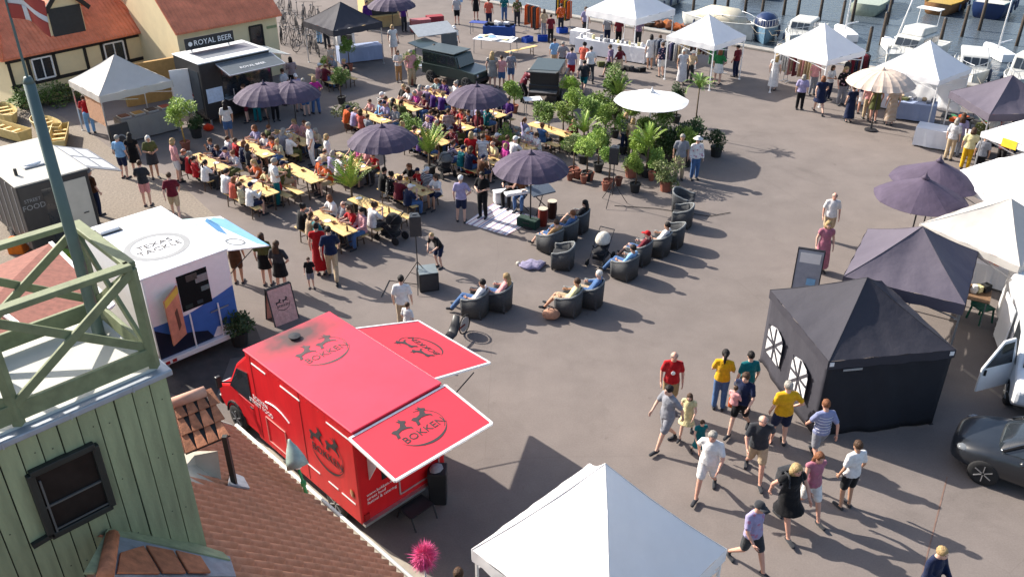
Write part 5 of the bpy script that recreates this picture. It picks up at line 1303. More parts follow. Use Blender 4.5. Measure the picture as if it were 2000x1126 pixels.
# ================================================================== BOATS
def boat(pos, rz, label, L_=7.0, B_=2.5, hullm=None, deckm=None, cabin=None, mast=0, cover=None, fly=False, waterline=None, group='boats moored in the harbour', hfree=1.0):
    """bow along +Y"""
    BW = mat('weathered_boat_white', (.50,.50,.47), .5, noise=.2, scale=2); hullm = hullm or BW; deckm = deckm or BW
    t = thing('moored_boat', label, 'boat', pos, rz, group); N = 12; t.scale = (.84,.84,.84); vs = []; fs = []
    def hw(f): return B_/2*(1-max(0,(f-.45)/.55)**2.2)*(.88+.12*min(1,f/.2))
    k = 7
    for i in range(N+1):
        f = i/N; y = -L_/2+L_*f; w_ = max(.02,hw(f)); sh = hfree*(1+.35*max(0,f-.3)); 
        vs += [(-w_,y,sh),(-w_*.97,y,sh*.6),(-w_*.8,y-.05*f,.1),(0,y-.25*f*f,-.25),(w_*.8,y-.05*f,.1),(w_*.97,y,sh*.6),(w_,y,sh)]
    for i in range(N):
        for j in range(k-1): fs.append((i*k+j,i*k+j+1,(i+1)*k+j+1,(i+1)*k+j))
    fs.append(tuple(range(k))); m = MB(); m.add(vs, fs); m.build('hull', hullm, t, True)
    m = MB(); dv = []; df = []
    for i in range(N+1):
        f = i/N; y = -L_/2+L_*f; w_ = max(.02,hw(f))*.97; sh = hfree*(1+.35*max(0,f-.3))-.06; dv += [(-w_,y,sh),(0,y,sh+.06),(w_,y,sh)]
    for i in range(N): df += [(3*i,3*i+1,3*i+4,3*i+3),(3*i+1,3*i+2,3*i+5,3*i+4)]
    m.add(dv, df); m.build('deck', deckm, t, True)
    m = MB()
    for s in (-1,1): m.tube([(s*max(.02,hw(i/N)),-L_/2+L_*i/N,hfree*(1+.35*max(0,i/N-.3))+.02) for i in range(N+1)], .04, 6)
    m.build('gunwale', deckm if waterline is None else waterline, t)
    if cabin:
        y0, y1, w_, h_ = cabin; zb = hfree*1.05
        m = MB(); m.slab([(-w_/2,y0,zb-.1),(-w_/2,y1,zb-.1),(-w_/2,y1-.55,zb+h_),(-w_/2,y0+.1,zb+h_)], (w_,0,0)); cb = m.build('cabin', deckm, t, bevel=.1)
        nn = Vector((0,h_+.1,.55)).normalized()
        for i in range(3):
            x0 = -w_/2+.1+(w_-.2)*i/3; x1 = x0+(w_-.2)/3-.08; a = lambda x, f: Vector((x, y1-.55*f, zb-.1+(h_+.1)*f))+nn*.015
            m = MB(); m.slab([a(x0,.42),a(x1,.42),a(x1,.86),a(x0,.86)], nn*.02); m.build('window', GLASS, cb)
        for s in (-1,1):
            for i in range(2):
                ya = y0+.3+(y1-y0-1.2)*i/2; m = MB(); m.slab([(s*(w_/2+.005),ya,zb+.35*h_),(s*(w_/2+.005),ya+(y1-y0-1.2)/2-.12,zb+.35*h_),(s*(w_/2+.005),ya+(y1-y0-1.2)/2-.18,zb+.8*h_),(s*(w_/2+.005),ya,zb+.8*h_)], (s*.02,0,0)); m.build('side_window', GLASS, cb)
        if fly:
            m = MB(); m.slab([(-w_*.42,y0+.3,zb+h_),(-w_*.42,y1-.9,zb+h_),(-w_*.42,y1-1.2,zb+h_+.55),(-w_*.42,y0+.3,zb+h_+.4)], (w_*.84,0,0)); m.build('flybridge', deckm, t, bevel=.08)
            m = MB()
            for s in (-1,1): m.tube([(s*w_*.4,y0+.5,zb+h_+.4),(s*w_*.4,y0+.4,zb+h_+1.5)], .03, 6)
            m.box((0,y0+.5,zb+h_+1.52), (w_*.9,.9,.05)); m.build('radar_arch', WPAINT, t)
    m = MB(); P_ = []
    for s in (-1,1):
        pts = [(s*max(.05,hw(f))*.93,-L_/2+L_*f,hfree*(1+.35*max(0,f-.3))+.55) for f in (.55,.65,.75,.85,.93,.985)]
        m.tube(pts, .018, 5)
        for p in pts: m.tube([(p[0],p[1],p[2]-.55),p], .014, 5)
    m.build('pulpit_rail', ALU, t)
    for i, f in enumerate((.25,.45,.62)):
        for s in (-1,1):
            y = -L_/2+L_*f; x = s*(hw(f)+.09); MB().tube([(x,y,hfree*.25),(x,y,hfree*.35),(x,y,hfree*.75),(x,y,hfree*.85)], [.03,.09,.09,.03], 8).build('fender', mat('fender_blue',(.06,.08,.14),.5,rand=.3), t, True)
    for s in (-1,1): MB().tube([(s*.15,L_*.47,hfree*1.2),(s*.5,L_*.62,hfree*.9),(s*.9,L_*.8,hfree*1.15)], .015, 5).build('mooring_rope', mat('rope',(.3,.26,.2),.9), t)
    if mast:
        m = MB(); m.tube([(0,.3,hfree),(0,.3,hfree+mast)], [.07,.05], 8); m.tube([(0,.3,hfree+1.2),(0,-L_*.4,hfree+1.3)], .05, 6); m.build('mast', WPAINT, t)
    if cover:
        m = MB(); m.tube([(0,-L_*.42,hfree*.9),(0,-L_*.2,hfree+.15),(0,L_*.15,hfree+.3),(0,L_*.36,hfree+.1)], [(B_*.40,.2),(B_*.48,.7),(B_*.46,.75),(B_*.2,.25)], 12, sx=X1); m.build('boat_cover', cover, t, True)
    return t
ORD = 'first second third fourth fifth sixth seventh eighth ninth tenth eleventh twelfth thirteenth fourteenth fifteenth sixteenth seventeenth'.split()
# ================================================================== PLACEMENT: TENTS AND PARASOLS
def lift_kink(t, corner=0):
    pass
def g2(px, py, z=0): return at(px, py, z)
ft = tent(Vector((1.43,10.27,0)), radians(45), 'large white peaked tent in the bottom foreground', WHITE, 2.95, 2.95, 2.12, 3.95, .26, legs=WPAINT, sag=.03, kink=.16)
bt = tent(Vector((8.15,17.48,0)), radians(8.7), 'black tent with closed sides and cross-barred side windows', fabric('black_tent_top',(.040,.039,.050)), 3.0, 3.15, 2.1, 3.2, .22, legs=DARKM, walls=((0,BLACKC,.03),(3,LIT_GREYC,.03),(1,BLACKC,.03)), sag=.08)  # left wall is the same black fabric, its sunlit tone painted as lighter canvas
for k, yy in enumerate((.75,-.62)):
    # arched window panes with white bars in the left wall (local -X side)
    m = MB(); x = -1.575; w_, h_ = .40, .85; zc = 1.02
    arc = [(-w_,-h_/2),(w_,-h_/2),(w_,h_/2*.5),(w_*.7,h_/2*.9),(0,h_/2*1.1),(-w_*.7,h_/2*.9),(-w_,h_/2*.5)]
    m.slab([(x,yy+a,zc+b) for a, b in arc], (-.012,0,0)); wn = m.build('side_window', fabric('clear_vinyl', (.62,.62,.62), .12), bt)
    for a, b in (((-w_,-.42),(w_,.35)),((w_,-.42),(-w_,.35)),((0,-.42),(0,.46)),((-w_,0),(w_,0))):
        m = MB(); m.beam((x-.02,yy+a[0],zc+a[1]),(x-.02,yy+b[0],zc+b[1]),.06,.02,Vector((1,0,0))); m.build('window_bar', LIT_GREYC, wn)
for p in ((-1.42,-1.592),(1.42,-1.592)):
    m = MB(); m.box((p[0],p[1],2.02), (.10,.012,.10)); m.build('corner_tag', WPAINT, bt)
m = MB(); m.box((-.9,-1.60,1.84), (.45,.01,.05)); m.build('velcro_label', mat('grey_label',(.3,.3,.3),.6), bt)
tent(Vector((10.5,20.15,0)), radians(-30), 'dark purple-grey tent behind the black closed tent', PURPC, 2.85, 3.2, 2.12, 3.2, .3, sag=.10)
tent(at(1975,388,3.2)*1.0-Z*3.2, radians(31), 'off-white sagging tent beside the dark right-hand parasols', OFFW, 3.0, 3.0, 2.2, 3.2, .2, sag=.18)
tent(Vector((15.7,25.3,0)), radians(31), 'bright white tent above the off-white one at the right edge', WHITE, 3.1, 3.1, 2.2, 3.2, .2)
yt = tent(Vector((18.95,29.5,0)), radians(31), 'white tent with yellow marks at the right edge below the dark tent', WHITE, 3.0, 3.0, 2.2, 3.1, .2)
YB = mat('yellow_patch', (.75,.50,.03), .7, noise=.1)
for q in ((-1.503,-.6),(-1.503,.4)):
    m = MB(); m.box((q[0]-.02,q[1],2.10), (.012,.55,.3)); m.build('yellow_banner', YB, yt)
tent(Vector((19.45,33.5,0)), radians(4.4), 'dark tent with purple-grey top on the quay at the right edge', PURPC, 2.95, 2.95, 2.2, 3.25, .28, sag=.1)
tent(Vector((6.6,49.8,0)), radians(45), 'big white tent over a long white display table on the quay', WHITE, 3.5, 3.5, 2.25, 3.5, .35, legs=WPAINT)
tent(Vector((9.7,44.0,0)), radians(45), 'white tent with clothes racks right of the long white table', WHITE, 2.8, 2.8, 2.2, 3.25, .25, legs=WPAINT)
tent(Vector((14.6,41.5,0)), radians(37), 'white tent with long white dresses hanging at its corner', WHITE, 2.95, 2.95, 2.2, 3.4, .25, legs=WPAINT)
tent(Vector((18.2,38.3,0)), radians(40), 'white tent with a hanging white side sheet behind the beige parasol', WHITE, 2.9, 2.9, 2.2, 3.4, .2, legs=WPAINT, walls=((1,WHITE,.1),))
ct = tent(Vector((-16.56,36.35,0)), radians(45), 'cream food-stall tent in front of the half-timbered house', OFFW, 3.1, 3.1, 2.2, 3.3, .28)
m = MB(); m.slab([(-1.5,-1.5,.9),(-1.5,.2,.9),(-1.5,.2,2.1),(-1.5,-1.5,2.1)], (-.012,0,0)); m.build('orange_side_cloth', cloth('#b8835c'), ct)
gc = at(665,4,3.2)-Z*3.2
tent(Vector((gc.x,gc.y,0)), radians(42), 'black and grey tent near the bicycles at the top', LIT_GREYC, 3.0, 3.0, 2.2, 3.2, .3)

def PAR(px, py, label, canvas=NAVYC, r=1.28, zr=2.1, za=2.62, **k):
    c = at(px, py, zr); return parasol(Vector((c.x,c.y,0)), label, canvas, r, zr, za, **k)
GP = 'dark parasols over the beer tables'
PAR(1037,330,'dark purple ribbed parasol beside the singer, nearest of the ribbed ones', group=GP)
PAR(748,276,'dark ribbed parasol in the middle of the beer tables', group=GP)
PAR(932,194,'dark ribbed parasol at the back of the beer tables near the off-road cars', group=GP)
PAR(518,190,'dark ribbed parasol in front of the beer trailer, left one', group=GP)
PAR(572,186,'dark ribbed parasol in front of the beer trailer, right one', r=1.15, group=GP)
PAR(765,12,'dark parasol at the top edge beside the grey tent', group=GP, r=1.4)
PAR(1272,196,'white eight-sided parasol above the clump of potted trees', WHITE, 1.5, 2.15, 2.5, n=8, scallop=.02, conc=True, polemat=WPAINT)
PAR(1720,162,'beige striped parasol in front of the quay stalls', BEIGEC, 1.42, 2.1, 2.65, n=20)
PAR(1798,386,'dark eight-sided parasol standing above the purple-grey tent', NAVYC, 1.38, 2.1, 2.75, n=8, scallop=.02, conc=True, rz=.2)
PAR(1826,352,'dark eight-sided parasol partly hidden behind its twin', NAVYC, 1.38, 2.15, 2.8, n=8, scallop=.02, conc=True, rz=.5)

# ================================================================== PEOPLE: COLOURS AND LABELS
COL = dict(white='#e6e4e2', black='#17171a', navy='#1c2644', red='#b01a20', orange='#cf5a22', yellow='#dba81c', teal='#0f6a70', grey='#8b8d95', charcoal='#35373c', purple='#4a2570', magenta='#b8348c',
    pink='#dc9c9c', salmon='#c8604e', maroon='#6a1f2c', brown='#5a3a28', beige='#bfa98a', khaki='#a08a66', denim='#4a6a98', sky='#86b2da', lilac='#a49cc0', green='#2f7a48', olive='#5c6038', cream='#ddd2a0', tan='#b08a60', mauve='#87708c', striped='#8890b4', floral='#b07080')
HAIRC = dict(brown=BR, dark=DK, blonde=BL, grey=GY, ginger=GI, white='#d4d0c8')
WORD = dict(tee='T-shirt', long='long-sleeved shirt', tank='sleeveless top', blouse='blouse', dress='dress', maxi='long dress', shorts='shorts', trousers='trousers', skirt='skirt')
USED = set(); rnd = random.Random(5); rnd2 = random.Random(9)
def lab(hk, hc, tk, tc_, bk, bc, where):
    hw_ = {'bald': 'bald', 'cap': hc+'-capped', 'hat': hc+'-hatted'}.get(hk, hc+'-haired')
    s = '%s person in %s %s' % (hw_, tc_, WORD[tk])
    if bk and tk not in ('dress','maxi'): s += ' and %s %s' % (bc, WORD[bk])
    s += ' '+where
    return s
def PP(pos, heading, pose, tk, tc_, bk, bc, hk, hc, where, skin='pale', s=1.0, shoes='charcoal', extra=(), wid=1.0, label=None, group=None):
    L = label or lab(hk, hc, tk, tc_, bk, bc, where)
    USED.add(L)
    bot = None if tk in ('dress','maxi') or not bk else (bk, COL[bc])
    hcol = COL.get(hc) if hk in ('cap','hat') else HAIRC.get(hc, BR)
    tcol = COL[tc_]; pr = rnd2.random()
    if tc_ == 'floral' or label and 'pale floral' in label: tcol = patterned(COL[tc_], 'floral')
    elif not label and pr < .30: tcol = patterned(tcol, ('stripes','dots','floral')[int(pr*10)])
    elif label and 'bench' in label and pr < .28: tcol = patterned(tcol, ('stripes','dots','floral')[int(pr*10)])
    return person(pos, heading, pose, (tk, tcol), bot, (hk, hcol), L, skin, s, group, COL.get(shoes, '#333'), extra, wid)
def ST_(px, py, *a, **k): return PP(at(px, py), *a, **k)

# ---- foreground walkers, right
w_ = 'in the foreground group by the black tent'
ST_(1305,803,-95,'stand','tee','red','shorts','khaki','bald','grey','',s=1.0,skin='red',label='bald man-sized person in red T-shirt with white chest badge facing the camera')
pp = ALLP[-1]; m = MB(); m.ball((0,.148,1.22), (.05,.012,.055), 10, 6); m.build('chest_badge', WPAINT, pp, True)
ST_(1297,872,-150,'walk','tee','grey','shorts','grey','short','dark','',label='dark-haired person in pale grey T-shirt and grey shorts striding left below the red T-shirt', wid=1.05)
ST_(1338,852,-115,'walk2','dress','cream',None,None,'bob','brown','',s=.72,label='child in pale yellow dress beside the grey-shirted walker')
ST_(1362,893,-80,'walk','dress','teal',None,None,'short','brown','',s=.62,label='small child in teal dress in front of the yellow-dressed child')
ST_(1402,797,75,'hold','tee','yellow','trousers','denim','pony','dark','',label='person with dark ponytail in yellow top and blue jeans seen from behind',s=.97)
ST_(1450,800,100,'stand','tee','teal','trousers','charcoal','short','dark','',label='dark curly-haired person in blue-teal T-shirt near the yellow top',s=.97)
ST_(1440,845,-125,'walk2','tee','navy','shorts','black','pony','brown','',extra=[('tote',COL['orange'])],label='person in navy top with orange shoulder bag carrying a child')
ac = at(1432,845); person(ac+Vector((-.12,-.08,.62)), 40, 'sit3', ('tee',COL['pink']), ('trousers',COL['navy']), ('short',BR), 'toddler in pink top carried on the arm of the person in navy', 'pale', .58, None, COL['white'])
ST_(1519,866,95,'hip','tee','yellow','shorts','navy','short','grey','',label='grey-haired person in mustard T-shirt and denim shorts standing with hand on hip',wid=1.12)
ST_(1470,932,-100,'walk','tee','charcoal','shorts','beige','bald','grey','',label='bald person in charcoal T-shirt and beige shorts walking towards the camera',skin='red',wid=1.1)
ST_(1590,905,100,'walk2','tee','striped','shorts','grey','short','ginger','',label='person in blue striped T-shirt beside the closed front of the black tent',skin='red')
so_ = ALLP[-1]
for k in range(6):
    m = MB(); z = .98+.075*k; m.tube([(.1805*cos(2*pi*i/16), .138*sin(2*pi*i/16), z) for i in range(17)], .008, 4, cap=False); m.build('shirt_stripe', cloth('#e0dfe4'), so_)
ST_(1376,965,-115,'walk2','tee','white','shorts','white','short','grey','',label='person all in white with short grey hair walking left of the group',skin='red',wid=1.08)
ST_(1572,1008,-75,'walk','tank','floral','shorts','white','long','ginger','',label='ginger-haired person in pink patterned top and white shorts',skin='red')
ST_(1528,1032,-70,'walk2','dress','black',None,None,'bob','blonde','',extra=[('bag',COL['charcoal'])],label='curly blonde person in black dress with a dark backpack',wid=1.15,skin='red')
ST_(1647,988,110,'stand','tee','white','shorts','black','short','brown','',label='person in white T-shirt and black shorts standing alone at right of the walkers',skin='tan')
ST_(1458,1108,-60,'walk','tee','lilac','shorts','charcoal','cap','charcoal','',label='person in pale floral shirt and dark cap striding at the right of the front tent',skin='red',wid=1.05)
ac = at(1836,1075,1.6); PP(Vector((ac.x,ac.y,0)),-60,'hold','long','navy','trousers','charcoal','short','blonde','',label='blonde person in navy jacket cut off at the bottom right',s=1.0)
ac = at(895,1120,1.62); PP(Vector((ac.x,ac.y,0)),80,'stand','tee','beige','trousers','charcoal','short','brown','',label='brown-haired person at the bottom edge left of the front tent')
ST_(1613,470,-100,'stand','tee','white','shorts','beige','bald','grey','',label='bald person in white shirt standing behind the floral dress at the sign',skin='red')
ST_(1600,530,-95,'stand','maxi','floral',None,None,'bob','blonde','',label='blonde person in long patterned dress beside the framed sign')
# ---- couple and children left of centre
ST_(652,548,100,'walk','tee','navy','trousers','beige','short','dark','',label='person in navy polo shirt and beige trousers walking with the red dress',s=1.05)
ST_(628,535,95,'stand','maxi','red',None,None,'bun','dark','',label='person in long flowing red dress beside the navy polo shirt')
ST_(609,562,-80,'stand','tee','black','shorts','grey','short','brown','',s=.6,label='small child in black T-shirt below the red dress')
ST_(553,572,80,'hip','tee','charcoal','skirt','black','long','brown','',label='person in black skirt and dark top with brown hair near the white trailer hatch')
ST_(524,556,95,'stand','tee','olive','skirt','black','bob','brown','',label='person in olive top at the white trailer hatch')
ST_(468,552,95,'stand','tee','brown','shorts','brown','short','brown','',label='bare-legged person in brown under the white trailer hatch',skin='tan')
ST_(858,522,-130,'bend','tee','black','shorts','navy','short','blonde','',s=.82,label='child in navy shorts bending forward by the speaker stand')
ST_(790,645,90,'stand','tee','white','trousers','beige','short','dark','',label='person in white shirt standing at the side hatch of the red truck')
ST_(800,668,60,'stand','tee','white','shorts','denim','short','brown','',s=.72,label='child in white shirt beside the side hatch of the red truck')
ST_(902,434,85,'hip','tee','lilac','shorts','navy','cap','white','',label='person in lilac shirt and white cap watching the singer')
ST_(943,425,-110,'hold','tee','black','trousers','black','long','dark','',label='singer all in black standing on the striped rug')
ST_(1000,398,-120,'sit','tee','black','trousers','black','short','brown','',label='musician in black seated under the front dark parasol')
ST_(1020,405,-110,'sit2','tee','brown','trousers','denim','short','dark','',label='musician in brown seated behind the keyboard under the front parasol')
# ---- left side near trailers
ST_(305,348,-60,'hold','tee','olive','skirt','charcoal','bob','white','',label='white-haired person with crossed arms in dark green skirt before the food stall',skin='tan')
ST_(270,343,100,'stand','dress','black',None,None,'long','dark','',label='person in black dress at the counter of the cream food tent')
ST_(246,348,80,'stand','tee','sky','shorts','navy','short','grey','',label='grey-haired person in pale blue shirt and navy shorts near the cream food tent')
ST_(290,402,100,'hold','tee','charcoal','shorts','pink','short','brown','',label='person in charcoal top behind the white trailer roof')
ST_(347,428,110,'walk','tee','maroon','shorts','beige','short','brown','',label='person in dark maroon T-shirt and beige shorts walking on the cobbles')
ST_(352,355,40,'stand','tee','pink','shorts','white','bob','blonde','',label='blonde person in pink top beside the first beer table')
ST_(194,420,60,'stand','tee','brown','trousers','navy','cap','grey','',label='person in grey cap at the flap of the black food trailer')
ST_(180,260,120,'bend','tee','red','trousers','sky','short','brown','',label='person in red shirt leaning under the cream food tent')
ST_(450,275,120,'stand','tee','white','shorts','denim','long','dark','',label='long-haired person in white top and denim shorts at the beer trailer',skin='tan')
for i, (px, py, tc_, bk, bc, hk, hc) in enumerate(((486,238,'lilac','shorts','maroon','short','brown'),(505,238,'navy','trousers','teal','bob','dark'),(522,232,'charcoal','shorts','black','short','grey'),(540,236,'navy','trousers','black','short','dark'),(600,226,'grey','shorts','denim','short','grey'),(620,222,'magenta','trousers','denim','bob','blonde'),(585,216,'lilac','shorts','sky','cap','white'),(398,236,'red','shorts','grey','short','brown'),(575,180,'maroon','shorts','black','bob','dark'),(560,205,'white','shorts','denim','short','brown'))):
    ST_(px,py,rnd.choice((120,150,90,-60,200)),rnd.choice(('stand','hip','hold')),'tee',tc_,bk,bc,hk,hc,'queueing by the beer trailer')
# ---- far crowd along the top and by the quay stalls
far = [(1082,138,95,'stand','tee','sky','shorts','beige','short','brown','at the top of the plaza'),(1098,143,90,'hip','tee','navy','shorts','black','short','grey','at the top of the plaza'),
 (1115,160,80,'stand','tee','lilac','shorts','red','short','dark','walking past the black car'),(1139,182,70,'walk','tee','charcoal','shorts','teal','short','dark','walking past the off-road cars'),
 (1139,150,60,'walk2','tee','salmon','shorts','white','bun','dark','walking towards the long white table'),(1152,160,90,'walk','tee','white','trousers','charcoal','short','dark','walking towards the long white table'),
 (1190,153,150,'walk','tee','mauve','shorts','black','short','brown','between the racks and potted trees'),(1208,153,140,'walk2','tee','maroon','skirt','beige','bob','brown','between the racks and potted trees'),
 (962,172,80,'stand','dress','black',None,None,'long','blonde','beside the off-road cars'),(980,172,85,'stand','tee','pink','shorts','denim','short','brown','beside the off-road cars'),(998,165,90,'stand','tee','grey','shorts','denim','short','grey','beside the off-road cars'),
 (888,112,-60,'stand','tee','white','shorts','navy','cap','white','by the grey car hatch at the top'),(850,150,60,'stand','tee','white','shorts','beige','short','brown','by the grey car hatch at the top'),(893,48,-90,'stand','tee','grey','shorts','black','short','brown','near the top edge'),
 (930,40,90,'stand','dress','black',None,None,'bob','dark','near the top edge'),(955,55,80,'stand','tee','salmon','trousers','navy','short','brown','at the blue stall at the top'),(985,40,90,'stand','tee','teal','trousers','denim','short','grey','at the blue stall at the top'),
 (1010,50,-90,'stand','tee','olive','trousers','charcoal','bob','brown','at the blue stall at the top'),(1062,72,100,'stand','tee','beige','trousers','grey','bob','brown','by the orange cloths at the top'),(1075,84,90,'stand','tee','maroon','trousers','black','short','dark','by the orange cloths at the top'),(1095,62,95,'hold','long','orange','trousers','charcoal','short','dark','by the orange cloths at the top'),
 (790,62,-60,'stand','tee','purple','trousers','charcoal','short','grey','below the dark parasol at the top'),(720,60,-60,'stand','long','purple','trousers','charcoal','short','dark','at the grey tent counter'),(625,85,60,'stand','tee','orange','trousers','sky','short','brown','inside the grey tent'),(640,95,120,'stand','tee','maroon','trousers','charcoal','bob','dark','inside the grey tent'),(650,150,150,'stand','tee','tan','shorts','purple','short','brown','between the round-topped trees'),(770,112,-60,'stand','dress','white',None,None,'bob','blonde','at the end of the pale blue table'),
 (1268,135,100,'stand','tee','white','skirt','white','bob','dark','at the clothes racks'),(1285,128,80,'hold','tee','grey','shorts','tan','long','brown','at the clothes racks'),(1345,160,60,'bend','tee','beige','trousers','charcoal','hat','white','under the racks tent'),(1330,165,-90,'stand','maxi','white',None,None,'bob','white','at the corner leg of the racks tent'),(1435,150,130,'stand','tee','maroon','trousers','navy','short','dark','leaving the racks tent'),
 (1508,176,60,'stand','maxi','white',None,None,'long','blonde','at the corner of the dresses tent'),(1560,214,70,'stand','blouse','lilac','trousers','black','bob','grey','before the dresses tent'),(1597,222,85,'walk','dress','navy',None,None,'bob','ginger','before the dresses tent'),(1656,238,90,'stand','maxi','navy',None,None,'bun','brown','left of the beige parasol'),(1690,232,75,'stand','tee','pink','trousers','beige','bob','blonde','under the beige parasol'),(1703,238,95,'stand','dress','olive',None,None,'short','brown','under the beige parasol'),(1735,244,80,'stand','maxi','tan',None,None,'bob','dark','under the beige parasol'),
 (1585,185,-90,'stand','tee','pink','trousers','grey','short','dark','inside the dresses tent'),(1615,195,-60,'hold','tee','white','trousers','navy','bob','brown','inside the dresses tent'),(1650,175,100,'stand','tee','charcoal','trousers','navy','short','brown','inside the dresses tent'),
 (1245,92,-100,'stand','tee','mauve','trousers','charcoal','short','brown','behind the long white table'),(1207,90,-90,'stand','tee','maroon','trousers','black','short','dark','behind the long white table'),(1185,86,-80,'stand','tee','grey','trousers','navy','short','brown','behind the long white table'),(1142,72,-60,'stand','tee','lilac','trousers','charcoal','short','brown','behind the long white table'),
 (1882,330,60,'stand','tee','cream','trousers','yellow','bob','brown','at the right-hand stalls'),(1900,310,80,'stand','tee','olive','trousers','charcoal','short','dark','at the right-hand stalls'),(1862,305,60,'stand','tee','lilac','trousers','grey','long','brown','at the right-hand stalls'),(1850,312,50,'stand','blouse','white','trousers','beige','bob','grey','at the long white table'),(1905,345,60,'stand','tee','grey','trousers','black','short','brown','near the bright white tent'),(1975,300,-120,'stand','tee','black','trousers','navy','short','dark','at the yellow-marked tent'),(1918,262,-100,'stand','tee','maroon','trousers','black','short','brown','under the dark quay tent'),(1680,222,70,'stand','tee','navy','skirt','white','long','brown','under the beige parasol'),(1640,205,-80,'stand','tee','black','trousers','grey','bob','blonde','under the dresses tent'),(1745,215,-100,'stand','tee','olive','trousers','brown','short','grey','behind the beige parasol'),(1815,590,-120,'stand','tee','brown','trousers','navy','short','brown','under the purple-grey tent'),(1290,150,120,'stand','tee','navy','shorts','white','short','brown','at the grey and blue rack'),(1400,165,60,'hip','tee','green','skirt','white','bob','ginger','below the racks tent'),(1935,285,-100,'hold','tee','red','trousers','black','bob','dark','at the right-hand stalls'),(1925,300,100,'stand','tee','white','trousers','navy','short','grey','at the right-hand stalls'),(1965,560,-60,'sit','tee','pink','trousers','denim','bob','blonde','behind the purple-grey tent'),(1948,330,20,'stand','tee','maroon','trousers','black','short','grey','at the right-hand stalls'),
 (805,168,-60,'stand','tee','pink','trousers','beige','short','grey','behind the rearmost beer table'),(780,160,-70,'hold','tee','white','trousers','tan','bob','brown','behind the rearmost beer table'),
 (1325,350,-100,'stand','tee','grey','trousers','beige','short','grey','right of the potted trees'),(1355,350,-80,'stand','long','white','trousers','denim','hat','white','right of the potted trees'),(1218,300,-70,'stand','tee','navy','trousers','navy','bob','blonde','among the potted trees'),(1232,305,60,'stand','tee','beige','trousers','olive','bob','blonde','among the potted trees'),
 (545,400,20,'hold','tee','white','trousers','teal','short','grey','at the cobble-side beer table'),(612,325,200,'stand','tee','white','trousers','white','short','grey','at the pale-topped beer table'),(645,340,10,'stand','long','white','trousers','sky','bob','blonde','at the pale-topped beer table'),
 (922,345,80,'stand','maxi','red',None,None,'bob','blonde','standing at the table behind the singer'),(944,348,85,'stand','tank','white','shorts','grey','short','brown','standing at the table behind the singer'),(878,290,90,'stand','tee','maroon','shorts','beige','short','brown','in the aisle by the back parasol'),
 (1022,200,30,'bend','tee','maroon','trousers','black','short','grey','at the small white table')]
for f in far:
    px, py, hd, po, tk, tc_, bk, bc, hk, hc, wh = f
    ST_(px, py, hd, po, tk, tc_, bk, bc, hk, hc, wh, skin=rnd.choice(('pale','pale','tan','red')), s=rnd.uniform(.93,1.05), wid=rnd.uniform(.94,1.14))

# ================================================================== BEER TABLES AND SEATED PEOPLE
TABS = [(13.7,-29.8,'beside the ochre-stemmed tree',(0,1,2),(0,1,2)),(13.75,-26.55,'at the edge of the cobbles',(0,1,3),(0,1,2)),(13.9,-22.15,'nearest the person in the red dress',(0,1),(0,2,3)),
 (15.65,-29.8,'second from the ochre-stemmed tree',(0,1,2),(0,1,2,3)),(15.55,-26.4,'with the pale cleared top',(0,),(3,)),(15.65,-22.2,'left empty beside the bushy palm',(3,),()),
 (17.4,-29.8,'closest to the beer trailer',(1,2),(0,1,2,3)),(17.45,-26.1,'just left of the middle parasol',(0,1,2),(0,2,3)),(17.65,-22.8,'between the bushy palm and the stage',(0,1,3),(0,1,2,3)),
 (21.2,-29.7,'in the row above the middle parasol',(0,1,2),(0,1,2)),(21.3,-26.0,'right of the middle parasol',(0,1,2,3),(0,1,2)),(21.3,-23.1,'behind the front parasol',(0,1),(0,1,2,3)),
 (23.15,-30.0,'two rows above the middle parasol',(0,1,3),(0,1,2,3)),(23.15,-26.6,'in front of the back parasol',(0,1,2,3),(0,2,3)),(23.2,-23.2,'between the back and front parasols',(0,1,3),(1,2)),
 (25.15,-29.8,'left of the back parasol',(0,1,2),(0,1,2,3)),(25.15,-26.8,'under the back parasol',(0,1,2),(0,2)),(25.4,-23.2,'beside the clump of potted trees',(0,2),(3,)),
 (24.0,-36.6,'among round-topped trees near the grey tent',(1,2),(0,2))]
PAL = ['white','white','white','navy','navy','black','black','pink','salmon','red','lilac','grey','charcoal','brown','maroon','teal','sky','orange','beige','mauve','purple','magenta','olive','cream']
FIX = {(0,1,0):'navy',(0,1,1):'navy',(1,0,0):'white',(1,0,1):'salmon',(1,0,3):'white',(1,1,2):'red',(2,0,0):'black',(2,1,0):'white',(2,1,2):'red',(2,1,3):'pink',(4,1,3):'orange',(5,0,3):'white',(8,0,0):'black',(8,0,3):'navy',(7,1,3):'red',(9,0,0):'orange',(10,0,1):'salmon',(11,0,0):'purple',(12,1,2):'magenta',(17,0,2):'denim',(17,0,0):'lilac'}
tg, bgp = 'beer tables in the eating area', 'benches of the beer tables'
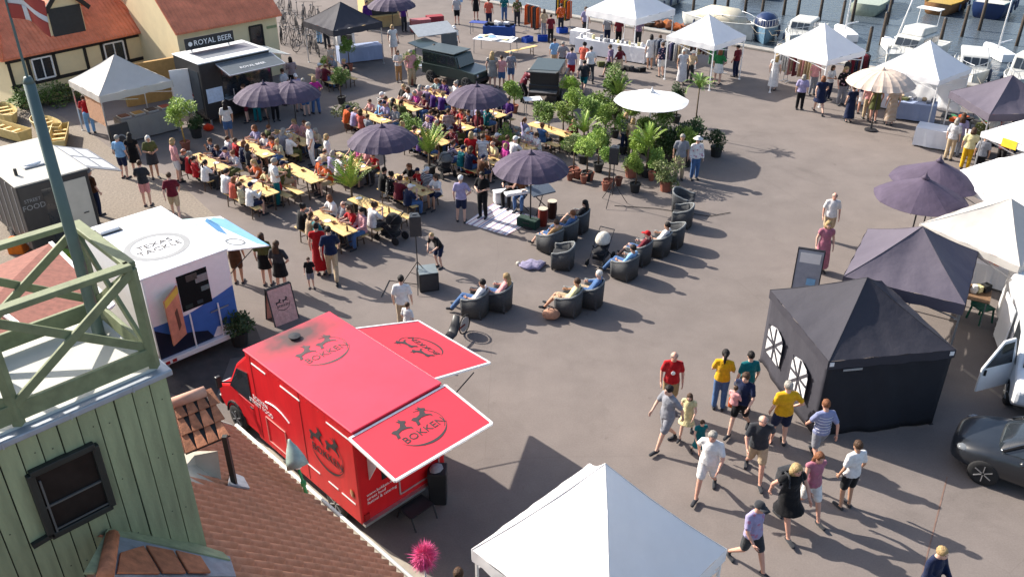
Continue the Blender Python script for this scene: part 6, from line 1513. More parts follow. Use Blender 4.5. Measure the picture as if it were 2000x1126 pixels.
for ti, (u, v, ph, near, fr) in enumerate(TABS):
    if ti == 2: near, fr = (0,1,2), (0,1,2,3)
    if ti == 4: near, fr = (0,1), (2,3)
    if ti not in (2,4,5,17,18): near = (0,1,2,3); fr = (0,1,2,3) if ti != 1 else (0,1,2)
    rz = radians(-45+rnd.uniform(-3.5,3)); c = uv(u, v); a = Vector((cos(rz),sin(rz),0)); n = Vector((-a.y,a.x,0))
    PT.put(c, rz, 'yellow beer table '+ph, tg)
    for side, slots, s in (('near',near,-1),('far',fr,1)):
        off = .60+rnd.uniform(-.03,.06)
        PB.put(c+n*(s*off)+a*rnd.uniform(-.1,.1), rz+(0 if s < 0 else pi)+rnd.uniform(-.03,.03), '%s-side bench of the beer table %s' % (side, ph), bgp)
        for k in slots:
            for tries in range(60):
                tk = rnd.choice(('tee','tee','tee','blouse','tank','long')); tc_ = FIX.get((ti,0 if s < 0 else 1,k)) or rnd.choice(PAL)
                bk, bc = rnd.choice((('shorts','denim'),('shorts','beige'),('trousers','denim'),('trousers','charcoal'),('shorts','navy'),('trousers','olive')))
                hk = rnd.choice(('short','short','bob','long','pony','bald','bun','cap')); hc = rnd.choice(('brown','dark','blonde','grey','ginger','brown')) if hk != 'cap' else rnd.choice(('white','navy'))
                wh = 'seated on the %s bench of the table %s' % (side, ph)
                L = 'person in %s, %s, %s bench, table %s' % (tc_, hc+' cap' if hk == 'cap' else 'bald head' if hk == 'bald' else {'short':'short','bob':'chin-length','long':'long','pony':'tied','bun':'knotted'}[hk]+' '+hc+' hair', side, ph)
                key = (ph, side, tc_, hc)
                if L not in USED: break
            p = c+n*(s*(off+.07))+a*(-.8+.53*k+rnd.uniform(-.07,.07))
            hd = 45 if s < 0 else 225
            PP(p, hd+rnd.uniform(-14,14), rnd.choice(('sit','sit','sit2','sit3')), tk, tc_, bk, bc, hk, hc, wh, skin=rnd.choice(('pale','pale','tan','red')), s=rnd.uniform(.9,1.04), wid=rnd.uniform(.94,1.14), label=L)
    # plates, cups and bottles on the table
    for q, kind in enumerate(rnd.sample(('plate','cup','bottle','bowl'), 4 if ti != 4 else 2)):
        x, y = -.75+.5*q+rnd.uniform(-.15,.15), rnd.uniform(-.2,.2); pz = c+a*x+n*y+Z*.771
        m = MB()
        if kind == 'plate': m.lathe([(.05,0),(.11,.012),(.115,.016),(.06,.006)], 14)
        elif kind == 'bowl': m.lathe([(.04,0),(.085,.05),(.08,.05),(.03,.012)], 12)
        elif kind == 'cup': m.lathe([(.028,0),(.038,.12),(.034,.12),(.025,.01)], 10)
        else: m.lathe([(.032,0),(.032,.14),(.012,.19),(.012,.24)], 10)
        o = m.build(kind, {'plate':WPAINT,'bowl':cloth('#8a5a38'),'cup':mat('beer_amber',(.5,.28,.05),.3),'bottle':mat('brown_bottle',(.06,.03,.012),.15)}[kind], loc=pz)
        tag(o, '%s on the beer table %s' % ({'plate':'white paper plate','bowl':'brown paper bowl','cup':'cup of beer','bottle':'brown bottle'}[kind], ph), kind, 'tableware on the beer tables')
tag(bpy.data.objects.new('x', None), '', '') if False else None

# ================================================================== LOUNGE CHAIRS AND GUESTS
stage = at(975,425)
CH = [(929,612,'front left pair, left chair, with its guest in white','white','short','dark'),(975,600,'front left pair, right chair, with a blonde guest','pink','long','blonde'),
 (1110,610,'front middle pair, left chair, with a guest in a pale shirt','cream','short','brown'),(1152,594,'front middle pair, right chair, with a guest in blue','denim','short','white'),
 (1220,540,'wicker chair holding the guest in sky blue','sky','short','dark'),(1247,512,'wicker chair behind the sky-blue guest','maroon','cap','red'),(1285,495,'wicker chair holding the guest in bright white','white','short','dark'),
 (1312,478,'wicker chair beyond the bright white guest',None,'',''),(1330,440,'empty wicker chair, lower of the far pair',None,'',''),(1332,412,'empty wicker chair, upper of the far pair',None,'',''),
 (1098,520,'empty pale-rimmed wicker chair in the middle of the plaza',None,'',''),(1075,488,'wicker chair with a guest in brown near the stage','tan','short','brown'),(1105,470,'wicker chair with a guest in blue near the stage','denim','short','ginger'),(1128,450,'wicker chair with a guest in black near the stage','black','long','dark')]
for i, (px, py, L, tc_, hk, hc) in enumerate(CH):
    p = at(px, py); d = stage-p; hd = math.degrees(atan2(d.y,d.x))*.55+150*.45 if i not in (0,1) else 160
    if i in (2,3): hd = 158
    if i in (10,): hd = 168
    PC.put(p, radians(hd-90), L if 'chair' in L.split(',')[0] or L.startswith('wicker') or L.startswith('empty') else 'grey wicker armchair, '+L, 'wicker armchairs on the plaza')
    if tc_:
        PP(p, hd, 'lounge', 'tee' if i not in (3,) else 'long', tc_, rnd.choice(('shorts','trousers')), rnd.choice(('beige','denim','charcoal')), hk, hc, '', label='%s guest in %s lounging in %s' % ({'cap':'capped'}.get(hk, hc+'-haired'), tc_, ['the front left chair','the chair right of the front left one','the front middle chair','the chair right of the front middle one','the wicker chair nearest the dog bags','the chair just behind sky blue','the third chair of the right row','x','x','x','x','the brown-guest chair by the stage','the middle chair by the stage','the rear chair by the stage'][i].replace('nearest the dog bags','ending the right row')), skin=rnd.choice(('pale','tan')))

# ================================================================== STAGE, RUG AND PA
def rug_mat():
    m = mat('striped_rug', (.74,.70,.70), .95, noise=.1, scale=20); n = m.node_tree; L = n.links.new; b = n.nodes['Principled BSDF']; src = b.inputs['Base Color'].links[0].from_socket
    tc = n.nodes.new('ShaderNodeTexCoord'); sp = n.nodes.new('ShaderNodeSeparateXYZ'); L(tc.outputs['Object'], sp.inputs[0])
    def sn(f, lo, hi):
        a = n.nodes.new('ShaderNodeMath'); a.operation = 'MULTIPLY'; a.inputs[1].default_value = f; L(sp.outputs[0], a.inputs[0])
        s = n.nodes.new('ShaderNodeMath'); s.operation = 'SINE'; L(a.outputs[0], s.inputs[0]); r = n.nodes.new('ShaderNodeMapRange'); r.inputs[1].default_value = lo; r.inputs[2].default_value = hi; L(s.outputs[0], r.inputs[0]); return r.outputs[0]
    m1 = n.nodes.new('ShaderNodeMixRGB'); L(sn(19,.55,.8), m1.inputs[0]); L(src, m1.inputs[1]); m1.inputs[2].default_value = (.30,.32,.45,1)
    m2 = n.nodes.new('ShaderNodeMixRGB'); L(sn(31,.85,.95), m2.inputs[0]); L(m1.outputs[0], m2.inputs[1]); m2.inputs[2].default_value = (.32,.10,.13,1)
    L(m2.outputs[0], b.inputs['Base Color']); return m
rc = [at(908,436),at(990,460),at(1050,425),at(962,398)]; cc = sum(rc, Vector())/4; ex = (rc[1]-rc[0]); rzr = atan2(ex.y,ex.x)
m = MB(); Ri = Matrix.Rotation(-rzr,4,'Z'); m.slab([(Ri @ (p-cc))+Z*.004 for p in rc], (0,0,.012))
tag(m.build('rug', rug_mat(), loc=cc, rz=rzr), 'pale striped rug under the singer', 'rug')
speaker_stand(at(1195,398), ('tripod stand holding the loudspeaker beside the potted trees','black loudspeaker on tripod beside the potted trees'), 1.55, radians(-20))
speaker_stand(at(818,560), ('tripod stand holding the loudspeaker over the subwoofer','black loudspeaker above the subwoofer near the beer tables'), 1.75, radians(10))
sw = thing('subwoofer', 'black subwoofer box on the asphalt under the left loudspeaker', 'speaker', at(836,560), radians(15))
m = MB(); m.box((0,0,.30), (.58,.6,.58)); m.build('cabinet', BPAINT, sw, bevel=.02)
m = MB(); m.box((0,-.305,.30), (.5,.012,.5)); m.build('grille', mat('speaker_grille',(.03,.03,.033),.6), sw)
m = MB(); m.box((0,0,.6), (.56,.58,.01)); m.build('top_plate', mat('grey_plate',(.16,.19,.2),.4), sw)
m = MB(); a = at(1200,402); cab = [a, a+Vector((1.4,-.25,.012)), a+Vector((3.2,-.9,.012)), a+Vector((4.0,-.6,.012))]
tag((lambda q: q)(MB().tube([p+Z*.012 for p in cab], .012, 5).build('speaker_cable', TYRE)), 'thin black cable trailing from the right speaker stand', 'cable')
tag(MB().tube([at(818,556)+Z*.012, at(760,548)+Z*.012, at(745,580)+Z*.012], .012, 5).build('speaker_cable', TYRE), 'thin black cable trailing left of the subwoofer', 'cable')
mx = thing('mixing_desk', 'slanted dark mixing desk on a stand beside the rug', 'mixer', at(1055,412), radians(30))
m = MB(); m.slab([(-.45,-.28,.72),(.45,-.28,.72),(.45,.28,.86),(-.45,.28,.86)], (0,0,.05)); m.build('panel', mat('mixer_grey',(.09,.11,.14),.4,noise=.3,scale=30), mx)
for s in (-1,1): m = MB(); m.beam((s*.3,-.25,0),(-s*.3,.2,.75),.03,.03); m.build('stand_leg', DARKM, mx)
kb = thing('keyboard', 'white keyboard on a crossed stand under the front parasol', 'keyboard', at(1017,415), radians(20))
m = MB(); m.box((0,0,.78), (1.15,.3,.08)); m.build('body', WPAINT, kb, bevel=.01)
m = MB(); m.box((0,-.06,.823), (1.05,.14,.012)); m.build('keys', cloth('#dddddd'), kb)
for s in (-1,1): m = MB(); m.beam((s*.3,0,0),(-s*.3,0,.74),.03,.03); m.build('stand_leg', DARKM, kb)
for k, (px, py, c_, L) in enumerate(((1060,440,'#7a2a1c','red conga drum beside the green case'),(1078,425,'#3a2018','dark wooden drum beside the mixing desk'))):
    d = thing('drum', L, 'drum', at(px,py)); m = MB(); m.lathe([(.14,0),(.17,.35),(.16,.62)], 14); m.build('shell', cloth(c_), d); m = MB(); m.lathe([(.165,.62),(.165,.64)], 14); m.build('skin', cloth('#cfc4b0'), d)
gk = thing('instrument_case', 'dark green instrument case on the rug corner', 'case', at(1032,442), radians(-30)); m = MB(); m.box((0,0,.16), (.75,.35,.32)); m.build('case_body', cloth('#1d3a30'), gk, bevel=.03); m = MB(); m.beam((-.12,-.19,.2),(.12,-.19,.2),.02,.03); m.build('handle', DARKM, gk)
ck = thing('cool_box', 'white cool box on the stage behind the singer', 'cool box', at(978,395), .3); m = MB(); m.box((0,0,.2), (.5,.32,.4)); m.build('box_body', WPAINT, ck, bevel=.03); m = MB(); m.box((0,0,.43), (.52,.34,.06)); m.build('lid', WPAINT, ck, bevel=.02)
stroller(at(1172,512), radians(150), 'stroller with cream hood among the wicker chairs', '#cfc9bc')
stroller(at(868,342), radians(30), 'grey stroller in the aisle between the beer tables', '#777a7c')
stroller(at(765,468), radians(60), 'black stroller at the end of the empty beer table', '#202022')
bgx = thing('blanket', 'crumpled lilac blanket on the asphalt by the empty wicker chair', 'blanket', at(1040,520)); m = MB(); m.ball((0,0,.06), (.42,.3,.1), 16, 8); m.v = [(x+.05*sin(y*14),y+.05*cos(x*17),max(.004,z*(1+.5*sin(x*21)*cos(y*18)))) for x, y, z in m.v]; m.build('cloth_heap', cloth('#8a84a0'), bgx, True)
m = MB(); m.ball((-.45,.1,.05), .07); m.build('soft_toy_head', cloth('#d8cfc0'), bgx, True)
bgx = thing('tan_bag', 'tan beach bag beside the front middle wicker chair', 'bag', at(1076,622)); m = MB(); m.ball((0,0,.15), (.26,.18,.16), 12, 8); m.build('bag_body', cloth('#b98a70'), bgx, True); m = MB(); m.tube([(-.12,0,.26),(0,0,.4),(.12,0,.26)], .015, 6); m.build('bag_handle', cloth('#6a4a38'), bgx)

# ================================================================== PLANTS
standard(at(364,292), 'ochre-stemmed round tree in a pot beside the first beer table', 1.45,.5,'light',1,TERRA,OCHRE)
standard(at(668,203), 'slim round-crowned tree left of the back tables', 1.1,.42,'mid',2,BLKPOT,BARK)
standard(at(683,138), 'round-crowned tree beside the pale blue table', 1.1,.4,'mid',3,TERRA,BARK)
standard(at(806,166), 'round-crowned tree with orange pot behind the back tables', .95,.45,'light',4,TERRA,OCHRE)
standard(at(1004,220), 'flat-crowned tree in orange pot by the back parasol', .9,.5,'light',5,TERRA,OCHRE)
standard(at(1060,262), 'small leafy tree beside the small white table', .8,.48,'mid',6)
shrub(at(682,250), 'pale flowering bush left of the back row of tables', 1.05,.5,'olive',7,TERRA)
shrub(at(802,278), 'low leafy bush behind the middle parasol', 1.0,.5,'mid',8)
shrub(at(992,308), 'bright leafy bush behind the front parasol', 1.15,.42,'light',9,TERRA)
palm(at(690,412), 'bushy grass-leaved palm between the pale-topped and empty tables', .55, 1.0, 30, 'light', .3)
palm(at(840,340), 'spiky bright palm right of the middle parasol', .5, .95, 28, 'light', .3)
palm(at(1356,266), 'tall thin-stemmed palm right of the white parasol', 1.75, .85, 15, 'mid', 1.1, r=.03)
right = [(1112,215,.9,.42,'light','at the far left of the tree clump'),(1118,245,.85,.42,'light','second in the left row of the tree clump'),(1148,282,1.2,.5,'mid','with double crown in the left row of the tree clump'),(1195,232,1.15,.6,'mid','tall behind the white parasol\'s left edge'),(1200,268,.9,.45,'olive','left of the white parasol pole'),(1215,300,.95,.42,'mid','nearest the blonde pair in the clump'),(1120,345,.95,.38,'olive','over the left pair of red pots'),(1146,352,1.0,.42,'light','over the right pair of red pots'),(1240,375,.8,.36,'light','just right of the loudspeaker tripod'),(1188,368,1.0,.38,'mid','just left of the loudspeaker tripod'),(1258,300,.9,.45,'mid','under the white parasol'),(1320,240,1.0,.38,'dark','dark crowned behind the white parasol\'s right edge')]
for i, (px, py, h_, r_, kd, wh) in enumerate(right): standard(at(px,py), 'potted tree '+wh, h_*1.18, r_, kd, 20+i, BLKPOT if i % 3 else TERRA)
shr = [(1275,310,1.35,.5,'mid','tall leafy shrub beneath the white parasol'),(1308,318,1.6,.55,'dark','dark dense shrub right of the white parasol pole'),(1355,292,1.2,.5,'dark','dark shrub at the foot of the tall palm'),(1398,305,1.0,.38,'dark','dark shrub at the right end of the tree clump'),(1300,372,1.1,.5,'olive','yellowish bush nearest the far wicker pair'),(1278,342,1.0,.42,'mid','bush in front of the dark dense shrub'),(1330,290,.9,.4,'mid','small bush left of the palm foot'),(1175,300,1.0,.45,'mid','bush at the middle of the tree clump'),(1232,345,.8,.35,'light','small bright bush behind the loudspeaker'),(1120,300,.9,.45,'mid','leafy bush at the beer table end by the tree clump')]
more = [(1165,262,1.3,.45,'light','in the middle gap of the tree clump'),(1168,335,1.25,.4,'light','between the two pairs of red pots and the speaker'),(1228,282,1.35,.48,'light','just left of the white parasol edge'),(1246,338,1.1,.42,'light','right behind the loudspeaker box'),(1292,290,1.3,.45,'mid','under the right part of the white parasol'),(1340,325,1.0,.4,'light','left of the white-hatted person'),(1100,275,1.15,.42,'light','at the left rim of the tree clump'),(1180,292,1.3,.45,'light','behind the blonde pair')]
for i, (px, py, h_, r_, kd, wh) in enumerate(more): standard(at(px,py), 'bright potted tree '+wh, h_, r_, kd, 80+i, BLKPOT)
for i, (px, py, L) in enumerate(((1138,318,'feathery palm in the front left of the tree clump'),(1262,345,'feathery palm before the dark dense shrub'),(1205,240,'feathery palm at the back of the tree clump'))): palm(at(px,py), L, .9, .8, 18, 'light', .5)
for i, (px, py, h_, r_, kd, L) in enumerate(shr): shrub(at(px,py), L, h_, r_, kd, 40+i, BLKPOT if i % 4 else TERRA)
for i, (px, py, L) in enumerate(((470,672,'dark bushy plant in a pot between the white trailer and the red truck'),(640,150,'green bush among the round-topped trees'),(385,268,'small dark green bush behind the ochre-stemmed tree'))): shrub(at(px,py), L, .95, .42, 'dark' if i != 1 else 'light', 60+i)
for i, (px, py) in enumerate(((1113,352),(1128,348),(1140,358),(1153,352),(1182,372),(1194,366),(1208,362),(1272,352))):
    p = thing('terracotta_pot', ORD[i]+' small red pot from the left in the row before the tree clump', 'pot', at(px,py), 0, 'row of small red pots before the tree clump'); m = MB(); m.lathe([(.09,0),(.14,.28),(.15,.28),(.15,.33),(.12,.33),(.11,.26)], 12); m.build('pot_body', TERRA, p); m = MB(); m.lathe([(.12,.27),(.02,.29)], 10); m.build('soil', BARK, p)
# greenery against the half-timbered house
for i, (px, py, r_) in enumerate(((95,206,.9),(135,198,.8),(170,190,.7),(60,215,.8))):
    t = thing('garden_bush', ['broad green bush below the house window','pale flowering bush by the house wall','small bush beside the cream tent','green bush at the house corner'][i], 'bush', at(px,py), i, 'bushes along the house wall')
    o = bpy.data.objects.new('foliage', leafy(('mid','olive','light','mid')[i], 70+i, 700, .075)); C.objects.link(o); o.parent = t; o.location = (0,0,r_*.55); o.scale = (r_,r_,r_*.6)
    m = MB(); m.tube([(0,0,0),(0,0,r_*.5)], [.04,.02], 6); m.build('stem', BARK, t)
# ================================================================== STALL FURNITURE AND GOODS
PALE = fabric('pale_blue_cloth', (.30,.36,.52)); LINEN = fabric('white_linen', (.72,.72,.74)); TAUPE = fabric('taupe_cloth', (.27,.25,.23))
slab_table(uv(*(lambda p: ((p.x+p.y)*sqrt(.5),(p.x-p.y)*sqrt(.5)))(at(292,262))), radians(45), 'counter with taupe cloth under the cream food tent', 2.4,.8,.95, cloth_m=TAUPE)
p = at(292,262); 
for k in range(4):
    t = thing('food_tray', 'steel tray of %s food on the taupe counter' % ('reddish-brown','golden','dark','orange')[k], 'tray', p+U*(-.9+.6*k)+Z*.958, radians(45), 'steel trays on the taupe counter'); m = MB(); m.box((0,0,.04), (.45,.5,.08)); m.build('tray_body', ALU, t, bevel=.01); m = MB(); m.box((0,0,.07), (.4,.45,.05)); m.build('food', cloth(('#8a5030','#c09040','#503828','#b04828')[k]), t, bevel=.02)
def chalk(t, b, tp, x, n_, s):
    c = b*.5+tp*.5; yd = (tp-b).normalized()
    if s < 0: oval_ring(t, frame_mat(c+n_*1.1, (1,0,0), yd), .2,.24,.25, GREYP)
aboard(at(243,300), radians(40), 'black chalkboard sign with pale roundel before the cream tent', BPAINT, .7, 1.25, chalk)
def pinkart(t, b, tp, x, n_, s):
    if s < 0:
        M = frame_mat(b*.5+tp*.5+n_*1.15, (1,0,0), (tp-b)); badge(t, M, .42, INK)
aboard(at(552,622), radians(40), 'pink printed sandwich board between the white trailer and red truck', cloth('#e0b4ac'), .7, 1.05, pinkart)
def framed(t, b, tp, x, n_, s):
    if s < 0:
        m = MB(); c = b*.3+tp*.7; m.slab([c-x*.8+n_*1.1-Z*.42,c+x*.8+n_*1.1-Z*.42,c+x*.8+n_*1.1+Z*.3,c-x*.8+n_*1.1+Z*.3], n_*.1); m.build('white_sheet', WPAINT, t)
        m = MB(); c = b*.82+tp*.18; m.slab([c+x*.0+n_*1.1-Z*.1,c+x*.7+n_*1.1-Z*.1,c+x*.7+n_*1.1+Z*.2,c+x*.0+n_*1.1+Z*.2], n_*.1); m.build('blue_sheet', SKYB, t)
aboard(at(1572,560), radians(-20), 'dark framed sign board with white sheet beside the black tent', mat('board_grey',(.28,.29,.33),.6), .72, 1.25, framed)
# clothes racks at the quay stalls
ptl = [COL[k] for k in ('grey','lilac','navy','white','charcoal','beige')]
clothes_rack(at(1305,140), radians(-40), 'clothes rack of grey and blue garments left of the racks tent', ptl, 1.9, 14)
clothes_rack(at(1368,128), radians(-40), 'clothes rack with beige and grey garments inside the racks tent', [COL[k] for k in ('beige','brown','grey','maroon','cream')], 1.7, 11)
clothes_rack(at(1398,148), radians(45), 'short clothes rack with green and white garments at the racks tent', [COL[k] for k in ('green','olive','white','grey')], 1.2, 8)
clothes_rack(at(1556,165), radians(-50), 'clothes rack of pale pink garments under the dresses tent', [COL[k] for k in ('cream','pink','beige','maroon','white')], 1.6, 10, 1.7, 1.2)
clothes_rack(at(1522,158), radians(-40), 'rack of long white dresses at the dresses tent corner', [COL[k] for k in ('white','cream','white')], .8, 6, 1.9, 1.6)
clothes_rack(at(1668,170), radians(40), 'dark clothes rack at the right of the dresses tent', [COL[k] for k in ('maroon','charcoal','navy','brown')], 1.6, 10)
# long white display table
tt = at(1195,112)
slab_table(tt, radians(-33), 'long white display table under the big quay tent', 4.2,.8,.85, cloth_m=LINEN)
goods(tt, radians(-33), 3.9,.6,.86, 16, 'row of small white wares on the long display table', [COL[k] for k in ('white','cream','grey','beige')], sz=(.14,.14,.18), name='pottery')
slab_table(at(1132,88), radians(-33), 'small white table at the left end of the long display', .9,.8,.85, cloth_m=LINEN)
goods(at(1195,125)+Vector((.2,-.9,0)), radians(-33), 3.0,.3,.01, 12, 'row of dark crates on the ground before the long display', [COL[k] for k in ('charcoal','black','olive')], sz=(.3,.2,.2), name='crates')
# stalls under beige parasol and to the right
slab_table(at(1778,232), radians(-25), 'white clothed table right of the beige parasol', 1.9,.8,.8, cloth_m=PALE)
goods(at(1778,232), radians(-25), 1.7,.5,.81, 9, 'pale knitwear on the table right of the beige parasol', [COL[k] for k in ('white','beige','grey','olive')], sz=(.22,.2,.12), name='knitwear')
slab_table(at(1700,205), radians(-30), 'white table beneath the beige parasol', 1.8,.7,.8, cloth_m=LINEN)
slab_table(at(1850,290), radians(-32), 'long white table at the dark quay tent', 2.6,.9,.8, cloth_m=LINEN)
goods(at(1880,275), radians(-32), 1.8,.6,.81, 12, 'dark garments heaped at the dark quay tent', [COL[k] for k in ('black','charcoal','navy','green','orange')], sz=(.3,.3,.16), name='garments')
slab_table(at(1880,265), radians(-32), 'dark table with heaped garments under the dark quay tent', 2.0,.8,.8, top=BPAINT)
slab_table(at(1940,312), radians(-30), 'dark display table before the yellow-marked tent', 1.8,.8,.8, top=BPAINT)
goods(at(1940,312), radians(-30), 1.6,.6,.81, 10, 'mixed wares on the table before the yellow-marked tent', [COL[k] for k in ('grey','white','charcoal','beige','maroon')], sz=(.2,.2,.12), name='wares')
hat = thing('hat_stand', 'stand with stacked white hats beside the dark quay tent', 'hat stand', at(1893,255)); m = MB(); m.tube([(0,0,0),(0,0,1.5)], .02, 6); m.lathe([(.2,0),(.2,.03)], 12); m.build('stand', DARKM, hat)
for k in range(3): m = MB(); m.lathe([(.2,1.3+.14*k),(.2,1.31+.14*k),(.11,1.32+.14*k),(.10,1.42+.14*k)], 14); m.build('hat', cloth('#e8e4da'), hat)
# inside the purple tent and beside the van
slab_table(at(1845,610), radians(-30), 'table of wares inside the purple-grey tent', 2.0,.8,.8, top=mat('brown_top',(.2,.12,.07),.6))
goods(at(1845,610), radians(-30), 1.8,.6,.81, 12, 'brown and cream crafts on the table inside the purple-grey tent', [COL[k] for k in ('white','brown','tan','black','cream')], sz=(.18,.16,.2), name='crafts')
slab_table(at(1918,552), radians(-30), 'white table behind the purple-grey tent', 1.2,.7,.75, cloth_m=LINEN)
goods(at(1918,552), radians(-30), 1.0,.4,.76, 6, 'colourful toys on the white table behind the purple-grey tent', [COL[k] for k in ('orange','red','sky','yellow')], sz=(.16,.14,.16), name='toys')
gb = thing('green_chair', 'green plastic chair near the open van door', 'chair', at(1912,625), radians(200)); m = MB(); m.box((0,0,.44), (.46,.46,.04)); m.build('seat', cloth('#1c5a48'), gb, bevel=.01); m = MB(); m.slab([(-.23,-.22,.44),(.23,-.22,.44),(.2,-.32,.9),(-.2,-.32,.9)], (0,.03,0)); m.build('backrest', cloth('#1c5a48'), gb)
for x in (-1,1):
    for y in (-1,1): m = MB(); m.beam((x*.19,y*.19,.43),(x*.23,y*.23,0),.04,.04); m.build('leg', cloth('#1c5a48'), gb)
# tables and stalls at the top
slab_table(at(968,103), radians(-20), 'white sheeted table beside the yellow bench at the top', 2.3,1.2,.8)
goods(at(968,103), radians(-20), 2.0,.9,.81, 9, 'white and mint papers on the sheeted table at the top', [COL[k] for k in ('white','white','cream','sky')], sz=(.35,.28,.05), name='papers')
PB.put(at(1018,112), radians(40), 'lone yellow bench right of the white sheeted table', bgp)
slab_table(at(703,118), radians(25), 'pale blue clothed table beside the round-topped tree', 2.4,.9,.8, cloth_m=PALE)
slab_table(at(975,75), radians(-10), 'blue clothed stall table at the top', 1.8,.8,.75, cloth_m=fabric('royal_blue_cloth',(.03,.07,.25)))
goods(at(975,75), radians(-10), 1.6,.6,.76, 10, 'black and white wares on the blue stall table', [COL[k] for k in ('white','black','grey','navy')], sz=(.22,.22,.16), name='wares')
slab_table(at(935,66), radians(-15), 'small blue folding table at the top', 1.0,.6,.7, top=cloth('#1c3f9a'))
clothes_rack(at(1040,66), radians(-50), 'rack with a bright orange cloth at the top', [COL[k] for k in ('orange','orange','charcoal','brown')], 1.2, 8, 1.7, 1.3)
clothes_rack(at(1100,52), radians(-50), 'rack with brown and yellow cloths near the quay', [COL[k] for k in ('brown','yellow','charcoal','orange')], 1.2, 8, 1.7, 1.3)
for i, (px, py) in enumerate(((1060,80),(1098,64),(1030,82))):
    c_ = thing('blue_crate', ['blue crate below the orange cloth','blue crate nearest the quay','blue crate left of the orange cloth'][i], 'crate', at(px,py), .4*i); m = MB(); m.box((0,0,.02), (.6,.4,.04)); m.build('floor', cloth('#1a48a8'), c_)
    for a, b, w2, d2 in ((0,-.19,.6,.02),(0,.19,.6,.02),(-.29,0,.02,.36),(.29,0,.02,.36)): m = MB(); m.box((a,b,.17), (w2,d2,.26)); m.build('side', cloth('#1a48a8'), c_)
slab_table(at(822,62), radians(20), 'small table with red cloth below the dark parasol at the top', 1.2,.6,.75, cloth_m=fabric('red_white_cloth',(.35,.12,.13)))
slab_table(at(850,55), radians(20), 'table with maroon cloth right of the dark parasol at the top', 1.0,.6,.75, cloth_m=fabric('maroon_cloth',(.28,.04,.05)))
yk = thing('kiosk', 'low pale yellow wooden kiosk under the dark parasol at the top', 'kiosk', at(745,48), radians(25)); m = MB(); m.box((0,0,1.0), (2.4,1.6,2.0)); m.build('kiosk_body', mat('kiosk_yellow',(.55,.42,.2),.8,noise=.1), yk); m = MB(); m.box((0,-.83,1.15), (1.6,.06,.8)); m.build('hatch_opening', BPAINT, yk); m = MB(); m.box((0,-1.0,.75), (1.8,.4,.05)); m.build('counter', WOODY, yk)
cv = thing('white_equipment', 'white cool container behind the pale blue table', 'container', at(672,88), .6); m = MB(); m.box((0,0,.45), (1.1,.8,.9)); m.build('container_body', WPAINT, cv, bevel=.08); m = MB(); m.box((0,-.41,.5), (.7,.02,.4)); m.build('dark_front', GLASS, cv)
ba = thing('banner_flag', 'pale blue beach flag at the top edge', 'banner', at(888,36)); m = MB(); m.tube([(0,0,0),(0,0,2.6)], .02, 6); m.build('pole', ALU, ba); m = MB(); m.slab([(.02,0,.9),(.55,.1,1.0),(.6,.12,2.2),(.02,0,2.6)], (0,.01,0)); m.build('banner_cloth', cloth('#9cc4e8'), ba)
# dark green off-road cars with raised hatches
PK = build_pickup(at(893,162), radians(-125), 'dark green off-road car with its hatch raised behind the beer tables'); 
hp_ = thing('awning_frame', 'grey canvas awning raised behind the green off-road car', 'awning', at(850,135), radians(30)); 
for x in (-.9,.9): m = MB(); m.beam((x,.4,0),(x,.4,2.0),.03,.03); m.build('pole', DARKM, hp_)
m = MB(); m.slab([(-1.1,-.5,1.9),(1.1,-.5,1.9),(1.1,.6,2.25),(-1.1,.6,2.25)], (0,0,.02)); m.build('canvas', mat('pale_grey_canvas',(.34,.36,.38),.7), hp_)
m = MB(); m.slab([(.2,-.48,.7),(1.1,-.48,.7),(1.1,-.48,1.88),(.2,-.48,1.88)], (0,.02,0)); m.build('hanging_panel', mat('slate_panel',(.09,.10,.105),.7), hp_)
PK.scale = (.85,.85,.85); PK = build_pickup(at(1062,208)+Vector((.35,1.9,0)), radians(-12), 'black off-road car with raised tailgate beside the tree clump', GP=mat('black_car_paint',(.014,.016,.018),.3,noise=.15,coat=.3))
PK.scale = (.85,.85,.85); slab_table(at(1040,226), radians(10), 'small white table at the tail of the black off-road car', .8,.6,.8)
# yellow boats and timber by the house
for i, (px, py, L) in enumerate(((15,235,'pale yellow rowing boat at the left edge'),(95,260,'pale yellow rowing boat behind the flagpole'),(120,282,'narrow yellow timber trough behind the flagpole'),(20,270,'low yellow wooden box at the left edge'))):
    t = thing('rowing_boat' if i < 2 else 'timber_trough', L, 'boat' if i < 2 else 'trough', at(px,py), radians((40,50,20,60)[i])); m = MB(); n_ = 8; vs = []; fs = []
    for k in range(n_+1):
        f = k/n_; y = -1.2+2.4*f; w2 = (.45 if i < 2 else .35)*(1-abs(2*f-1)**3*(.9 if i < 2 else .05)); vs += [(-w2,y,.55),(-w2*.7,y,.1),(w2*.7,y,.1),(w2,y,.55)]
    for k in range(n_):
        for j in range(3): fs.append((4*k+j,4*k+j+1,4*k+j+5,4*k+j+4))
    fs += [(0,1,2,3),(4*n_+3,4*n_+2,4*n_+1,4*n_)]; m.add(vs, fs); o = m.build('hull', mat('yellow_hull',(.55,.42,.17),.6,noise=.15), t); q = o.modifiers.new('s','SOLIDIFY'); q.thickness = .03
    for y in (-.5,.1,.6): m = MB(); m.box((0,y,.42), (.66 if i < 2 else .5,.16,.03)); m.build('thwart', WOODY, t)
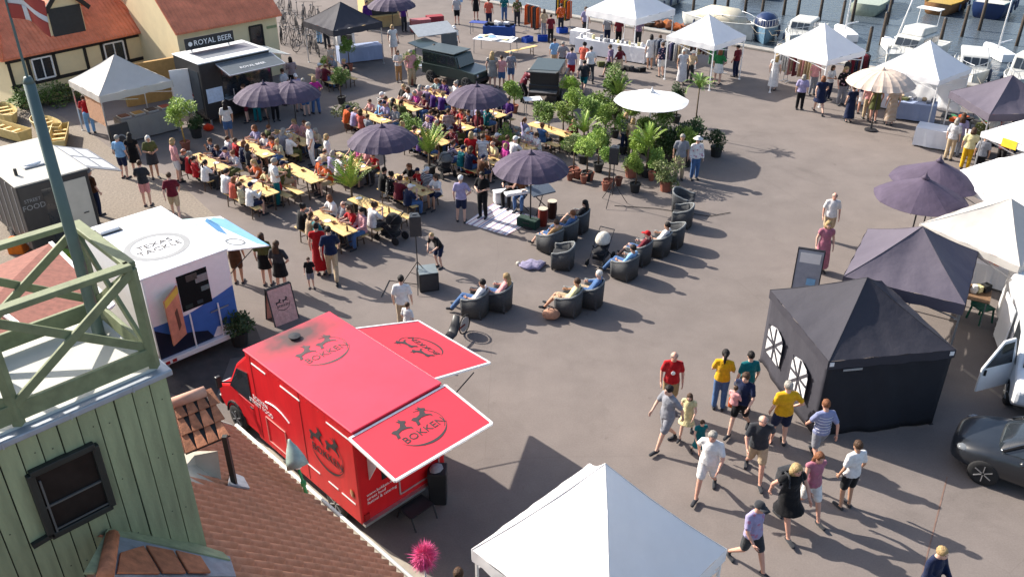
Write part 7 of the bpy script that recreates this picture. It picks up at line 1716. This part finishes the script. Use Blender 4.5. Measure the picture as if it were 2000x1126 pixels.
# red truck surroundings
bn = thing('waste_bin', 'black bin with a pale bag on top behind the red truck', 'bin', at(857,975), radians(45)); m = MB(); m.lathe([(.24,0),(.28,.85)], 4); m.build('bin_body', BPAINT, bn, bevel=.02); m = MB(); m.ball((-.02,0,.86), (.16,.13,.1)); m.build('pale_bag', cloth('#9a9aa4'), bn, True)
st_ = thing('folding_step', 'dark folding step below the rear of the red truck', 'step', at(815,1010), radians(45)); m = MB(); m.box((0,0,.30), (.6,.4,.03)); m.build('tread', DARKM, st_)
for x in (-.28,.28):
    m = MB(); m.beam((x,-.18,.3),(x,-.3,0),.025,.025); m.beam((x,.18,.3),(x,.3,0),.025,.025); m.build('side_frame', DARKM, st_)
# verdigris lamp between the tiled building and the truck
VERD = mat('verdigris', (.27,.36,.33), .7, noise=.25, scale=8); LGN = mat('lamp_green', (.05,.30,.10), .5)
lp, lq = at(601,968,2.53), at(581,908,3.0); la = thing('lantern', 'verdigris cone-shaded lantern on a leaning green stem at the roof gutter', 'lantern', lp); dl = lq-lp; LM = frame_mat(dl, U, V); dn_ = dl.normalized(); LM = Matrix.Translation(dl) @ dn_.to_track_quat('Z','Y').to_matrix().to_4x4()
MB().tube([(0,0,-.1),dl*.5,dl+dn_*.1], [.035,.026,.024], 10).build('post', LGN, la, True); MB().lathe([(.19,-.02),(.165,.12),(.10,.30),(.035,.42),(.02,.47)], 16, M=LM).build('shade', VERD, la, True)
MB().ball(dl, .08).build('globe', WPAINT, la, True); MB().lathe([(.05,-.02),(.05,.05)], 10, M=Matrix.Translation(dl*.4)).build('collar', LGN, la)
# recumbent trike beside the side hatch
tk_ = thing('recumbent_trike', 'black recumbent trike parked beyond the side hatch of the red truck', 'tricycle', at(880,676), radians(152))
def ring(m, c, r_, ax=0): m.tube([(c[0],c[1]+r_*cos(2*pi*i/20),c[2]+r_*sin(2*pi*i/20)) for i in range(21)], .02, 6, cap=False)
for c in ((0,-.75,.28),(-.35,.45,.22),(.35,.45,.22)):
    m = MB(); r_ = c[2]-.01; ring(m, c, r_)
    for k in range(8): a = pi*k/8; m.tube([(c[0],c[1]+r_*cos(a),c[2]+r_*sin(a)),(c[0],c[1]-r_*cos(a),c[2]-r_*sin(a))], .004, 3)
    m.build('wheel', TYRE, tk_); m = MB(); R_ = Matrix.Translation(c) @ Matrix.Rotation(pi/2,4,'Y'); m.lathe([(r_*.8,-.006),(r_*.8,.006)], 16, M=R_); m.build('wheel_disc', mat('wheel_grey',(.3,.28,.27),.6), tk_)
m = MB(); m.tube([(0,-.75,.28),(0,-.3,.3),(0,.45,.3),(0,.95,.42)], .028, 8); m.tube([(-.35,.45,.22),(0,.45,.3),(.35,.45,.22)], .02, 6); m.build('frame', cloth('#6a1a1a'), tk_)
m = MB(); m.tube([(0,.15,.33),(0,-.1,.34),(0,-.26,.5),(0,-.36,.78)], [(.15,.03),(.15,.03),(.14,.03),(.10,.03)], 10, sx=X1); m.build('seat', BPAINT, tk_, True)
m = MB(); m.tube([(0,.95,.42),(-.12,1.0,.42)], .015, 5); m.box((-.16,1.0,.42), (.1,.06,.03)); m.box((.16,.92,.42), (.1,.06,.03)); m.build('pedal', DARKM, tk_)
# pink tinsel pompon at the bottom edge
pk = at(828,1082,2.2); pt_ = thing('pink_pompon', 'pink fluffy pompon on a stick at the bottom edge', 'pompon', Vector((pk.x,pk.y,0))); m = MB(); m.tube([(0,0,0),(0,0,2.0)], .018, 6); m.build('stick', WPAINT, pt_)
m = MB(); rr = random.Random(3)
for i in range(1500):
    d = Vector((rr.gauss(0,1),rr.gauss(0,1),rr.gauss(0,1.25))).normalized(); p0 = Vector((d.x*.14,d.y*.14,d.z*.2))*(.5+.5*rr.random()); q = d.cross(Vector((rr.random(),rr.random(),rr.random()))).normalized()*.007; e_ = d*.12*(.6+.8*rr.random())+Vector((rr.gauss(0,.03),rr.gauss(0,.03),-.02))
    m.add([p0-q,p0+q,p0+e_], [(0,1,2)])
o = m.build('fluff', mat('hot_pink',(.72,.10,.28),.7,noise=.2,scale=9), pt_, loc=(0,0,2.15))
ob = thing('orange_cushion', 'small orange bag on the ground by the beer trailer', 'bag', at(408,255)); m = MB(); m.ball((0,0,.14), (.24,.2,.15), 12, 8); m.build('bag_body', cloth('#d83a18'), ob, True); m = MB(); m.tube([(-.08,0,.26),(0,0,.34),(.08,0,.26)], .012, 5); m.build('bag_strap', cloth('#d83a18'), ob)
# bits behind the railing
for i, (px, py, c_, L) in enumerate(((38,492,'#d8701c','orange tub behind the tower railing'),(85,470,'#c9a01c','yellow crate behind the tower railing'),(128,520,'#6f8c1e','lime green crate behind the tower railing'),(132,560,'#d8d8d4','white bucket behind the tower railing'))):
    t = thing('crate' if i else 'tub', L, 'crate' if i else 'tub', at(px,py,.0), .5*i); m = MB(); m.box((0,0,.22), (.5,.4,.44)); m.build('crate_body', cloth(c_), t, bevel=.03); m = MB(); m.box((0,0,.45), (.54,.44,.04)); m.build('rim', cloth(c_), t, bevel=.01)
# bicycles parked beyond the beer trailer
k = 0
for r_ in range(3):
    for i in range(6):
        px, py = 552+14*i+rnd.uniform(-3,3), 20+30*r_+5*i+rnd.uniform(-3,3); PBIKE.put(at(px,py), radians(-5+rnd.uniform(-25,25)), '%s bicycle from the left in the %s row beyond the beer trailer' % (ORD[i], ('back','middle','front')[r_]), 'bicycles in the rack beyond the beer trailer')
# ================================================================== HARBOUR
def on_water(px, py): p = at(px, py, WZ); return p
NV = mat('navy_hull', (.015,.03,.09), .3); TEAL = mat('teal_line', (.06,.22,.25), .4); YH = mat('yellow_boat', (.60,.36,.04), .4); GH = mat('greenish_hull', (.34,.38,.30), .4, noise=.2); CRM = mat('cream_cover', (.52,.47,.36), .8); BRH = mat('brown_hull', (.20,.10,.04), .6, noise=.3)
qa = atan2(-qn.y,-qn.x)-pi/2
boat(on_water(1552,92)+qn*1.0, qa+.1, 'white motor cruiser left of the dresses tent peak', 6.4,2.3, cabin=(-1.3,1.5,1.6,.85))
boat(on_water(1768,128)+qn*.8, qa-.15, 'white flybridge motor yacht behind the tents', 7.6,2.5, cabin=(-2.0,1.6,1.8,.95), fly=True, hfree=1.0)
boat(on_water(1880,168)+qn*1.2, qa+.25, 'white cabin boat with dark side windows right of the motor yacht', 6.2,2.2, cabin=(-2.0,1.4,1.7,.85))
boat(on_water(1985,185)+qn*1.2, qa-.1, 'white wheelhouse boat at the right edge', 6.2,2.3, cabin=(-.8,1.3,1.5,1.25), mast=3.0)
boat(on_water(1400,66)+qn*.6, qa+1.2, 'boat under a cream canvas cover behind the racks tent', 7.0,2.6, cover=CRM)
boat(on_water(1262,22)+qn*1.5, qa, 'white open boat behind the big quay tent', 6.0,2.3)
boat(on_water(1485,78)+qn*.6, qa+.4, 'blue and white boat with dark navy cover by the quay', 4.6,1.9, mat('dull_blue_hull',(.10,.19,.28),.5), None, cover=NV)
boat(on_water(1705,16), qa+pi+.1, 'greenish hulled boat at the top edge', 7.5,2.8, GH, GH, waterline=GH)
boat(on_water(1855,18), qa+pi-.1, 'yellow and brown boat at the top edge', 6.6,2.5, BRH, mat('dull_yellow',(.40,.27,.06),.5,noise=.2), cabin=(.4,2.2,1.8,.9), waterline=YH)
boat(on_water(1945,22), qa+pi, 'navy and teal hulled boat at the top right corner', 7.6,2.8, NV, None, cabin=(-1.8,1.6,2.3,1.2), waterline=TEAL, hfree=1.3)
boat(on_water(1300,-12), qa+pi, 'dark hulled boat at the top edge behind the quay tents', 7.0,2.6, NV, None)
boat(on_water(1500,-14), qa+pi, 'small dark boat at the top edge left of the greenish one', 7.0,2.6, NV, GH)
PW = mat('mooring_timber', (.055,.042,.032), .9, noise=.3, scale=5)
mp_ = thing('mooring_post', 'x', 'mooring post'); m = MB(); m.tube([(0,0,-1.0),(0,0,2.0)], [.12,.10], 10); m.build('pile', PW, mp_, True); m = MB(); m.tube([(0,0,1.98),(0,0,2.06)], [.11,.07], 10); m.build('cap', DARKM, mp_)
PM = Proto(mp_); MPOS = sorted([(1352,36),(1395,18),(1420,22),(1455,24),(1486,42),(1530,30),(1557,34),(1600,40),(1664,42),(1640,62),(1720,88),(1732,48),(1690,120),(1832,100),(1878,72),(1912,60),(1985,90)])
for i, (px, py) in enumerate(MPOS): PM.put(on_water(px,py), .3*i, ORD[i]+' dark mooring post from the left in the harbour', 'mooring posts in the harbour')
for i, (px, py, h_, L) in enumerate(((1648,72,7.0,'tall white mast left of the motor yacht'),(1945,110,6.5,'tall white mast at the right harbour edge'),(1742,98,5.0,'leaning white boat boom behind the white tent'))):
    t = thing('mast', L, 'mast', on_water(px,py)); m = MB(); lean = (0,.3,0)[0]; m.tube([(0,0,0),((.1,.1,1.0)[i],0,h_)], [.06,.035], 8); m.build('spar', WPAINT, t, True); m = MB(); m.tube([(0,0,.8),(.9,.3,.9)], .04, 6); m.build('boom', WPAINT, t); m = MB(); m.slab([(-.4,-1.5,0),(.4,-1.5,0),(.5,0,0),(.3,1.2,0),(0,1.6,0),(-.3,1.2,0),(-.5,0,0)], (0,0,.5)); m.build('hull', WPAINT, t, bevel=.05)
nh = thing('fishing_nets', 'heap of brown and orange fishing nets on the quay', 'nets', at(1310,52)-qn*.6, atan2(qd.y,qd.x))
for i in range(9):
    m = MB(); m.ball((0,0,.16), (.5,.38,.26), 12, 7); m.v = [(x+.08*sin(y*17+i),y+.07*cos(x*13),max(.004,z*(1+.3*sin(x*19+i)))) for x, y, z in m.v]; m.build('net_bundle', cloth(('#6b3a20','#9a5024','#4a3a30','#7a4a30','#b86a30')[i%5]), nh, True, loc=(-2.0+.5*i,.2*sin(i*2),0))
